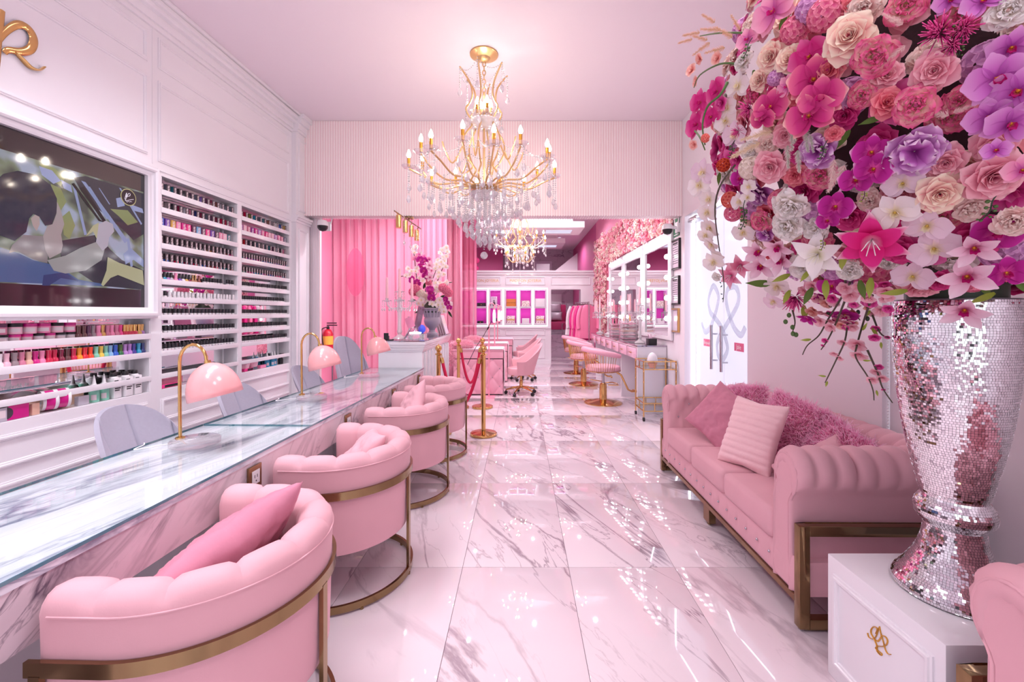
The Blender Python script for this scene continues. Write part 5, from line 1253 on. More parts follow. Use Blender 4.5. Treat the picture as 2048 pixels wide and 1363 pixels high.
# ================================================================== CURTAINS, OVAL, EXTINGUISHER
M['curtain'] = pm('pink_curtain', srgb(244,178,202), 0.8, sheen=0.2)
nt = M['curtain'].node_tree; b_ = nt.nodes['Principled BSDF']; tl_ = nt.nodes.new('ShaderNodeBsdfTranslucent'); tl_.inputs[0].default_value = srgb(246,178,205); mx_ = nt.nodes.new('ShaderNodeMixShader'); mx_.inputs[0].default_value = 0.3
nt.links.new(b_.outputs[0], mx_.inputs[1]); nt.links.new(tl_.outputs[0], mx_.inputs[2]); nt.links.new(mx_.outputs[0], nt.nodes['Material Output'].inputs[0])
M['sheer'] = clearmat('pink_sheer', (1,0.86,0.92,1), 0.0, 0.5, 0.25, 0.55, srgb(244,150,186))
def curtain(lab, x0, x1, y, mat, pitch, amp, seed, z0=0.02, z1=CEIL-0.03, nm='curtain'):
    r = random.Random(seed); ph = [r.uniform(0,6.28) for _ in range(4)]; n = int((x1-x0)/pitch*14)
    def f(u, v):
        x = x0 + (x1-x0)*u; k = x/pitch*2*pi
        d = amp*(0.75*sin(k+0.7*sin(k*0.23+ph[0])) + 0.35*sin(k*0.47+ph[1]) + 0.3*sin(k*1.9+ph[2]+v*1.2))*(0.75+0.35*v) + 0.03*sin(x*1.7+ph[3]+v)
        return (x - x0, d, z0 + (z1-z0)*v)
    m = MB().grid(f, n, 10); o = m.build(nm, mat, sharp=180); o.location = (x0, y, 0); tag(o, lab, 'curtain')
    so = o.modifiers.new('cloth_thickness', 'SOLIDIFY'); so.thickness = 0.004
    return o
curtain('wide pink curtain behind the reception chairs', -3.72, -1.95, 8.60, M['curtain'], 0.16, 0.035, 1)
curtain('pink curtain with tight folds behind the flower urn', -1.97, -1.42, 8.45, M['curtain'], 0.11, 0.04, 2)
curtain('deep pink curtain panel beside the sheer one', -1.75, -1.20, 8.95, M['curtain'], 0.12, 0.05, 3)
curtain('sheer pale pink curtain in front of the lit niches', -1.42, -0.98, 9.75, M['sheer'], 0.11, 0.03, 4, nm='sheer_curtain')
struct(MB().box(-3.75, -0.9, 8.3, 8.42, CEIL-0.05, CEIL-0.002).build('trim_5', M['ceil']))
t = thing('oval_panel', 'oval clear pink panel hanging before the wide curtain', 'panel', (-3.17, 8.30, 2.22))
MB().add([(0.175*cos(2*pi*k/48), s, 0.46*sin(2*pi*k/48)) for s in (-0.004, 0.004) for k in range(48)], [tuple(range(48)), tuple(range(48,96))[::-1]] + [(k,(k+1)%48,48+(k+1)%48,48+k) for k in range(48)]).build('disc', clearmat('pink_acrylic', (0.97,0.80,0.88,1), 0.05, 0.05, 0.5, 0.25, srgb(232,120,160)), t)
MB().cyl((-0.1,0,0.37),(-0.1,0,1.69),0.0012,5).cyl((0.1,0,0.37),(0.1,0,1.69),0.0012,5).build('hanging_wire', M['chrome'], t)
t = thing('fire_extinguisher', 'red fire extinguisher with yellow label on the pink wall', 'extinguisher', (-3.63, 8.15, 0.62))
MB().lathe([(0.085,0),(0.092,0.02),(0.092,0.42),(0.06,0.49),(0.03,0.51)], 22).build('cylinder', pm('extinguisher_red', srgb(190,30,50), 0.25, coat=0.5), t)
MB().lathe([(0.0935,0.22),(0.0935,0.38)], 22, cap=False).build('label_band', PM['yellow'], t)
MB().lathe([(0.025,0.50),(0.03,0.53),(0.02,0.57)], 12).box(-0.02,0.17,-0.015,0.015,0.575,0.595).box(-0.02,0.16,-0.015,0.015,0.615,0.635).build('valve_handle', M['black'], t)
MB().tube(smooth_path([(0,-0.02,0.55),(-0.08,-0.09,0.5),(-0.05,-0.12,0.3),(-0.02,-0.11,0.1)], 5), 0.011, 7).build('hose', M['black'], t)
MB().box(-0.115,-0.09,-0.03,0.03,0.1,0.4).build('wall_bracket', M['chrome'], t)
t = thing('cable_box', 'white electrical box on slim legs behind the tall grey chair', 'box', (-2.72, 6.35, 0))
MB().box(-0.06,0.06,-0.05,0.05,0.70,0.80).build('housing', M['whitecap'], t, bev=0.006)
for s in (-1,1): MB().cyl((s*0.045,0,0),(s*0.045,0,0.70),0.012,8).build('leg', M['chrome'], t)
MB().tube(smooth_path([(0.0,0.03,0.70),(0.03,0.05,0.5),(-0.03,0.05,0.25),(0.05,0.06,0.02)], 5), 0.008, 6).build('cable', M['black'], t)

# ================================================================== ROPE STANCHIONS
def stanchion(label, x, y):
    t = thing('rope_stanchion', label, 'stanchion', (x, y, 0), 0, 'gold rope stanchions')
    MB().lathe([(0.155,0),(0.158,0.006),(0.158,0.024),(0.150,0.032),(0.06,0.042),(0.03,0.05)], 40).build('base', M['gold'], t)
    MB().lathe([(0.025,0.045),(0.025,0.93),(0.028,0.935),(0.042,0.945),(0.042,0.952),(0.02,0.962),(0.022,0.98),(0.018,0.985)], 24).build('pole', M['gold'], t)
    MB().ball((0,0,1.018),0.040,18).lathe([(0.008,1.055),(0.006,1.065),(0.001,1.072)], 10).build('finial', M['gold'], t, sharp=60)
    return t
s1 = stanchion('gold rope stanchion standing free in the aisle, its round base in full view', -0.43, 5.08)
dup(s1, (-0.97, 5.13, 0), 0, 'gold rope stanchion half hidden behind the last barrel chair')
dup(s1, (-0.57, 6.55, 0), 0, 'gold rope stanchion in front of the tufted table, at its aisle end')
dup(s1, (-0.93, 6.52, 0), 0, 'gold rope stanchion in front of the tufted table, at its desk end')
def rope(lab, p0, p1, sag):
    P = []; a, b = Vector(p0), Vector(p1)
    for k in range(25):
        q = k/24; p = a.lerp(b, q); p.z -= sag*(1-(2*q-1)**2)**1.0*(1.0) if True else 0; P.append(p)
    o = tag(MB().tube([p-a for p in P], 0.019, 12).build('velvet_rope', M['rope'], sharp=180), lab, 'rope', 'crimson velvet ropes'); o.location = a
    for e, f in ((0,1),(24,23)):
        d = (P[f]-P[e]).normalized(); MB().cyl(P[e]-a-d*0.005, P[e]-a+d*0.06, 0.022, 12).tube([P[e]-a, P[e]-a+Vector((0,0,0.035)), P[e]-a+Vector((0.02*(1 if e else -1),0,0.045))], 0.006, 6).build('end_clip', M['gold'], o)
rope('crimson rope sagging between the aisle stanchion and the one behind the last chair', (-0.93, 5.125, 0.90), (-0.47, 5.085, 0.90), 0.55)
rope('crimson rope sagging between the two stanchions before the tufted table', (-0.895, 6.525, 0.90), (-0.605, 6.545, 0.90), 0.52)

# ================================================================== TUFTED MANICURE TABLES, PINK CHAIRS, PINK LAMPS
def nail_table(lab, x0, x1, y0, y1):
    t = thing('manicure_table', lab, 'table', ((x0+x1)/2, (y0+y1)/2, 0), 0, 'tufted manicure tables'); hx, hy = (x1-x0)/2, (y1-y0)/2
    def front(u, v):
        x = -hx + 2*hx*u; z = 0.03 + 0.60*v; A = x/0.125; B = z/0.155
        return (x, -hy + 0.02 - 0.024*(abs(sin(pi*(A+B)*0.5)*sin(pi*(A-B)*0.5))**0.4), z)
    m = MB(); m.grid(front, 70, 44); m.box(-hx, hx, -hy+0.02, hy, 0.02, 0.63); m.build('body', M['tablepink'], t, sharp=80)
    for i in range(-4, 5):
        for j in range(1, 5):
            if (i+j) % 2 == 0 and abs(i*0.125) < hx-0.03: MB().ball((i*0.125, -hy+0.014, j*0.155), 0.009, 8).build('button', M['chrome'], t)
    MB().box(-hx+0.06, hx-0.06, -hy+0.05, hy-0.05, 0, 0.02).build('plinth', M['dark'], t)
    MB().box(-hx-0.01, 0.0-0.004, -hy, hy, 0.645, 0.775).box(0.004, hx+0.01, -hy, hy, 0.645, 0.775).build('drawer', M['tablepink'], t, bev=0.006)
    MB().box(-hx, hx, -hy+0.02, hy-0.01, 0.63, 0.646).build('shadow_gap', M['dark'], t)
    MB().box(-hx-0.015, hx+0.015, -hy-0.01, hy+0.01, 0.775, 0.80).build('tabletop', M['tablepink'], t, bev=0.008)
    def cloth(u, v):
        x = -hx + 0.05 + (2*hx+0.09)*u; y = -hy-0.016+(2*hy+0.03)*v; z = 0.806
        if x > hx+0.018: z -= (x-hx-0.018)*5.2; x = hx+0.022 + 0.004*sin(y*40)
        return (x, y, z)
    MB().grid(cloth, 40, 12).build('cloth', pm('white_paper_cloth', srgb(250,232,240), 0.7) if 'clothm' not in M else M['clothm'], t, sharp=70)
    return t
t1 = nail_table('tufted pink manicure table right behind the rope stanchions', -1.16, -0.30, 7.50, 8.10)
dup(t1, (-0.70, 9.25, 0), 0, 'tufted pink manicure table, second in the row'); dup(t1, (-0.62, 10.75, 0), 0, 'tufted pink manicure table, last in the row before the niches')
for k, (x, y) in enumerate(((-1.03,7.72),(-0.98,9.15))):
    furry(('pale fluffy pillow on the manicure table behind the ropes','pale fluffy pillow on the second manicure table')[k], 0.36, 0.34, (x, y, 0.865), (0.1,0,0.3), 60+k, 2200, 'fluffy_pillow', 'furpale', 0.045, 'cushion')
furry('pale fluffy throw hanging off the desk-side end of the manicure table', 0.30, 0.40, (-1.20, 7.56, 0.70), (radians(80),0,radians(20)), 64, 1800, 'fluffy_throw', 'furpale', 0.05, 'throw')
def office_chair(lab, loc, rz):
    t = thing('office_chair', lab, 'chair', loc, rz, 'pink swivel chairs at the manicure tables')
    for k in range(5):
        a = 2*pi*k/5+0.3; c, s = cos(a), sin(a)
        MB().tube([(0.03*c,0.03*s,0.13),(0.14*c,0.14*s,0.115),(0.27*c,0.27*s,0.075)], 0.018, 8, radii=[0.02,0.018,0.012]).build('leg', M['gold'], t)
        MB().cyl((0.27*c-0.02*s,0.27*s+0.02*c,0.03),(0.27*c+0.02*s,0.27*s-0.02*c,0.03),0.03,14).cyl((0.27*c,0.27*s,0.04),(0.27*c,0.27*s,0.08),0.01,8).build('caster', M['black'], t)
    MB().lathe([(0.03,0.12),(0.03,0.24),(0.02,0.25),(0.02,0.36)], 14).build('gas_post', M['gold'], t)
    def shell(off):
        def f(u, v):
            a = radians(-118 + 236*u); c = cos(a); top = 0.60 + 0.30*max(0,c)**1.2; bot = 0.36
            z = bot + (top-bot)*v; r = 0.20 + 0.075*v**0.8 + off
            return (c*r*1.0 + 0.09*max(0,c)*v**1.5, sin(a)*r*1.08, z)
        return f
    m = MB(); nu = 40; m.grid(shell(-0.018), nu, 12); m.grid(shell(0.018), nu, 12, flip=True); n = (nu+1)*13
    for i in range(nu): m.f.append((12*(nu+1)+i, 12*(nu+1)+i+1, n+12*(nu+1)+i+1, n+12*(nu+1)+i)); m.m.append(0); m.f.append((i, n+i, n+i+1, i+1)); m.m.append(0)
    for j in range(12):
        for e in (0, nu): m.f.append((j*(nu+1)+e, (j+1)*(nu+1)+e, n+(j+1)*(nu+1)+e, n+j*(nu+1)+e)); m.m.append(0)
    m.build('backrest', M['velvet'], t, sharp=75)
    pts = [(-0.02+0.225*cos(2*pi*k/30), 0.235*sin(2*pi*k/30)) for k in range(30)]
    MB().prism(pts, 0.12, M=Matrix.Translation((0,0,0.355))).build('seat', M['velvet'], t, bev=0.025)
    return t
o1 = office_chair('pink swivel chair on a gold star base at the table behind the ropes', (0.02, 7.62, 0), radians(12))
dup(o1, (0.08, 9.25, 0), radians(5), 'pink swivel chair at the second manicure table')
dup(o1, (0.06, 10.8, 0), radians(-4), 'pink swivel chair at the last manicure table')
M['polepink'] = pm('pink_metal_pole', srgb(244,160,182), 0.35)
def floor_lamp(lab, x, y):
    t = thing('floor_lamp', lab, 'lamp', (x, y, 0), 0, 'slim pink floor lamps')
    MB().box(-0.10,0.10,-0.10,0.10,0,0.012).build('base', M['polepink'], t); MB().cyl((0,0,0.01),(0,0,1.56),0.013,10).tube([(0,0,1.54)]+[(0.045-0.045*cos(pi*k/8),0,1.56+0.045*sin(pi*k/8)) for k in range(9)]+[(0.09,0,1.50)], 0.009, 8).build('pole', M['polepink'], t)
    MB().lathe([(0.014,1.27),(0.026,1.29),(0.026,1.42),(0.016,1.49)], 14, (0.09,0,0)).build('light_tube', M['tube'], t); MB().lathe([(0.02,1.49),(0.02,1.51)], 10, (0.09,0,0)).lathe([(0.02,1.25),(0.035,1.27)], 10, (0.09,0,0)).box(-0.01,0.09,-0.01,0.01,1.24,1.26).build('socket', M['polepink'], t)
    return t
f1 = floor_lamp('slim pink floor lamp with a light tube beside the first manicure table', -0.53, 7.36)
dup(f1, (-0.515, 8.75, 0), 0, 'slim pink floor lamp beside the second manicure table'); dup(f1, (-0.53, 10.2, 0), 0, 'slim pink floor lamp beside the last manicure table')
c_ = smooth_path([(-0.48,7.30,1.30),(-0.62,7.33,1.05),(-0.75,7.30,0.85),(-0.90,7.38,0.55)], 6)
o = tag(MB().tube([p - c_[0] for p in c_], 0.005, 6).build('lamp_cord', M['black']), 'thin black cord slanting down across the first manicure table', 'cord'); o.location = c_[0]; MB().cyl((-0.05,0.01,-0.10),(-0.075,0.015,-0.145),0.013,8).build('inline_switch', M['black'], o)
# spot bar under the bulkhead with crystal strings
sb = thing('spotlight_bar', 'brass bar of four spotlights with crystal strings under the bulkhead', 'spotlight', (-1.45, 5.63, 2.69))
MB().lathe([(0.06,-0.025),(0.065,-0.002)], 24).cyl((0,0,-0.02),(0,0,-0.05),0.01,8).build('canopy', M['bronze'], sb)
MB().cyl((-0.03,-0.55,-0.05),(0.03,0.55,-0.05),0.008,8).build('bar', M['bronze'], sb)
for k in range(4):
    y = -0.48+0.3*k; h = MB().cyl((-0.03+0.06*(y+.55)/1.1, y, -0.05),(0.0,y,-0.09),0.006,6).cyl((0,y,-0.09),(0,y,-0.24),0.033,16).build('spot_head', M['gold'], sb)
    m = MB()
    for q in range(14): m.ball((0.05,y+0.06,-0.08-0.02*q), 0.007, 6)
    m.lathe([(0.001,0),(0.018,0.03),(0.001,0.08)], 6, (0.05,y+0.06,-0.44)); m.build('crystal_strand', M['crystal2'], sb, sharp=10)

# ================================================================== NICHE PARTITION in the rear
YP = 12.2; nx = [-1.53,-1.10,-0.70,-0.25,0.16,0.57]; zs = ((1.61,2.077),(1.13,1.575))
pt = MB(); xb = -3.75
xs_ = sorted([xb] + [v for x in nx for v in (x-0.15, x+0.15)] + [0.88])
for i in range(len(xs_)-1):
    if any(abs(xs_[i]-(x-0.15)) < 1e-6 for x in nx):
        pt.box(xs_[i], xs_[i+1], YP, YP+0.35, 0, 1.13); pt.box(xs_[i], xs_[i+1], YP, YP+0.35, 1.575, 1.61); pt.box(xs_[i], xs_[i+1], YP, YP+0.35, 2.077, 2.62)
    else: pt.box(xs_[i], xs_[i+1], YP, YP+0.35, 0, 2.62)
pt.box(0.88, XR, YP, YP+0.35, 2.10, 2.62); pt.box(1.72, XR, YP, YP+0.35, 0, 2.10)
struct(pt.build('wall_partition', M['white'], smooth=False))
M['niche'] = pm('magenta_niche_back', srgb(214,70,180), 0.5)
struct(MB().box(-1.75, 0.76, YP+0.27, YP+0.30, 1.13, 2.08).build('wall_niche_back', M['niche']))
mo = MB(); yf = YP-0.0
def mouldy(mb, x0, x1, z0, z1, w=0.03, t=0.02):
    mb.ring(lambda u, v, h: (u, yf-h, v), x0, x1, z0, z1, [(0,-0.002),(0,t*0.7),(w*0.3,t),(w*0.7,t),(w,t*0.6),(w,-0.002)])
for a, b in ((-1.56,-0.54),(-0.41,0.72),(0.87,2.0)): mouldy(mo, a, b, 2.22, 2.46)
for a, b in ((-1.56,-0.54),(-0.41,0.72)): mouldy(mo, a, b, 0.80, 0.97); mouldy(mo, a, b, 0.15, 0.72)
for x in nx:
    for z0, z1 in zs: mouldy(mo, x-0.165, x+0.165, z0-0.012, z1+0.012, 0.022, 0.03)
for z0, z1, t in ((2.50,2.53,0.03),(2.53,2.58,0.05),(2.58,2.63,0.08),(1.00,1.04,0.04),(0,0.1,0.02)): mo.box(-3.7, XR if z0 > 2 else 0.87, yf-t, yf+0.002, z0, z1)
struct(mo.build('trim_6', M['white']))
ls = MB()
for k in range(len(nx)-1): ls.box((nx[k]+nx[k+1])/2-0.02, (nx[k]+nx[k+1])/2+0.02, yf-0.006, yf-0.001, 1.10, 2.10)
ls.box(-1.75, 0.78, yf-0.006, yf-0.001, 2.115, 2.145); ls.box(-1.75, 0.78, yf-0.006, yf-0.001, 1.055, 1.085); ls.box(0.765,0.785,yf-0.006,yf-0.001,1.06,2.14)
struct(ls.build('trim_7', M['led2'])); 
ls2 = MB()
for x in nx:
    for z0, z1 in zs: ls2.box(x-0.14, x+0.14, yf+0.02, yf+0.05, z1-0.008, z1-0.001)
struct(ls2.build('trim_8', emat('magenta_led', (1,0.40,0.92,1), 30)))
FACE_MY = (pi/2, 0, 0)
M['goldtxt'] = pm('gold_lettering', srgb(214,176,120), 0.3, 0.8)
for k, x in enumerate((-1.05, 0.155)):
    s = thing('gold_lettering_sign', ('gold jewellery lettering behind the sheer curtain','gold jewellery lettering over the uncovered niches')[k], 'sign', (x, YP, 2.345))
    text('MADISON JOYERIA', 0.115, (0,-0.004,0), FACE_MY, M['goldtxt'], s, ext=0.003, sx=0.92)
def nichebox(nm, lab, cat, col, row, w, h, mat, dx=0.0, deco=None, d=0.12):
    o = MB().box(-w/2,w/2,-d/2,d/2,0,h).build(nm, mat, bev=0.004); o.location = (nx[col]+dx, YP+0.09, zs[row][0]+0.001); tag(o, lab, cat); 
    if deco: deco(o, w, h, d)
    return o
M['orange'] = pm('orange_brown_card', srgb(214,132,56), 0.5); M['giftprint'] = pm('patterned_gift_paper', srgb(226,206,196), 0.4)
nt = M['giftprint'].node_tree; vz = nt.nodes.new('ShaderNodeTexVoronoi'); vz.inputs['Scale'].default_value = 26; cr = nt.nodes.new('ShaderNodeValToRGB'); cr.color_ramp.elements[0].color = srgb(170,130,120); cr.color_ramp.elements[1].color = srgb(244,232,228); cr.color_ramp.elements[0].position = 0.15; cr.color_ramp.elements[1].position = 0.5
tc = nt.nodes.new('ShaderNodeTexCoord'); nt.links.new(tc.outputs['Object'], vz.inputs['Vector']); nt.links.new(vz.outputs['Distance'], cr.inputs[0]); nt.links.new(cr.outputs[0], nt.nodes['Principled BSDF'].inputs['Base Color'])
dot = lambda o,w,h,d: MB().ball((0,-d/2,h*0.5),0.014,8).build('emblem', M['gold'], o)
band = lambda o,w,h,d: MB().box(-w/2-0.002,w/2+0.002,-d/2-0.003,d/2,h*0.42,h*0.6).build('ribbon', M['goldtxt'], o)
nichebox('gift_box', 'flat black box in the upper niche beside the sheer curtain', 'box', 1, 0, 0.24, 0.11, M['blackm'], 0, dot)
nichebox('gift_box', 'small black box in the lower niche beside the sheer curtain', 'box', 1, 1, 0.17, 0.075, M['blackm'], -0.03, dot)
def card(o, w, h, d):
    text('CHANEL', 0.032, (0,-d/2-0.002,h*0.86), FACE_MY, M['black'], o, ext=0.0005)
    MB().lathe([(0.001,-0.02),(0.022,-0.005),(0.001,0.02)], 10, (0,-d/2,h*0.62)).box(-0.035,0.035,-d/2-0.003,-d/2,0.02,h*0.42).box(-0.012,0.012,-d/2-0.003,-d/2,h*0.4,h*0.6).build('figure_print', M['black'], o)
nichebox('picture_book', 'white book with a black figure standing in an upper niche', 'book', 2, 0, 0.18, 0.29, M['paper'], -0.04, card, 0.05)
nichebox('gift_box', 'dark box in the lower niche under the white book', 'box', 2, 1, 0.16, 0.15, M['dark'], 0.03)
nichebox('gift_box', 'orange-brown box with dark lettering in an upper niche', 'box', 3, 0, 0.27, 0.22, M['orange'], 0, lambda o,w,h,d: text('LOUIS VUITTON', 0.034, (0,-d/2-0.002,h*0.5), FACE_MY, M['black'], o, ext=0.0005))
nichebox('gift_box', 'patterned box in the lower niche under the orange one', 'box', 3, 1, 0.23, 0.22, M['giftprint'], -0.01, band)
nichebox('gift_box', 'patterned cream box in an upper niche next to the orange one', 'box', 4, 0, 0.23, 0.17, M['giftprint'])
nichebox('gift_box', 'plain white box in the lower niche under the patterned cream one', 'box', 4, 1, 0.21, 0.15, M['whitecap'])
nichebox('paper_bag', 'wide white bag in the upper niche by the doorway', 'bag', 5, 0, 0.28, 0.23, M['whitecap'])
nichebox('gift_box', 'patterned box in the lower niche by the doorway', 'box', 5, 1, 0.23, 0.22, M['giftprint'], 0, band)
# balloons on the partition
for k, (x, z, r_) in enumerate(((-1.34,2.78,0.11),(-1.24,2.93,0.09),(-1.25,2.70,0.08))):
    o = MB().ball((0,0,0), r_, 16).lathe([(0.012,-r_-0.015),(0.002,-r_+0.005)], 8).build('balloon', PM['hotpink'], sharp=180); o.location = (x, YP+0.1, z); tag(o, f'hot pink balloon above the partition beside the curtain, {("lower big","upper","small lower")[k]} one', 'balloon', 'hot pink balloons')
for k, (x, y, p) in enumerate([q for q in DOWN if q[1] > 12]):
    t = thing('downlight', ('round recessed downlight beyond the partition, by the stair panel','round recessed downlight beyond the partition, by the pink end wall')[k], 'ceiling light', (x, y, CEIL-0.001))
    MB().lathe([(0.055,-0.004),(0.06,-0.012),(0.085,-0.012),(0.09,0)], 20, cap=False).build('trim_ring', M['whitecap'], t); MB().lathe([(0.001,-0.003),(0.056,-0.003)], 16, cap=False).build('lens', M['tube'], t)
# drop panels with light tubes under the rear ceiling
for k, (x0, x1, y0, y1) in enumerate(((-0.9,1.35,9.0,9.9),(-0.86,1.30,12.4,13.6))):
    t = thing('light_panel', ('suspended white light panel over the manicure tables','suspended white light panel beyond the partition')[k], 'ceiling light', ((x0+x1)/2, (y0+y1)/2, 3.22 if k < 1 else 3.45)); hx, hy = (x1-x0)/2, (y1-y0)/2
    MB().box(-hx,hx,-hy,hy,0,0.13).box(-hx*0.8,hx*0.8,-hy*0.7,hy*0.7,0.13,CEIL-t.location.z-0.002).build('housing', M['ceil'], t, bev=0.005)
    for s in (-0.55, 0.55):
        for q in (-1,0,1): MB().box(s*hx-0.28,s*hx+0.28,q*0.14-0.02,q*0.14+0.02,-0.012,-0.001).build('tube', M['paneltube'], t)
t = thing('smoke_detector', 'small white detector disc on the rear ceiling', 'detector', (0.72, 11.2, CEIL-0.001)); MB().lathe([(0.06,-0.03),(0.07,-0.01),(0.07,0)], 18).build('cover', M['whitecap'], t)
# store behind the doorway: platform, pedicure chair, panel, sign, stair parapet
struct(MB().box(0.3, 2.05, 14.0, 16.2, 0, 0.72).build('floor_platform', M['marblewall']))
t = thing('pedicure_chair', 'magenta pedicure armchair with two silver cushions through the doorway', 'armchair', (1.30, 14.75, 0.721))
MB().box(-0.36,0.30,-0.35,0.3,0.15,0.42).build('seat', pm('magenta_leather', srgb(190,50,110), 0.4), t, bev=0.04); MB().box(-0.36,0.30,0.2,0.4,0.15,1.0).build('backrest', pm('magenta_leather_b', srgb(186,48,106), 0.4), t, bev=0.05); MB().box(0.30,0.48,-0.35,0.4,0.05,0.72).build('armrest', pm('magenta_leather_c', srgb(196,52,112), 0.4), t, bev=0.05)
MB().box(-0.5,-0.36,-0.35,0.4,0.05,0.72).build('armrest', M['dark'], t, bev=0.05); MB().cyl((0.1,-0.4,0),(0.1,-0.4,0.35),0.012,8).tube([(0.1,-0.45,0.1),(0.1,-0.5,0.35),(0.3,-0.5,0.40),(0.32,-0.45,0.1)],0.012,8).build('foot_rail', M['chrome'], t)
sil = pillow_mesh('silver_cushion', pm('silver_sequin', srgb(176,160,172), 0.4, 0.3, bump=0.5, bscale=90), 0.42, 0.34, 0.08, 0.006, 77, 12)
cushion('silver cushion, upper one on the magenta pedicure chair', sil, (1.22, 14.88, 1.60), (radians(75),0,0.1)); cushion('silver cushion, lower one on the magenta pedicure chair', sil, (1.24, 14.72, 1.32), (radians(60),0,-0.1))
t = thing('electrical_panel', 'white electrical panel door on the marble wall beyond the doorway', 'panel', (1.42, 16.99, 1.62)); MB().box(-0.22,0.22,-0.06,0,0,0.55).build('cabinet', M['whitecap'], t, bev=0.006); MB().box(-0.19,0.19,-0.068,-0.06,0.03,0.52).build('door', M['whitecap'], t, bev=0.004)
t = thing('warning_sign', 'small yellow sign over the electrical panel', 'sign', (1.45, 16.99, 2.42)); MB().box(-0.10,0.10,-0.006,0,0,0.20).build('plate', PM['yellow'], t); MB().box(-0.05,0.05,-0.008,-0.006,0.06,0.14).build('print', M['orange'], t)
struct(MB().prism([(0,0),(1.2,0),(1.2,0.95)], 0.08, M=Matrix.Translation((1.0,15.8,2.75))@Matrix.Rotation(pi/2,4,'X')).build('trim_9', M['white']))
t = thing('wall_unit', 'grey recessed wall unit on the rear marble wall above the partition', 'appliance', (0.9, 16.99, 2.75)); MB().box(-0.35,0.35,-0.12,0,0,0.7).build('housing', M['paper'], t, bev=0.01); MB().box(-0.26,0.26,-0.13,-0.12,0.08,0.6).build('screen', M['chrome'], t)
# coat rack with robes
ck = thing('coat_rack', 'chrome rail full of salon robes beside the doorway', 'rack', (1.60, 11.12, 0), radians(106))
MB().cyl((-0.42,0,0.04),(-0.42,0,1.72),0.013,8).cyl((0.42,0,0.04),(0.42,0,1.72),0.013,8).cyl((-0.42,0,1.70),(0.42,0,1.70),0.013,8).cyl((-0.42,-0.2,0.03),(-0.42,0.2,0.03),0.013,8).cyl((0.42,-0.2,0.03),(0.42,0.2,0.03),0.013,8).build('rail_frame', M['chrome'], ck)
def robe(lab, x, mat, ln, seed):
    r = random.Random(seed); t = thing('salon_robe', lab, 'robe', (1.60-0.276*x, 11.12+0.961*x, 1.70), radians(16+r.uniform(-4,4)), 'salon robes on the rail')
    def body(u, v):
        a = 2*pi*u; wd = 0.17 + 0.10*min(1, v*3.5)**0.7 + 0.05*v; th = 0.04 + 0.025*v
        fold = 1 + 0.10*v*sin(a*7+seed)
        return (wd*cos(a)*fold*(0.35+0.65*min(1,(v+0.02)*7)), th*sin(a)*fold, -0.06 - ln*v)
    MB().grid(body, 42, 16, cu=True).build('body', mat, t, sharp=90)
    for s in (-1,1): MB().tube(smooth_path([(s*0.17,0,-0.11),(s*0.25,-0.02,-0.28),(s*0.28,-0.04,-0.50),(s*0.27,-0.05,-0.66)],4), 0.06, 10, radii=None, flat=(1,0.6)).build('sleeve', mat, t, sharp=90)
    MB().tube([(-0.17,0,-0.08),(0,0,-0.03),(0.17,0,-0.08)],0.008,6).tube([(0,0,-0.03),(0,0,0.012),(0.015,0,0.018)],0.004,6).build('hanger', M['chrome'], t)
RB = pm('pink_satin', srgb(236,130,170), 0.35, sheen=0.3); RM = pm('magenta_satin', srgb(214,30,130), 0.35, sheen=0.3)
robe('pink satin robe hanging first on the rail, at the flower strip', -0.34, RB, 0.84, 5); robe('magenta robe hanging second on the rail', -0.20, RM, 0.90, 4); robe('pink satin robe in the middle of the rail', -0.05, RB, 0.86, 3); robe('magenta robe hanging next to the white one', 0.12, RM, 0.92, 2); robe('white robe at the doorway end of the rail', 0.30, M['whitecap'], 0.78, 1)
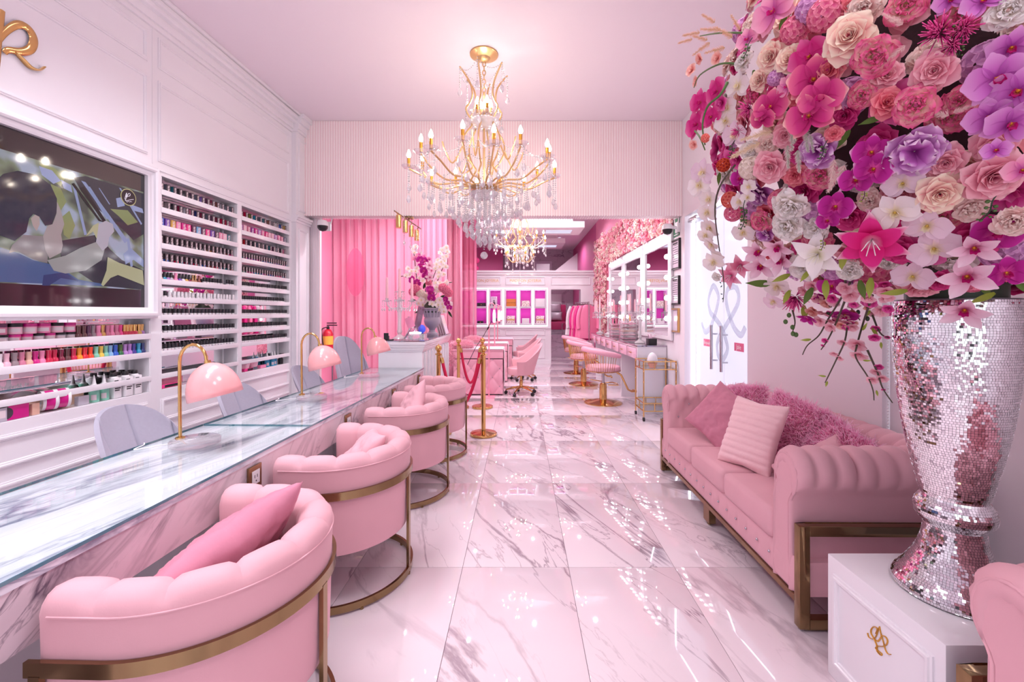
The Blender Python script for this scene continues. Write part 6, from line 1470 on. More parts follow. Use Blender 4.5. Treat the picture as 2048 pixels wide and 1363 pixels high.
# ================================================================== CHANDELIERS
def chandelier(name, label, loc, R, H, n_arm, sc, two_tier=False):
    """loc is the canopy point on the ceiling; H total drop; R arm radius"""
    t = thing(name, label, 'chandelier', loc)
    zc = -H                                      # bottom
    hub = -H*0.655                               # arm hub height
    MB().lathe([(0.02*sc,-0.075*sc),(0.05*sc,-0.06*sc),(0.06*sc,-0.04*sc),(0.11*sc,-0.025*sc),(0.135*sc,-0.012*sc),(0.135*sc,0)], 32).build('canopy', M['agold'], t)
    ch = MB(); k = 0; z = -0.07*sc
    while z > -H*0.19:
        P = [(0.016*sc*cos(a), 0, 0.026*sc*sin(a)) for a in [2*pi*q/10 for q in range(10)]]
        Mx = Matrix.Translation((0,0,z-0.026*sc)) @ Matrix.Rotation(pi/2*(k%2),4,'Z')
        ch.tube([Mx @ Vector(p) for p in P], 0.0042*sc, 6, closed=True); z -= 0.042*sc; k += 1
    ch.build('chain', M['agold'], t)
    MB().cyl((0,0,-H*0.19),(0,0,hub+0.02),0.011*sc,10).build('stem', M['agold'], t)
    h = H
    # scrolled uprights: crown tips -> waist -> shoulder -> hub (fractions of the drop)
    up = [(0.235,0.085),(0.20,0.105),(0.135,0.155),(0.115,0.21),(0.14,0.25),(0.175,0.275),(0.165,0.30),(0.125,0.33),(0.12,0.36)]
    lowr = [(0.12,0.36),(0.19,0.41),(0.205,0.46),(0.16,0.52),(0.11,0.555),(0.16,0.585),(0.20,0.615),(0.15,0.655),(0.10,0.66)]
    for q in range(6):
        a = 2*pi*q/6+0.35; c, s = cos(a), sin(a)
        m = MB()
        m.tube(smooth_path([(r*sc*c, r*sc*s, -f*h) for r, f in up], 4), 0.0085*sc, 7); m.tube(smooth_path([(r*sc*c, r*sc*s, -f*h) for r, f in lowr], 4), 0.0085*sc, 7)
        m.tube(smooth_path([(0.205*sc*c,0.205*sc*s,-0.46*h),(0.30*sc*c,0.30*sc*s,-0.55*h),(0.37*sc*c,0.37*sc*s,-0.50*h),(0.40*sc*c,0.40*sc*s,-0.455*h)], 4), 0.0075*sc, 7)
        m.build('frame_scroll', M['agold'], t)
    # frosted bowls
    for r, f, nm in ((0.15,0.335,'bowl'),(0.14,0.685,'bowl')):
        MB().lathe([(0.02*sc,-f*h-0.06*sc),(r*0.7*sc,-f*h-0.045*sc),(r*sc,-f*h),(r*1.02*sc,-f*h+0.006*sc),(r*0.66*sc,-f*h-0.035*sc)], 28).build(nm, M['crystal2'], t, sharp=60)
    MB().lathe([(0.13*sc,hub-0.012*sc),(0.15*sc,hub),(0.15*sc,hub+0.012*sc),(0.05*sc,hub+0.03*sc)], 28).build('hub_plate', M['agold'], t)
    tips = []
    bead = lambda m, p, r: m.add([(p[0]+r,p[1],p[2]),(p[0]-r,p[1],p[2]),(p[0],p[1]+r,p[2]),(p[0],p[1]-r,p[2]),(p[0],p[1],p[2]+r*1.15),(p[0],p[1],p[2]-r*1.15)], [(0,2,4),(2,1,4),(1,3,4),(3,0,4),(2,0,5),(1,2,5),(3,1,5),(0,3,5)])
    drop_me = MB().lathe([(0.001,0),(0.012*sc,-0.012*sc),(0.021*sc,-0.042*sc),(0.018*sc,-0.058*sc),(0.001,-0.078*sc)], 8).mesh('crystal_drop', M['crystal2'], sharp=5)
    bulb_me = MB().lathe([(0.009*sc,0),(0.019*sc,0.02*sc),(0.0185*sc,0.036*sc),(0.009*sc,0.062*sc),(0.001,0.078*sc)], 10).mesh('bulb', M['bulb'], sharp=180)
    slv_me = MB().lathe([(0.0145*sc,-0.085*sc),(0.0145*sc,0),(0.010*sc,0.002*sc)], 12).mesh('candle_sleeve', M['candlegold'])
    cup_me = MB().lathe([(0.012*sc,-0.100*sc),(0.05*sc,-0.094*sc),(0.066*sc,-0.078*sc),(0.069*sc,-0.074*sc),(0.04*sc,-0.084*sc),(0.016*sc,-0.088*sc)], 14).mesh('bobeche', M['acrylic'], sharp=20)
    def candle(x, y, z): link('bulb', bulb_me, t, (x,y,z)); link('candle_sleeve', slv_me, t, (x,y,z)); link('bobeche', cup_me, t, (x,y,z))
    def strand(p, ln, br=0.0088):
        m = MB(); k = 0; st = 0.021*sc
        while k*st < ln: bead(m, (0,0,-k*st), br*sc); k += 1
        o = m.build('crystal_strand', M['crystal'], t, smooth=False); o.location = p
        link('crystal_drop', drop_me, t, (p[0], p[1], p[2]-ln-0.004))
    def swag(p, q, sag):
        a, b = Vector(p), Vector(q); n = max(3, int((b-a).length*1.08/(0.021*sc))); m = MB()
        for k in range(n+1):
            e = k/n; c = a.lerp(b, e); c.z -= sag*4*e*(1-e); bead(m, c, 0.0066*sc)
        m.build('crystal_garland', M['crystal'], t, smooth=False)
    tiers = [(R, 0.0, n_arm)] if not two_tier else [(R, 0.0, n_arm), (R*0.55, -0.14*h, 8)]
    for R_, dz, na in tiers:
        for q in range(na):
            a = 2*pi*(q+0.5)/na; c, s = cos(a), sin(a); rr_ = R_*(1.0 if q % 2 == 0 else 0.90); zt = hub + dz + (0.24*sc if q % 2 == 0 else 0.30*sc)
            P = smooth_path([(0.10*sc*c,0.10*sc*s,hub+dz*0.5),(rr_*0.36*c,rr_*0.36*s,hub+dz+0.035*sc),(rr_*0.62*c,rr_*0.62*s,hub+dz+0.015*sc),(rr_*0.84*c,rr_*0.84*s,hub+dz+0.09*sc),(rr_*c,rr_*s,zt-0.10*sc)], 5)
            MB().tube(P, 0.0085*sc, 7).build('arm', M['agold'], t)
            candle(rr_*c, rr_*s, zt); tips.append((rr_*c, rr_*s, zt))
            for e in (-1, 1):
                a2 = a + e*0.06*0.7/R_*0.9; strand((rr_*cos(a2), rr_*sin(a2), zt-0.10*sc), (0.10 + 0.10*((q*2+e) % 3)/2)*sc*1.25)
    for q in range(4):
        a = 2*pi*q/4+0.5; candle(0.07*sc*cos(a), 0.07*sc*sin(a), -0.255*h)
    # garlands: crown, waist, waist to tips
    crown = [(0.235*sc*cos(2*pi*q/6+0.35), 0.235*sc*sin(2*pi*q/6+0.35), -0.085*h) for q in range(6)]
    mid = [(0.175*sc*cos(2*pi*q/6+0.35), 0.175*sc*sin(2*pi*q/6+0.35), -0.275*h) for q in range(6)]
    low = [(0.205*sc*cos(2*pi*q/6+0.35), 0.205*sc*sin(2*pi*q/6+0.35), -0.455*h) for q in range(6)]
    for q in range(6):
        swag(crown[q], crown[(q+1)%6], 0.07*sc); swag(crown[q], (0,0,-0.16*h), 0.02*sc); swag(mid[q], mid[(q+1)%6], 0.05*sc); swag(low[q], low[(q+1)%6], 0.05*sc)
        strand(crown[q], 0.20*sc); strand((mid[q][0],mid[q][1],mid[q][2]), 0.12*sc)
    out = tips[:n_arm]
    for q in range(0, n_arm):
        tq = (out[q][0], out[q][1], out[q][2]-0.07*sc); l = low[int(q*6/n_arm) % 6]
        if q % 2 == 0: swag(l, tq, 0.05*sc)
        else: swag(tq, (out[(q+1)%n_arm][0], out[(q+1)%n_arm][1], out[(q+1)%n_arm][2]-0.07*sc), 0.06*sc)
    # hanging curtains of strands below the hub
    r_ = random.Random(4)
    rings = [(0.06,7,0.44),(0.12,12,0.38),(0.18,15,0.31),(0.25,18,0.24),(0.33,20,0.17),(0.42,20,0.12),(0.52,18,0.08)] if not two_tier else [(0.07,6,0.26),(0.16,10,0.20),(0.26,12,0.13)]
    for r, n, ln in rings:
        for q in range(n):
            a = 2*pi*(q + r*9)/n; strand((r*sc*cos(a), r*sc*sin(a), hub - 0.02*sc + (0.03*sc if r > 0.25 else 0) + (-0.02*sc)), (ln + r_.uniform(-0.03,0.05))*sc)
    # centre string with a faceted ball
    m = MB(); k = 0
    while hub-0.04*sc-k*0.021*sc > zc+0.07*sc: bead(m, (0,0,hub-0.04*sc-k*0.021*sc), 0.0078*sc); k += 1
    m.build('crystal_strand', M['crystal'], t, smooth=False)
    MB().ball((0,0,zc+0.03*sc), 0.036*sc, 12).build('crystal_ball', M['crystal2'], t, smooth=False)
    return t
chandelier('crystal_chandelier', 'large gold and crystal chandelier with candle bulbs over the aisle', (-0.345, 4.135, CEIL-0.001), 0.70, 1.96, 16, 1.0)
chandelier('crystal_chandelier', 'smaller two-tier crystal chandelier over the manicure tables', (0.0, 8.0, CEIL-0.001), 0.50, 1.95, 10, 0.80, True)

# ================================================================== FLOWERS
def petal(L_, W, cup, curl, ruff=0.0, tip=1.0, nu=4, nv=5, notch=0.0, seed=0):
    """petal from the origin along +Y, facing +Z; returns verts, faces, t"""
    vs = []; fs = []; ts = []; r = random.Random(seed); p1 = r.uniform(0,6)
    for j in range(nv+1):
        v = 1-(1-j/nv)**1.5; wv = W*(sin(pi*min(1, (v*0.94+0.05))**tip))**(0.48 if tip > 1.05 else 0.75) if v < 1 else W*(0.30 if tip > 1.05 else 0.15)
        for i in range(nu+1):
            u = 2*i/nu-1
            x = u*wv; y = L_*(v - notch*(1-abs(u))*v*v) - abs(u)*abs(u)*L_*0.10*v
            z = cup*u*u*wv*1.2 + curl*L_*v*v + ruff*sin(u*5+p1)*v*v
            vs.append(Vector((x, y, z))); ts.append(min(1, max(v, abs(u)*0.8*v + 0.2*v)))
    for j in range(nv):
        for i in range(nu): q = j*(nu+1)+i; fs.append((q, q+1, q+nu+2, q+nu+1))
    return vs, fs, ts
def addp(m, pet, Mx):
    vs, fs, ts = pet; m.add(vs, fs, 0, Mx); m.t += ts
RZ = lambda a: Matrix.Rotation(a, 4, 'Z'); RX = lambda a: Matrix.Rotation(a, 4, 'X'); TR = lambda x, y, z: Matrix.Translation((x, y, z))
def rose_geo(seed, n=26, open_=1.0):
    m = MB(); m.t = []; r = random.Random(seed)
    for k in range(n):
        q = k/(n-1); a = k*2.3999 + r.uniform(-.2,.2); size = 0.34 + 0.66*q**0.8
        op = radians(82 - 72*q**1.1*open_)                     # inner petals upright, outer laid open
        rad = 0.03 + 0.16*q
        addp(m, petal(size*0.78, size*0.50, 0.60-0.35*q, -0.12-0.28*q, 0.035*q, 1.45, seed=k+seed), RZ(a) @ TR(0, rad, 0.16*(1-q)) @ RX(op) )
    return m
def peony_geo(seed, n=40):
    m = MB(); m.t = []; r = random.Random(seed)
    for k in range(n):
        q = k/(n-1); a = k*2.3999 + r.uniform(-.4,.4); size = 0.36 + 0.58*q
        op = radians(72 - 62*q + r.uniform(-14,14))
        addp(m, petal(size*0.8, size*0.44, 0.3*r.uniform(.3,1.2), 0.1-0.35*q, 0.09, 1.5, seed=k+seed, notch=0.08), RZ(a) @ TR(0, 0.06+0.12*q, 0.12*(1-q)) @ RX(op))
    return m
def carnation_geo(seed, n=16):
    m = MB(); m.t = []; r = random.Random(seed)
    for k in range(n):
        q = k/(n-1); a = k*2.3999; addp(m, petal(0.62+0.38*q, 0.36+0.1*q, 0.1, -0.1, 0.10, 1.8, nu=6, seed=k+seed, notch=0.06), RZ(a) @ TR(0, 0.03, 0.16*(1-q)) @ RX(radians(60-52*q+r.uniform(-8,8))))
    return m
def blossom_geo(seed, n=5, cup=22):
    m = MB(); m.t = []
    for k in range(n): addp(m, petal(0.95, 0.48, 0.25, -0.12, 0.05, 1.5, nu=4, nv=4, seed=k+seed, notch=0.10), RZ(2*pi*k/n) @ TR(0, 0.04, 0) @ RX(radians(cup)))
    for k in range(n): addp(m, petal(0.5, 0.26, 0.3, 0.0, 0.05, 0.65, nu=2, nv=3, seed=k), RZ(2*pi*(k+.5)/n) @ RX(radians(cup+30)))
    return m
def hydrangea_geo(seed, n=34):
    m = MB(); m.t = []; r = random.Random(seed)
    for k in range(n):
        z = 1 - 1.25*(k+0.5)/n; a = k*2.3999; rr_ = sqrt(max(0, 1-z*z)); d = Vector((rr_*cos(a), rr_*sin(a), z))
        Mx = TR(*(d*0.72)) @ d.to_track_quat('Z','Y').to_matrix().to_4x4() @ RZ(r.uniform(0,6))
        for e in range(4): addp(m, petal(0.32, 0.17, 0.2, -0.05, 0, 1.4, nu=2, nv=3), Mx @ RZ(e*pi/2) @ RX(radians(15)))
    return m
def spike_geo(seed, n=120, ln=1.0):
    m = MB(); m.t = []; r = random.Random(seed)
    for k in range(n):
        a = r.uniform(0,2*pi); th = radians(abs(r.gauss(0,34))); d = Vector((sin(th)*cos(a), sin(th)*sin(a), cos(th))); p0 = d*r.uniform(.05,.4); p1 = d*r.uniform(.7,1.1)*ln + Vector((0,0,-.1*r.random()))
        n0 = len(m.v); m.tube([p0, p0.lerp(p1,.5), p1], 0.03, 4, radii=[0.015,0.03,0.02]); m.t += [0.1]*4 + [0.55]*4 + [1.0]*4
    return m
def plume_geo(seed, n=260):
    m = MB(); m.t = []; r = random.Random(seed)
    for k in range(n):
        q = r.random(); s = Vector((0, q*1.6, 0.12*sin(q*2))); a = r.uniform(0,2*pi); l = 0.38*(1-q*0.6)*r.uniform(.6,1.1)
        d = Vector((cos(a)*0.85, 0.65, sin(a)*0.5)).normalized(); side = d.cross(Vector((0,0,1))).normalized()*0.011
        p = s + d*l; m.add([s-side, s+side, p+side*.3, p-side*.3], [(0,1,2,3)]); m.t += [0.1,0.1,1,1]
    return m
def berry_geo(seed):
    m = MB(); r = random.Random(seed); P = smooth_path([(0,0,0),(0.1,0.5,0.1),(0.05,1.0,0.0),(0.2,1.5,-0.2)], 5); m.tube(P, 0.035, 6)
    for k in range(7):
        q = P[int(len(P)*(0.35+0.09*k)) % len(P)]; e = q + Vector((0.16*(-1)**k, 0.04, 0.05)); m.tube([q, e], 0.018, 5); m.ball(e, 0.10-0.007*k, 8, 1, 1.2)
    m.ball(P[-1], 0.08, 8, 1, 1.3); return m
def leaf_geo(seed=0, W=0.22):
    m = MB(); m.t = []; addp(m, petal(1.5, W, 0.35, -0.18, 0.02, 0.8, nu=4, nv=6, seed=seed), Matrix()); return m
G = {}
def fm(name, *stops, trans=0.25, rough=0.6): return gradmat(name, [(p, srgb(*c)) for p, c in stops], rough, trans)
FC = {
 'rose_cream': fm('cream_pink_rose', (0.05,(226,80,110)), (0.45,(246,172,176)), (0.85,(252,232,210)), (1,(250,236,214))),
 'rose_pink': fm('pink_rose', (0.05,(206,70,120)), (0.5,(240,146,172)), (1,(250,200,206))),
 'rose_coral': fm('coral_pink_rose', (0.05,(206,40,90)), (0.5,(236,96,128)), (1,(248,160,166))),
 'rose_hot': fm('hot_pink_rose', (0.05,(150,10,80)), (0.6,(216,40,130)), (1,(232,90,160))),
 'peony_pk': fm('pink_cream_peony', (0.1,(214,190,120)), (0.5,(248,200,190)), (0.9,(242,110,160)), (1,(238,90,150))),
 'peony_w': fm('white_peony', (0.1,(236,216,190)), (0.6,(250,240,234)), (1,(252,246,244))),
 'peony_blush': fm('blush_peony', (0.1,(232,150,160)), (0.6,(250,214,208)), (1,(252,232,222))),
 'carn_lilac': fm('lilac_carnation', (0.1,(140,40,130)), (0.6,(196,104,190)), (0.9,(224,170,220)), (1,(250,225,240))),
 'orch_purple': fm('purple_orchid_petal', (0.0,(236,90,180)), (0.35,(172,16,128)), (0.85,(196,44,156)), (1,(250,200,232))),
 'orch_coral': fm('magenta_cream_orchid_petal', (0.0,(190,30,110)), (0.5,(206,54,130)), (0.85,(232,110,150)), (1,(250,206,190))),
 'orch_lilac': fm('lilac_orchid_petal', (0.0,(168,50,160)), (0.4,(206,110,196)), (1,(228,166,218))),
 'orch_pinkl': fm('soft_pink_orchid_petal', (0.0,(206,80,170)), (0.5,(240,150,188)), (1,(248,186,206))),
 'orch_white': fm('white_orchid_petal', (0.0,(240,226,180)), (0.3,(250,240,236)), (1,(250,242,244)), trans=0.35),
 'orch_wpink': fm('white_orchid_blush_petal', (0.0,(240,220,190)), (0.3,(244,222,232)), (1,(240,214,230)), trans=0.35),
 'orch_mag': fm('magenta_orchid_petal', (0.0,(226,60,150)), (0.5,(214,40,130)), (1,(240,120,176))),
 'cymb': fm('pink_white_cymbidium_petal', (0.0,(214,90,150)), (0.3,(240,190,212)), (1,(248,226,236))),
 'lily': fm('magenta_lily_petal', (0.0,(250,170,200)), (0.3,(220,20,120)), (0.8,(226,50,140)), (1,(252,220,232))),
 'lily_w': fm('white_lily_petal', (0.0,(230,224,180)), (0.4,(250,244,240)), (1,(252,248,248))),
 'lily_star': fm('pink_star_lily_petal', (0.0,(220,80,140)), (0.5,(240,150,182)), (1,(250,206,216))),
 'blos_pink': fm('pink_blossom', (0.0,(224,110,140)), (0.35,(244,176,192)), (1,(252,214,222)), trans=0.35),
 'blos_mag': fm('magenta_blossom', (0.0,(170,20,100)), (0.5,(222,60,150)), (1,(240,130,190))),
 'blos_peach': fm('peach_blossom', (0.0,(230,110,110)), (0.5,(246,176,164)), (1,(252,214,200))),
 'hyd_lilac': fm('lilac_hydrangea', (0.0,(200,130,190)), (1,(232,180,222))), 'hyd_pink': fm('pink_hydrangea', (0.0,(230,90,150)), (1,(246,160,180))),
 'hyd_coral': fm('coral_hydrangea', (0.0,(226,80,90)), (1,(246,150,130))), 'hyd_white': fm('white_hydrangea', (0.0,(236,216,200)), (1,(250,238,228))), 'hyd_red': fm('red_berry_cluster', (0.0,(150,20,40)), (1,(226,90,50))),
 'spike_mag': fm('magenta_heather', (0.0,(56,30,40)), (0.5,(206,20,130)), (1,(250,110,180))), 'plume': fm('pale_pink_plume', (0.0,(226,190,186)), (1,(250,226,222)), trans=0.4), 'plume_c': fm('cream_plume', (0.0,(214,190,150)), (1,(246,226,206)), trans=0.4),
 'frost': fm('frosted_sprig', (0.0,(170,170,150)), (1,(236,232,224))), 'astilbe': fm('peach_astilbe', (0.0,(200,170,120)), (1,(246,196,178)), trans=0.4)}
LIP = fm('magenta_orchid_lip', (0.0,(236,170,60)), (0.4,(190,10,110)), (1,(214,40,140))); LIPW = fm('yellow_orchid_lip', (0.0,(236,206,110)), (0.5,(246,232,196)), (1,(248,236,226)))
LEAFM = fm('leaf', (0.0,(86,116,50)), (1,(104,132,62)), trans=0.2); LEAFY = fm('lime_leaf', (0.0,(140,156,54)), (1,(176,190,92)), trans=0.3); LEAFD = fm('dark_leaf', (0.0,(40,60,40)), (1,(60,82,54)), trans=0.1)
def gm(kind, col, var=0):
    """shared mesh for a bloom"""
    key = (kind, col, var)
    if key in G: return G[key]
    s = hash((kind, var)) % 1000 if False else (len(kind)*17 + var*31)
    if kind == 'rose': m = rose_geo(s)
    elif kind == 'peony': m = peony_geo(s)
    elif kind == 'carnation': m = carnation_geo(s)
    elif kind == 'blossom': m = blossom_geo(s)
    elif kind == 'hydrangea': m = hydrangea_geo(s)
    elif kind == 'heather': m = spike_geo(s)
    elif kind == 'plume': m = plume_geo(s)
    elif kind == 'leaf': m = leaf_geo(s)
    elif kind == 'bud': m = MB(); m.t = []; addp(m, petal(1.1, 0.24, 0.9, 0.0, 0, 0.9), RX(0.15)); addp(m, petal(1.1, 0.24, 0.9, 0.0, 0, 0.9), RZ(pi) @ Matrix.Scale(-1,4,(0,1,0)) @ TR(0,0,-0.12))
    elif kind == 'sepal': m = MB(); m.t = []; addp(m, petal(1.0, 0.36, 0.28, -0.10, 0, 1.15, nu=4, nv=6), Matrix())
    elif kind == 'wing': m = MB(); m.t = []; addp(m, petal(1.02, 0.62, 0.15, -0.16, 0.02, 1.45, nu=6, nv=7), Matrix())
    elif kind == 'blade': m = MB(); m.t = []; addp(m, petal(1.15, 0.37, 0.40, -0.42, 0.03, 0.9, nu=4, nv=7), Matrix())
    elif kind == 'narrow': m = MB(); m.t = []; addp(m, petal(1.08, 0.29, 0.5, 0.12, 0.0, 1.1, nu=4, nv=6), Matrix())
    elif kind == 'lip':
        m = MB(); m.t = []
        for a in (-55, 0, 55): addp(m, petal(0.42, 0.17, 0.8, 0.35, 0, 1.1, nu=3, nv=3), RZ(pi+radians(a)) @ RX(radians(40)))
        k = len(m.v); m.ball((0,0.02,0.10), 0.07, 6); m.t += [0.0]*(len(m.v)-k)
    elif kind == 'stamen':
        m = MB(); m.t = []; k = len(m.v)
        for q in range(6):
            a = q*pi/3; p = [(0,0,0),(0.12*cos(a),0.12*sin(a),0.35),(0.26*cos(a),0.26*sin(a)-0.1,0.66)]; m.tube(p, 0.016, 5); m.t += [0.9]*15
    G[key] = m.mesh(kind, FC[col] if col in FC else {'LIP':LIP,'LIPW':LIPW,'LEAF':LEAFM,'LEAFY':LEAFY,'LEAFD':LEAFD}[col], sharp=180)
    return G[key]
NPET = [0]
def orient(n, roll):
    q = Vector(n).normalized().to_track_quat('Z', 'Y').to_matrix().to_4x4(); return q @ RZ(roll)
def orchid(parent, p, n, roll, r, col, lip='LIP', style='phal'):
    Mx = Matrix.Translation(p) @ orient(n, roll) @ Matrix.Scale(r, 4)
    o = link('orchid' if style == 'phal' else 'cymbidium', gm('lip', lip), parent, matrix=Mx)
    if style == 'phal': pets = [('sepal', 0, 12), ('sepal', 2*pi*0.36, 8), ('sepal', -2*pi*0.36, 8), ('wing', pi/2*0.93, 16), ('wing', -pi/2*0.93, 16)]
    else: pets = [('narrow', 0, 25), ('narrow', 2*pi*0.2, 22), ('narrow', -2*pi*0.2, 22), ('narrow', 2*pi*0.37, 15), ('narrow', -2*pi*0.37, 15)]
    for k, a, op in pets:
        link('petal', gm(k, col), o, matrix=RZ(a) @ TR(0, 0.03, 0.02 if k == 'wing' else 0) @ RX(radians(op)))
    return o
def orchid_small(parent, p, n, roll, r, col, lip='LIP', style='phal'):
    key = ('os', col, lip, style)
    if key not in G:
        m = MB(); m.t = []
        pets = [('sepal',0,12,.36),('sepal',2.26,8,.36),('sepal',-2.26,8,.36),('sepal',1.46,16,.62),('sepal',-1.46,16,.62)] if style == 'phal' else [('n',2*pi*k/5,22,.3) for k in range(5)]
        for k, a, op, W in pets: addp(m, petal(1.0, W, 0.2, -0.1, 0, 1.3, nu=3, nv=4), RZ(a) @ TR(0,0.03,0) @ RX(radians(op)))
        n0 = len(m.f); addp(m, petal(0.4, 0.17, 0.8, 0.35, 0, 1.1, nu=2, nv=2), RZ(pi) @ RX(radians(40)))
        for i in range(n0, len(m.f)): m.m[i] = 1
        G[key] = m.mesh('orchid', [FC[col], LIPW if lip == 'LIPW' else LIP], sharp=180)
    return link('orchid' if style == 'phal' else 'cymbidium', G[key], parent, matrix=Matrix.Translation(p) @ orient(n, roll) @ Matrix.Scale(r, 4))
def lily(parent, p, n, roll, r, col):
    Mx = Matrix.Translation(p) @ orient(n, roll) @ Matrix.Scale(r, 4); o = link('lily', gm('stamen', 'lily_w'), parent, matrix=Mx)
    for k in range(6): link('petal', gm('blade', col), o, matrix=RZ(k*pi/3) @ TR(0, 0.03, 0.03*(k % 2)) @ RX(radians(42 if k % 2 else 34)))
    return o
def bloom(parent, kind, col, p, n, roll, r, var=0, nm=None):
    return link(nm or kind, gm(kind, col, var), parent, matrix=Matrix.Translation(p) @ orient(n, roll) @ Matrix.Scale(r, 4))

# ---- the huge arrangement in the mosaic vase
FA = Vector((1.5, 1.49, PH + 0.98)); FCn = Vector((1.5, 1.49, 2.20)); FR = 0.80
fa = thing('flower_arrangement', 'huge pink white and purple artificial flower arrangement in the mosaic vase', 'flowers', FA)
CAMP = Vector((0, 0, CAMH))
def onsphere(px, py, k=1.0):
    d = Vector(((px-VX)/FPX, 1.0, -(py-VY)/FPX)).normalized(); oc = CAMP - FCn; R = FR*k
    b = oc.dot(d); c = oc.dot(oc) - R*R; D = b*b - c
    p = CAMP + d*(-b - sqrt(D)) if D > 0 else CAMP + d*(-b)
    n = (p - FCn).normalized(); return p, n
rf = random.Random(99)
def place(kind, col, px, py, dpx, k=1.0, tilt=0.45, roll=None, **kw):
    p, n = onsphere(px, py, k); v = (CAMP - p).normalized(); Yd = p.y
    f = (n*0.6 + v*tilt + Vector((rf.gauss(0,.14), rf.gauss(0,.14), rf.gauss(0,.14)))).normalized()
    r = dpx*0.5*Yd/FPX/ (1.18 if p.x/p.y > 0.7 else 1.05); q = p - FA; ro = rf.uniform(-0.5,0.5) if roll is None else roll
    if kind == 'orchid': return orchid(fa, q, f, ro, r*1.05, col, **kw)
    if kind == 'cymb': return orchid(fa, q, f, ro, r*1.05, col, style='cymb', **kw)
    if kind == 'lily': return lily(fa, q, f, ro, r*1.0, col)
    return bloom(fa, kind, col, q, f, rf.uniform(0,6.28) if roll is None else roll, r*1.12, rf.randrange(3), **kw)
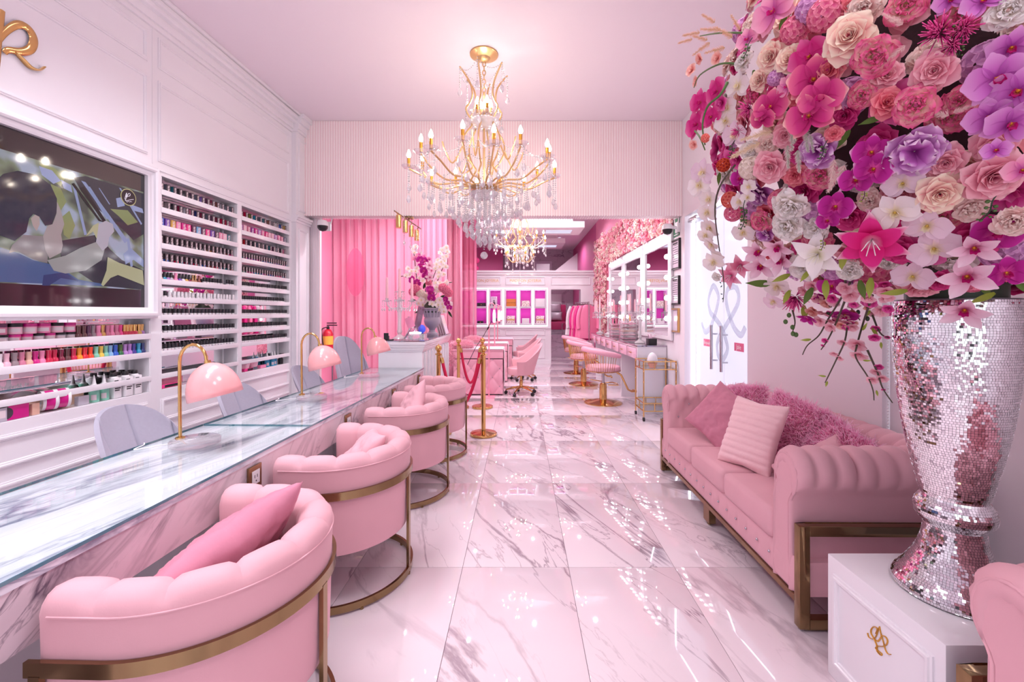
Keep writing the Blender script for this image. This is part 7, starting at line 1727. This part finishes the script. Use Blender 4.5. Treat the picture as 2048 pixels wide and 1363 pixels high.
KEY = [  # kind, colour, px, py, size px, depth factor
 ('orchid','orch_pinkl',1549,24,88,1.02),('orchid','orch_pinkl',1496,79,46,1.03),('rose','rose_cream',1543,114,62,1.0),('blossom','blos_peach',1400,117,24,1.05),('blossom','blos_peach',1384,141,28,1.05),('blossom','blos_peach',1393,163,24,1.05),('blossom','blos_peach',1435,117,28,1.05),
 ('peony','peony_w',1488,123,46,1.0),('rose','rose_cream',1580,119,62,1.0),('hydrangea','hyd_lilac',1551,156,34,1.0),('orchid','orch_mag',1402,205,52,1.06),('orchid','orch_mag',1395,249,58,1.06),('orchid','orch_mag',1435,183,58,1.03),('orchid','orch_mag',1424,233,46,1.04),
 ('orchid','orch_white',1477,172,54,1.0),('orchid','orch_white',1455,216,46,1.0),('orchid','orch_white',1452,242,46,1.0),('orchid','orch_wpink',1470,270,54,1.0),
 ('orchid','orch_mag',1620,114,78,1.0),('orchid','orch_coral',1628,160,92,1.02),('orchid','orch_coral',1644,196,96,1.05),('orchid','orch_coral',1620,232,90,1.06),('orchid','orch_coral',1543,214,70,1.03),('orchid','orch_coral',1527,236,52,1.04),('orchid','orch_pinkl',1576,172,46,1.02),
 ('rose','rose_cream',1700,75,112,1.04),('rose','rose_coral',1660,140,70,1.0),('peony','peony_pk',1810,13,92,1.0),('peony','peony_pk',1748,112,104,1.04),('rose','rose_pink',1775,152,66,0.98),('rose','rose_pink',1870,141,98,1.02),('peony','peony_pk',1832,211,102,1.04),('rose','rose_coral',1773,205,72,1.0),('peony','peony_pk',1725,190,70,1.0),
 ('orchid','orch_lilac',1993,158,115,1.05),('orchid','orch_lilac',2037,182,110,1.06),('orchid','orch_lilac',1978,233,88,1.05),('orchid','orch_lilac',2018,247,100,1.06),('orchid','orch_lilac',2022,95,86,1.02),('orchid','orch_lilac',1964,4,80,1.0),('orchid','orch_lilac',1900,0,64,1.0),('peony','peony_w',2015,22,96,0.98),
 ('heather','spike_mag',1880,66,84,1.03),('heather','spike_mag',1925,56,70,1.02),('heather','spike_mag',1905,90,60,1.03),('orchid','orch_purple',1744,304,78,1.04),('orchid','orch_purple',1748,338,78,1.05),('orchid','orch_purple',1712,360,68,1.05),('orchid','orch_purple',1672,412,72,1.04),('orchid','orch_purple',1656,440,48,1.05),
 ('carnation','carn_lilac',1829,301,122,1.02),('carnation','carn_lilac',1640,300,78,1.0),('rose','rose_pink',1891,324,86,1.0),('rose','rose_cream',1879,386,98,1.03),('rose','rose_pink',1982,352,124,1.02),('rose','rose_pink',1988,290,92,0.99),('rose','rose_coral',1668,268,40,1.02),
 ('orchid','orch_white',1791,424,92,1.04),('orchid','orch_wpink',1806,366,76,1.02),('orchid','orch_wpink',1855,450,88,1.03),('lily','lily',1744,478,128,1.05),('lily','lily',1776,440,90,1.0),('orchid','orch_wpink',1868,496,94,1.02),('orchid','orch_wpink',1826,552,78,1.0),
 ('cymb','cymb',1949,494,92,1.04),('cymb','cymb',1935,552,104,1.06),('cymb','cymb',1929,618,92,1.08),('orchid','orch_purple',1995,462,96,1.0),('orchid','orch_purple',2010,545,84,1.02),('peony','peony_blush',2026,440,86,1.03),('peony','peony_blush',1942,415,80,0.98),('orchid','orch_pinkl',2045,340,70,1.06),('orchid','orch_lilac',1992,300,52,1.1),
 ('rose','rose_pink',1541,333,70,1.02),('hydrangea','hyd_white',1503,335,54,1.0),('peony','peony_w',1581,410,80,1.03),('peony','peony_w',1576,452,74,1.03),('peony','peony_w',1632,457,56,1.0),('peony','peony_w',1614,530,78,1.0),('lily','lily_w',1637,508,90,1.04),
 ('orchid','orch_purple',1482,356,42,1.02),('hydrangea','hyd_red',1447,330,30,1.03),('hydrangea','hyd_coral',1459,399,36,1.0),('hydrangea','hyd_pink',1466,426,38,1.0),('orchid','orch_white',1480,403,40,1.03),('orchid','orch_white',1498,373,34,1.03),('orchid','orch_white',1496,394,30,1.03),('orchid','orch_white',1488,464,48,1.02),
 ('peony','peony_pk',1524,441,52,1.0),('carnation','carn_lilac',1532,466,42,1.0),('cymb','cymb',1520,502,62,1.03),('cymb','cymb',1557,492,64,1.03),('cymb','cymb',1524,530,62,1.03),('cymb','cymb',1564,520,64,1.03),('lily','lily_star',1482,528,50,1.06),('lily','lily_star',1464,550,48,1.07),
 ('orchid','orch_wpink',1407,345,56,1.08),('orchid','orch_white',1400,370,52,1.1),('orchid','orch_white',1419,398,46,1.08),
 ('heather','spike_mag',1592,592,62,1.02),('heather','spike_mag',1500,215,48,1.02),('heather','spike_mag',1478,262,30,1.02),('orchid','orch_white',1555,572,54,1.0),('orchid','orch_wpink',1548,602,44,1.0),('orchid','orch_purple',1665,570,64,0.98),('orchid','orch_purple',1650,594,56,0.98),
 ('rose','rose_hot',1600,300,60,0.96),('rose','rose_hot',1610,380,70,0.95),('rose','rose_hot',1690,230,70,0.96),('rose','rose_coral',1590,350,50,0.98),('peony','peony_pk',1640,350,70,0.96),('rose','rose_hot',1700,430,80,0.95),('rose','rose_hot',1800,500,70,0.95),('rose','rose_hot',1880,560,60,0.94),('hydrangea','hyd_pink',1650,30,80,1.0),('hydrangea','hyd_pink',1590,60,60,0.99),('hydrangea','hyd_lilac',1620,20,60,1.0),
 ('peony','peony_blush',1730,20,90,0.99),('rose','rose_coral',1700,15,60,0.98),('peony','peony_pk',1920,200,70,0.98),('rose','rose_cream',1935,330,70,0.97),('peony','peony_w',1700,540,60,0.98),('rose','rose_pink',1570,270,50,0.99),('peony','peony_blush',1535,290,50,1.0),
 ('hydrangea','hyd_pink',1560,400,50,0.97),('blossom','blos_mag',1445,205,36,1.02),('rose','rose_cream',1520,160,46,0.99),('peony','peony_w',1500,300,46,0.99),('peony','peony_blush',1740,400,60,0.97),
]
for kd in KEY:
    kind, col, px, py, d, k = kd
    kw = {}
    if kind == 'orchid' and col in ('orch_white','orch_wpink'): kw['lip'] = 'LIPW'
    place(kind, col, px, py, d, k, **kw)
# plumes, frosted sprigs, astilbe, leaves, berry stems
def sprig(kind, col, px, py, dpx, ang, k=1.04, nm=None, mat=None):
    p, n = onsphere(px, py, k); v = (CAMP-p).normalized(); z = (n*0.4+v).normalized(); up = Vector((cos(radians(ang))*1.0, 0, sin(radians(ang)))); y = (up - z*up.dot(z)).normalized(); x = y.cross(z)
    r = dpx*0.6*p.y/FPX; Mx = Matrix.Translation(p-FA) @ Matrix((x,y,z)).transposed().to_4x4() @ Matrix.Scale(r,4)
    if kind == 'berry':
        if 'berry' not in G: G['berry'] = berry_geo(1).mesh('bud_spray', [M['dgreen'], M['green']]); G['berryl'] = berry_geo(1).mesh('bud_spray', [M['stem'], M['lime']])
        return link('bud_spray', G[col], fa, matrix=Mx)
    return link(nm or kind, gm(kind, col, int(px) % 3), fa, matrix=Mx)
for a in ((1806,50,46,150),(1812,90,46,215),(1898,231,52,170),(1905,225,40,20),(1690,330,58,235),(1668,318,58,260),(1705,335,46,285)): sprig('plume','plume',*a)
for a in ((1545,262,60,195),(1520,285,60,205)): sprig('plume','plume_c',*a)
for a in ((1640,215,44,200),(1600,240,44,250),(1585,250,50,265),(1610,255,50,275),(1575,290,46,268),(1595,300,46,272),(1620,270,36,280)): sprig('plume','frost',*a, nm='frosted_sprig')
for a in ((1415,80,34,165),(1450,95,40,190),(1430,45,34,150),(1385,78,30,190),(1440,60,40,175),(1400,65,36,185),(1420,85,38,205),(1465,75,42,150),(1480,60,36,120)): sprig('plume','astilbe',*a, nm='astilbe_spray')
for a in ((1490,400,44,265),(1495,420,44,250),(1505,75,40,240)): sprig('berry','berry',*a)
for a in ((1925,30,54,255),(1925,70,48,265),(2000,380,70,250),(1655,280,40,250),(1470,280,36,250)): sprig('berry','berry',*a)
for a in ((1735,370,36,255),(1650,470,34,260)): sprig('berry','berryl',*a)
for a in ((1690,500,52,255),(1652,560,50,265),(1742,555,52,262),(1620,540,36,230),(1580,548,44,210),(1608,610,44,268),(1580,580,40,240),(1815,580,50,200),(1990,585,50,215),(1660,510,40,250)): sprig('leaf','LEAFY',*a)
for a in ((1560,60,40,60),(1507,140,36,280),(1545,565,60,195),(1625,575,50,240),(1720,560,50,280),(1960,560,50,300),(1770,230,50,200),(1860,430,50,330),(2030,560,60,330),(1440,345,30,250),(1700,260,46,230)): sprig('leaf','LEAF',*a, 0.99)
# infill between the named blooms, all round
FILLC = [('rose','rose_coral'),('rose','rose_pink'),('peony','peony_pk'),('hydrangea','hyd_pink'),('rose','rose_hot'),('peony','peony_blush'),('hydrangea','hyd_lilac'),('rose','rose_cream'),('peony','peony_w'),('blossom','blos_mag'),('carnation','carn_lilac')]
nf = 0
for k in range(620):
    z = 1 - 2*(k+0.5)/620; a = k*2.3999; d = Vector((sqrt(1-z*z)*cos(a), sqrt(1-z*z)*sin(a), z))
    if z < -0.93: continue
    p = FCn + d*FR*rf.uniform(0.87,0.95)
    if p.x > 2.04 or d.dot((CAMP-FCn).normalized()) < -0.1: continue
    kind, col = FILLC[rf.randrange(len(FILLC))]
    bloom(fa, kind, col, p-FA, d + Vector((rf.gauss(0,.2),rf.gauss(0,.2),rf.gauss(0,.2))), rf.uniform(0,6), rf.uniform(0.052,0.07), rf.randrange(3)); nf += 1
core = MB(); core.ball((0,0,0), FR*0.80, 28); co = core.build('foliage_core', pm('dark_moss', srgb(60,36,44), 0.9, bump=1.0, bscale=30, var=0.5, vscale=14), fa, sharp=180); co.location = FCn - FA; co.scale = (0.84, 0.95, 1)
MB().cyl((0,0,-0.02),(0,0,0.2),0.13,16).build('stem_bundle', M['dgreen'], fa)
# trailing white orchid branch at the aisle side and blossom twigs below
def twig(pts, r=0.004, nm='twig', mat='stem'):
    P = [onsphere(px, py, k)[0] - FA for px, py, k in pts]; Q = smooth_path(P, 5); n = len(Q)
    MB().tube(Q, r, 6, radii=[r*(1-0.6*i/n) for i in range(n)]).build(nm, M[mat], fa); return Q
twig([(1470,330,1.03),(1440,372,1.06),(1430,420,1.08),(1436,480,1.08),(1445,540,1.08),(1448,575,1.08),(1446,604,1.08)], 0.0035)
for px, py, d in ((1416,424,46),(1421,455,50),(1424,488,48),(1428,523,46),(1412,470,36),(1436,512,34)): place('orchid','orch_white',px,py,d,1.08,0.5,lip='LIPW')
place('peony','peony_w',1433,553,22,1.08)
for px, py in ((1442,566),(1441,574),(1445,588),(1444,598),(1440,553)):
    p, n = onsphere(px, py, 1.08); bloom(fa, 'bud', 'LEAFD', p-FA, Vector((0,-1,-.3)), rf.uniform(0,6), 0.009, nm='flower_bud')
twig([(1455,165,1.03),(1440,190,1.06),(1415,213,1.08),(1405,250,1.09),(1410,290,1.09)], 0.005, mat='green'); twig([(1480,128,1.0),(1440,128,1.05),(1400,150,1.07),(1388,175,1.07)], 0.004, mat='green'); twig([(1500,66,1.0),(1440,66,1.05),(1400,72,1.07)], 0.004, mat='green')
twig([(1390,262,1.09),(1400,275,1.09),(1410,300,1.09)], 0.004, mat='green')
place('hydrangea','hyd_coral',1411,276,20,1.09); place('blossom','blos_peach',1388,289,22,1.09)
TW_ = [[(1700,565,0.98),(1680,600,0.98),(1655,640,0.98),(1638,670,0.98),(1615,690,0.98),(1605,709,0.98)],[(1690,600,0.98),(1670,650,0.98),(1655,680,0.98),(1642,699,0.98)],[(1745,590,0.98),(1728,640,0.98),(1714,690,0.98),(1712,715,0.98),(1735,752,0.98),(1746,780,0.98),(1748,800,0.98)],
       [(1735,700,0.98),(1755,745,0.98),(1765,775,0.98),(1785,805,0.98)],[(1695,640,0.98),(1690,680,0.98),(1672,720,0.98),(1655,755,0.98),(1650,765,0.98)],[(1745,630,0.98),(1760,665,0.98),(1778,676,0.98)],[(1585,620,1.0),(1590,645,1.0),(1584,666,1.0)],[(1690,560,0.98),(1700,610,0.98),(1720,640,0.98)]]
for q in TW_: twig(q, 0.0038)
for px, py, d, c in ((1640,641,28,'blos_pink'),(1661,653,28,'blos_pink'),(1687,630,32,'blos_pink'),(1650,680,15,'blos_mag'),(1685,683,24,'blos_pink'),(1668,706,20,'blos_pink'),(1680,715,18,'blos_pink'),(1715,687,42,'blos_pink'),(1719,708,38,'blos_pink'),(1752,742,26,'blos_pink'),(1765,755,26,'blos_pink'),(1745,758,26,'blos_pink'),(1758,732,20,'blos_mag'),
      (1737,595,32,'blos_pink'),(1772,581,40,'blos_pink'),(1763,620,36,'blos_pink'),(1749,673,26,'blos_mag'),(1752,655,22,'blos_mag'),(1705,653,26,'blos_pink'),(1700,590,36,'blos_pink'),(1668,600,34,'blos_pink'),(1690,575,34,'blos_pink'),(1719,572,32,'blos_pink'),(1650,625,30,'blos_pink'),(1775,673,14,'blos_mag'),(1767,778,10,'blos_mag'),(1646,690,10,'blos_mag')): place('blossom', c, px, py, d, 0.985, 0.5)
place('cymb','orch_purple',1619,632,44,0.985); place('orchid','orch_purple',1690,628,54,0.96); place('orchid','orch_purple',1648,595,44,0.97)
for k in range(46):
    qx = rf.uniform(1600, 1790); qy = 560 + rf.uniform(0, 95)*(1-abs(qx-1695)/260); place('blossom', rf.choice(['blos_pink','blos_pink','blos_mag','blos_peach']), qx, qy, rf.uniform(16,30), rf.uniform(0.96,0.99), 0.5)
for a in ((1622,678,22,200),(1740,620,22,240),(1725,660,20,60),(1753,780,16,280),(1652,752,16,190),(1655,762,16,250),(1762,684,18,270),(1726,720,16,10),(1745,655,26,300)): sprig('leaf','LEAFY',*a, 0.98)
for px, py in ((1578,630),(1571,643),(1585,654),(1586,667),(1592,669)): p, n = onsphere(px, py, 1.0); MB().ball(p-FA, 0.0085, 8, 0, 1.2).build('berry', M['green'], fa)
for px, py in ((1716,624),(1735,637),(1661,610),(1656,626)): p, n = onsphere(px, py, 0.98); MB().ball(p-FA, 0.007, 8, 0, 1.4).build('berry', M['dgreen'], fa)

# ---- bouquet in the urn on the reception desk
BQ = Vector((-1.275, 6.25, DH+0.36))
bq = thing('flower_bouquet', 'tall white and purple orchid bouquet in the grey urn', 'flowers', BQ)
def bpos(x, y):                                   # crop pixels of the bouquet -> point about the urn
    px, py = 760 + x/6.194, 480 + y/6.194; d = rf.uniform(-0.16, 0.02); return at(px, py, 6.25 + d) - BQ
def bset(kind, col, pts, d, **kw):
    for x, y in pts:
        p = bpos(x, y); r = 1.3*d/6.194*0.5*6.2/FPX; n = Vector((rf.gauss(0,.35), -1, rf.gauss(0,.3)))
        if kind in ('orchid','cymb'): orchid_small(bq, p, n, rf.uniform(-.5,.5), r*1.05, col, style='phal' if kind == 'orchid' else 'cymb', **kw)
        else: bloom(bq, kind, col, p, n, rf.uniform(0,6), r*1.1, rf.randrange(3))
bset('orchid','orch_purple',[(500,245),(560,255),(520,320),(545,380),(570,440),(400,490),(460,530),(620,610),(640,660),(640,715)],85)
bset('orchid','orch_pinkl',[(440,230),(485,180),(610,235),(545,205)],62)
bset('orchid','orch_white',[(770,120),(820,90),(835,140),(745,165),(790,210),(825,200),(720,250),(760,270),(800,260),(700,300),(815,330),(740,330),(780,300),(730,400),(790,420),(720,450),(690,350),(410,110),(430,150),(440,80),(350,350),(390,380),(440,380),(370,430),(330,440),(460,350),(690,530),(740,530),(700,580),(830,520),(800,540),(680,610),(720,630),(490,470),(530,500),(540,660)],58, lip='LIPW')
bset('orchid','orch_white',[(690,750),(740,740),(770,790),(720,800),(480,780),(530,800),(560,830),(600,770),(640,790),(740,860),(790,880),(790,830),(860,790),(840,720),(510,740)],66, lip='LIPW')
bset('cymb','cymb',[(610,310),(640,380),(620,460),(590,330)],90)
bset('hydrangea','hyd_pink',[(410,640),(470,640),(440,600),(820,620),(780,590),(850,650)],95); bset('hydrangea','hyd_white',[(500,660),(540,700)],90)
bset('orchid','orch_purple',[(830,780),(860,830),(810,730)],60); bset('hydrangea','hyd_pink',[(600,520)],70)
for x, y, a in ((530,600,80),(790,640,20),(620,850,200),(500,870,200),(680,880,250),(840,880,300),(740,700,10),(430,740,190),(590,560,90)):
    p = bpos(x, y); link('leaf', gm('leaf', 'LEAFD' if y != 640 else 'LEAFY', x % 3), bq, matrix=Matrix.Translation(p+Vector((0,0.05,0))) @ Matrix.Rotation(-radians(a-90),4,'Y') @ Matrix.Rotation(pi/2,4,'X') @ Matrix.Scale(0.075,4))
for pts in ([(560,800),(640,520),(760,200),(800,100)],[(600,800),(690,560),(790,300),(830,80)],[(560,800),(470,560),(430,250),(410,60)],[(560,800),(560,500),(520,200)],[(560,800),(420,520),(300,450),(255,450)],[(600,800),(780,560),(890,520)]):
    Q = smooth_path([at(760+x/6.194, 480+y/6.194, 6.27)-BQ for x, y in pts], 5); MB().tube(Q, 0.006, 6).build('stem', M['dgreen'], bq)
MB().ball((0,0,0.02),0.13,14).build('foliage_core', M['dgreen'], bq, sharp=180)

# ---- wall of blossoms round the vanity mirrors
fwl = thing('flower_wall', 'wall of small pink and white blossoms framing the vanity mirrors', 'flower wall', (XR-0.02, 9.0, 1.0))
MB().box(-0.01,0.015,-3.1,1.25,1.60,2.28).box(-0.01,0.015,1.27,2.85,0,2.32).build('backing_mat', pm('rose_moss', srgb(190,110,130), 0.9), fwl)
spots = []
rw_ = random.Random(12)
for (y0, y1, z0, z1) in ((5.88,10.25,2.62,3.27),(10.3,11.85,1.02,3.33)):
    st = 0.105; y = y0; i = 0
    while y < y1:
        z = z0 + (st/2 if i % 2 else 0)
        while z < z1: spots.append((y+rw_.uniform(-.03,.03), z+rw_.uniform(-.03,.03))); z += st
        y += st*0.87; i += 1
spots.sort(); WC = [('hydrangea','hyd_blush'),('rose','rose_pale'),('peony','peony_blush'),('hydrangea','hyd_white'),('peony','peony_w'),('rose','rose_pink'),('rose','rose_pale'),('peony','peony_blush')]
FC['hyd_blush'] = fm('blush_hydrangea', (0.0,(240,150,176)), (1,(250,196,206))); FC['rose_pale'] = fm('pale_pink_rose', (0.05,(240,150,176)), (0.5,(250,190,204)), (1,(252,216,222)))
WL = {}
def wall_bloom(kind, col):
    if (kind, col) not in WL:
        if kind == 'hydrangea': m = hydrangea_geo(3, 16)
        else: m = rose_geo(5, 9) if kind == 'rose' else peony_geo(5, 11)
        WL[(kind, col)] = (m, m.mesh('blossom', FC[col], sharp=180))
    return WL[(kind, col)]
rest = {}
for k, (y, z) in enumerate(spots):
    kc = WC[rw_.randrange(len(WC))]; geo, me = wall_bloom(*kc); Mx = Matrix.Translation((-0.03+rw_.uniform(-.03,.02), y-9.0, z-1.0)) @ orient((-1, rw_.gauss(-.1,.3), rw_.gauss(0,.3)), rw_.uniform(0,6)) @ Matrix.Scale(rw_.uniform(.055,.075),4)
    if k < 290: link('blossom', me, fwl, matrix=Mx)
    else:
        b = rest.setdefault(kc, MB()); b.t = b.t or []; b.add(geo.v, geo.f, 0, Mx); b.t += geo.t
tot = MB(); tot.t = []; mats = []
for kc, b in rest.items(): tot.add(b.v, b.f, len(mats)); tot.t += b.t; mats.append(FC[kc[1]])
tot.build('distant_blossoms', mats, fwl, sharp=180, kind='stuff')
print('fill blooms', nf, 'objects', len(bpy.data.objects), 'tris', sum(len(m.polygons)*2 for m in bpy.data.meshes))
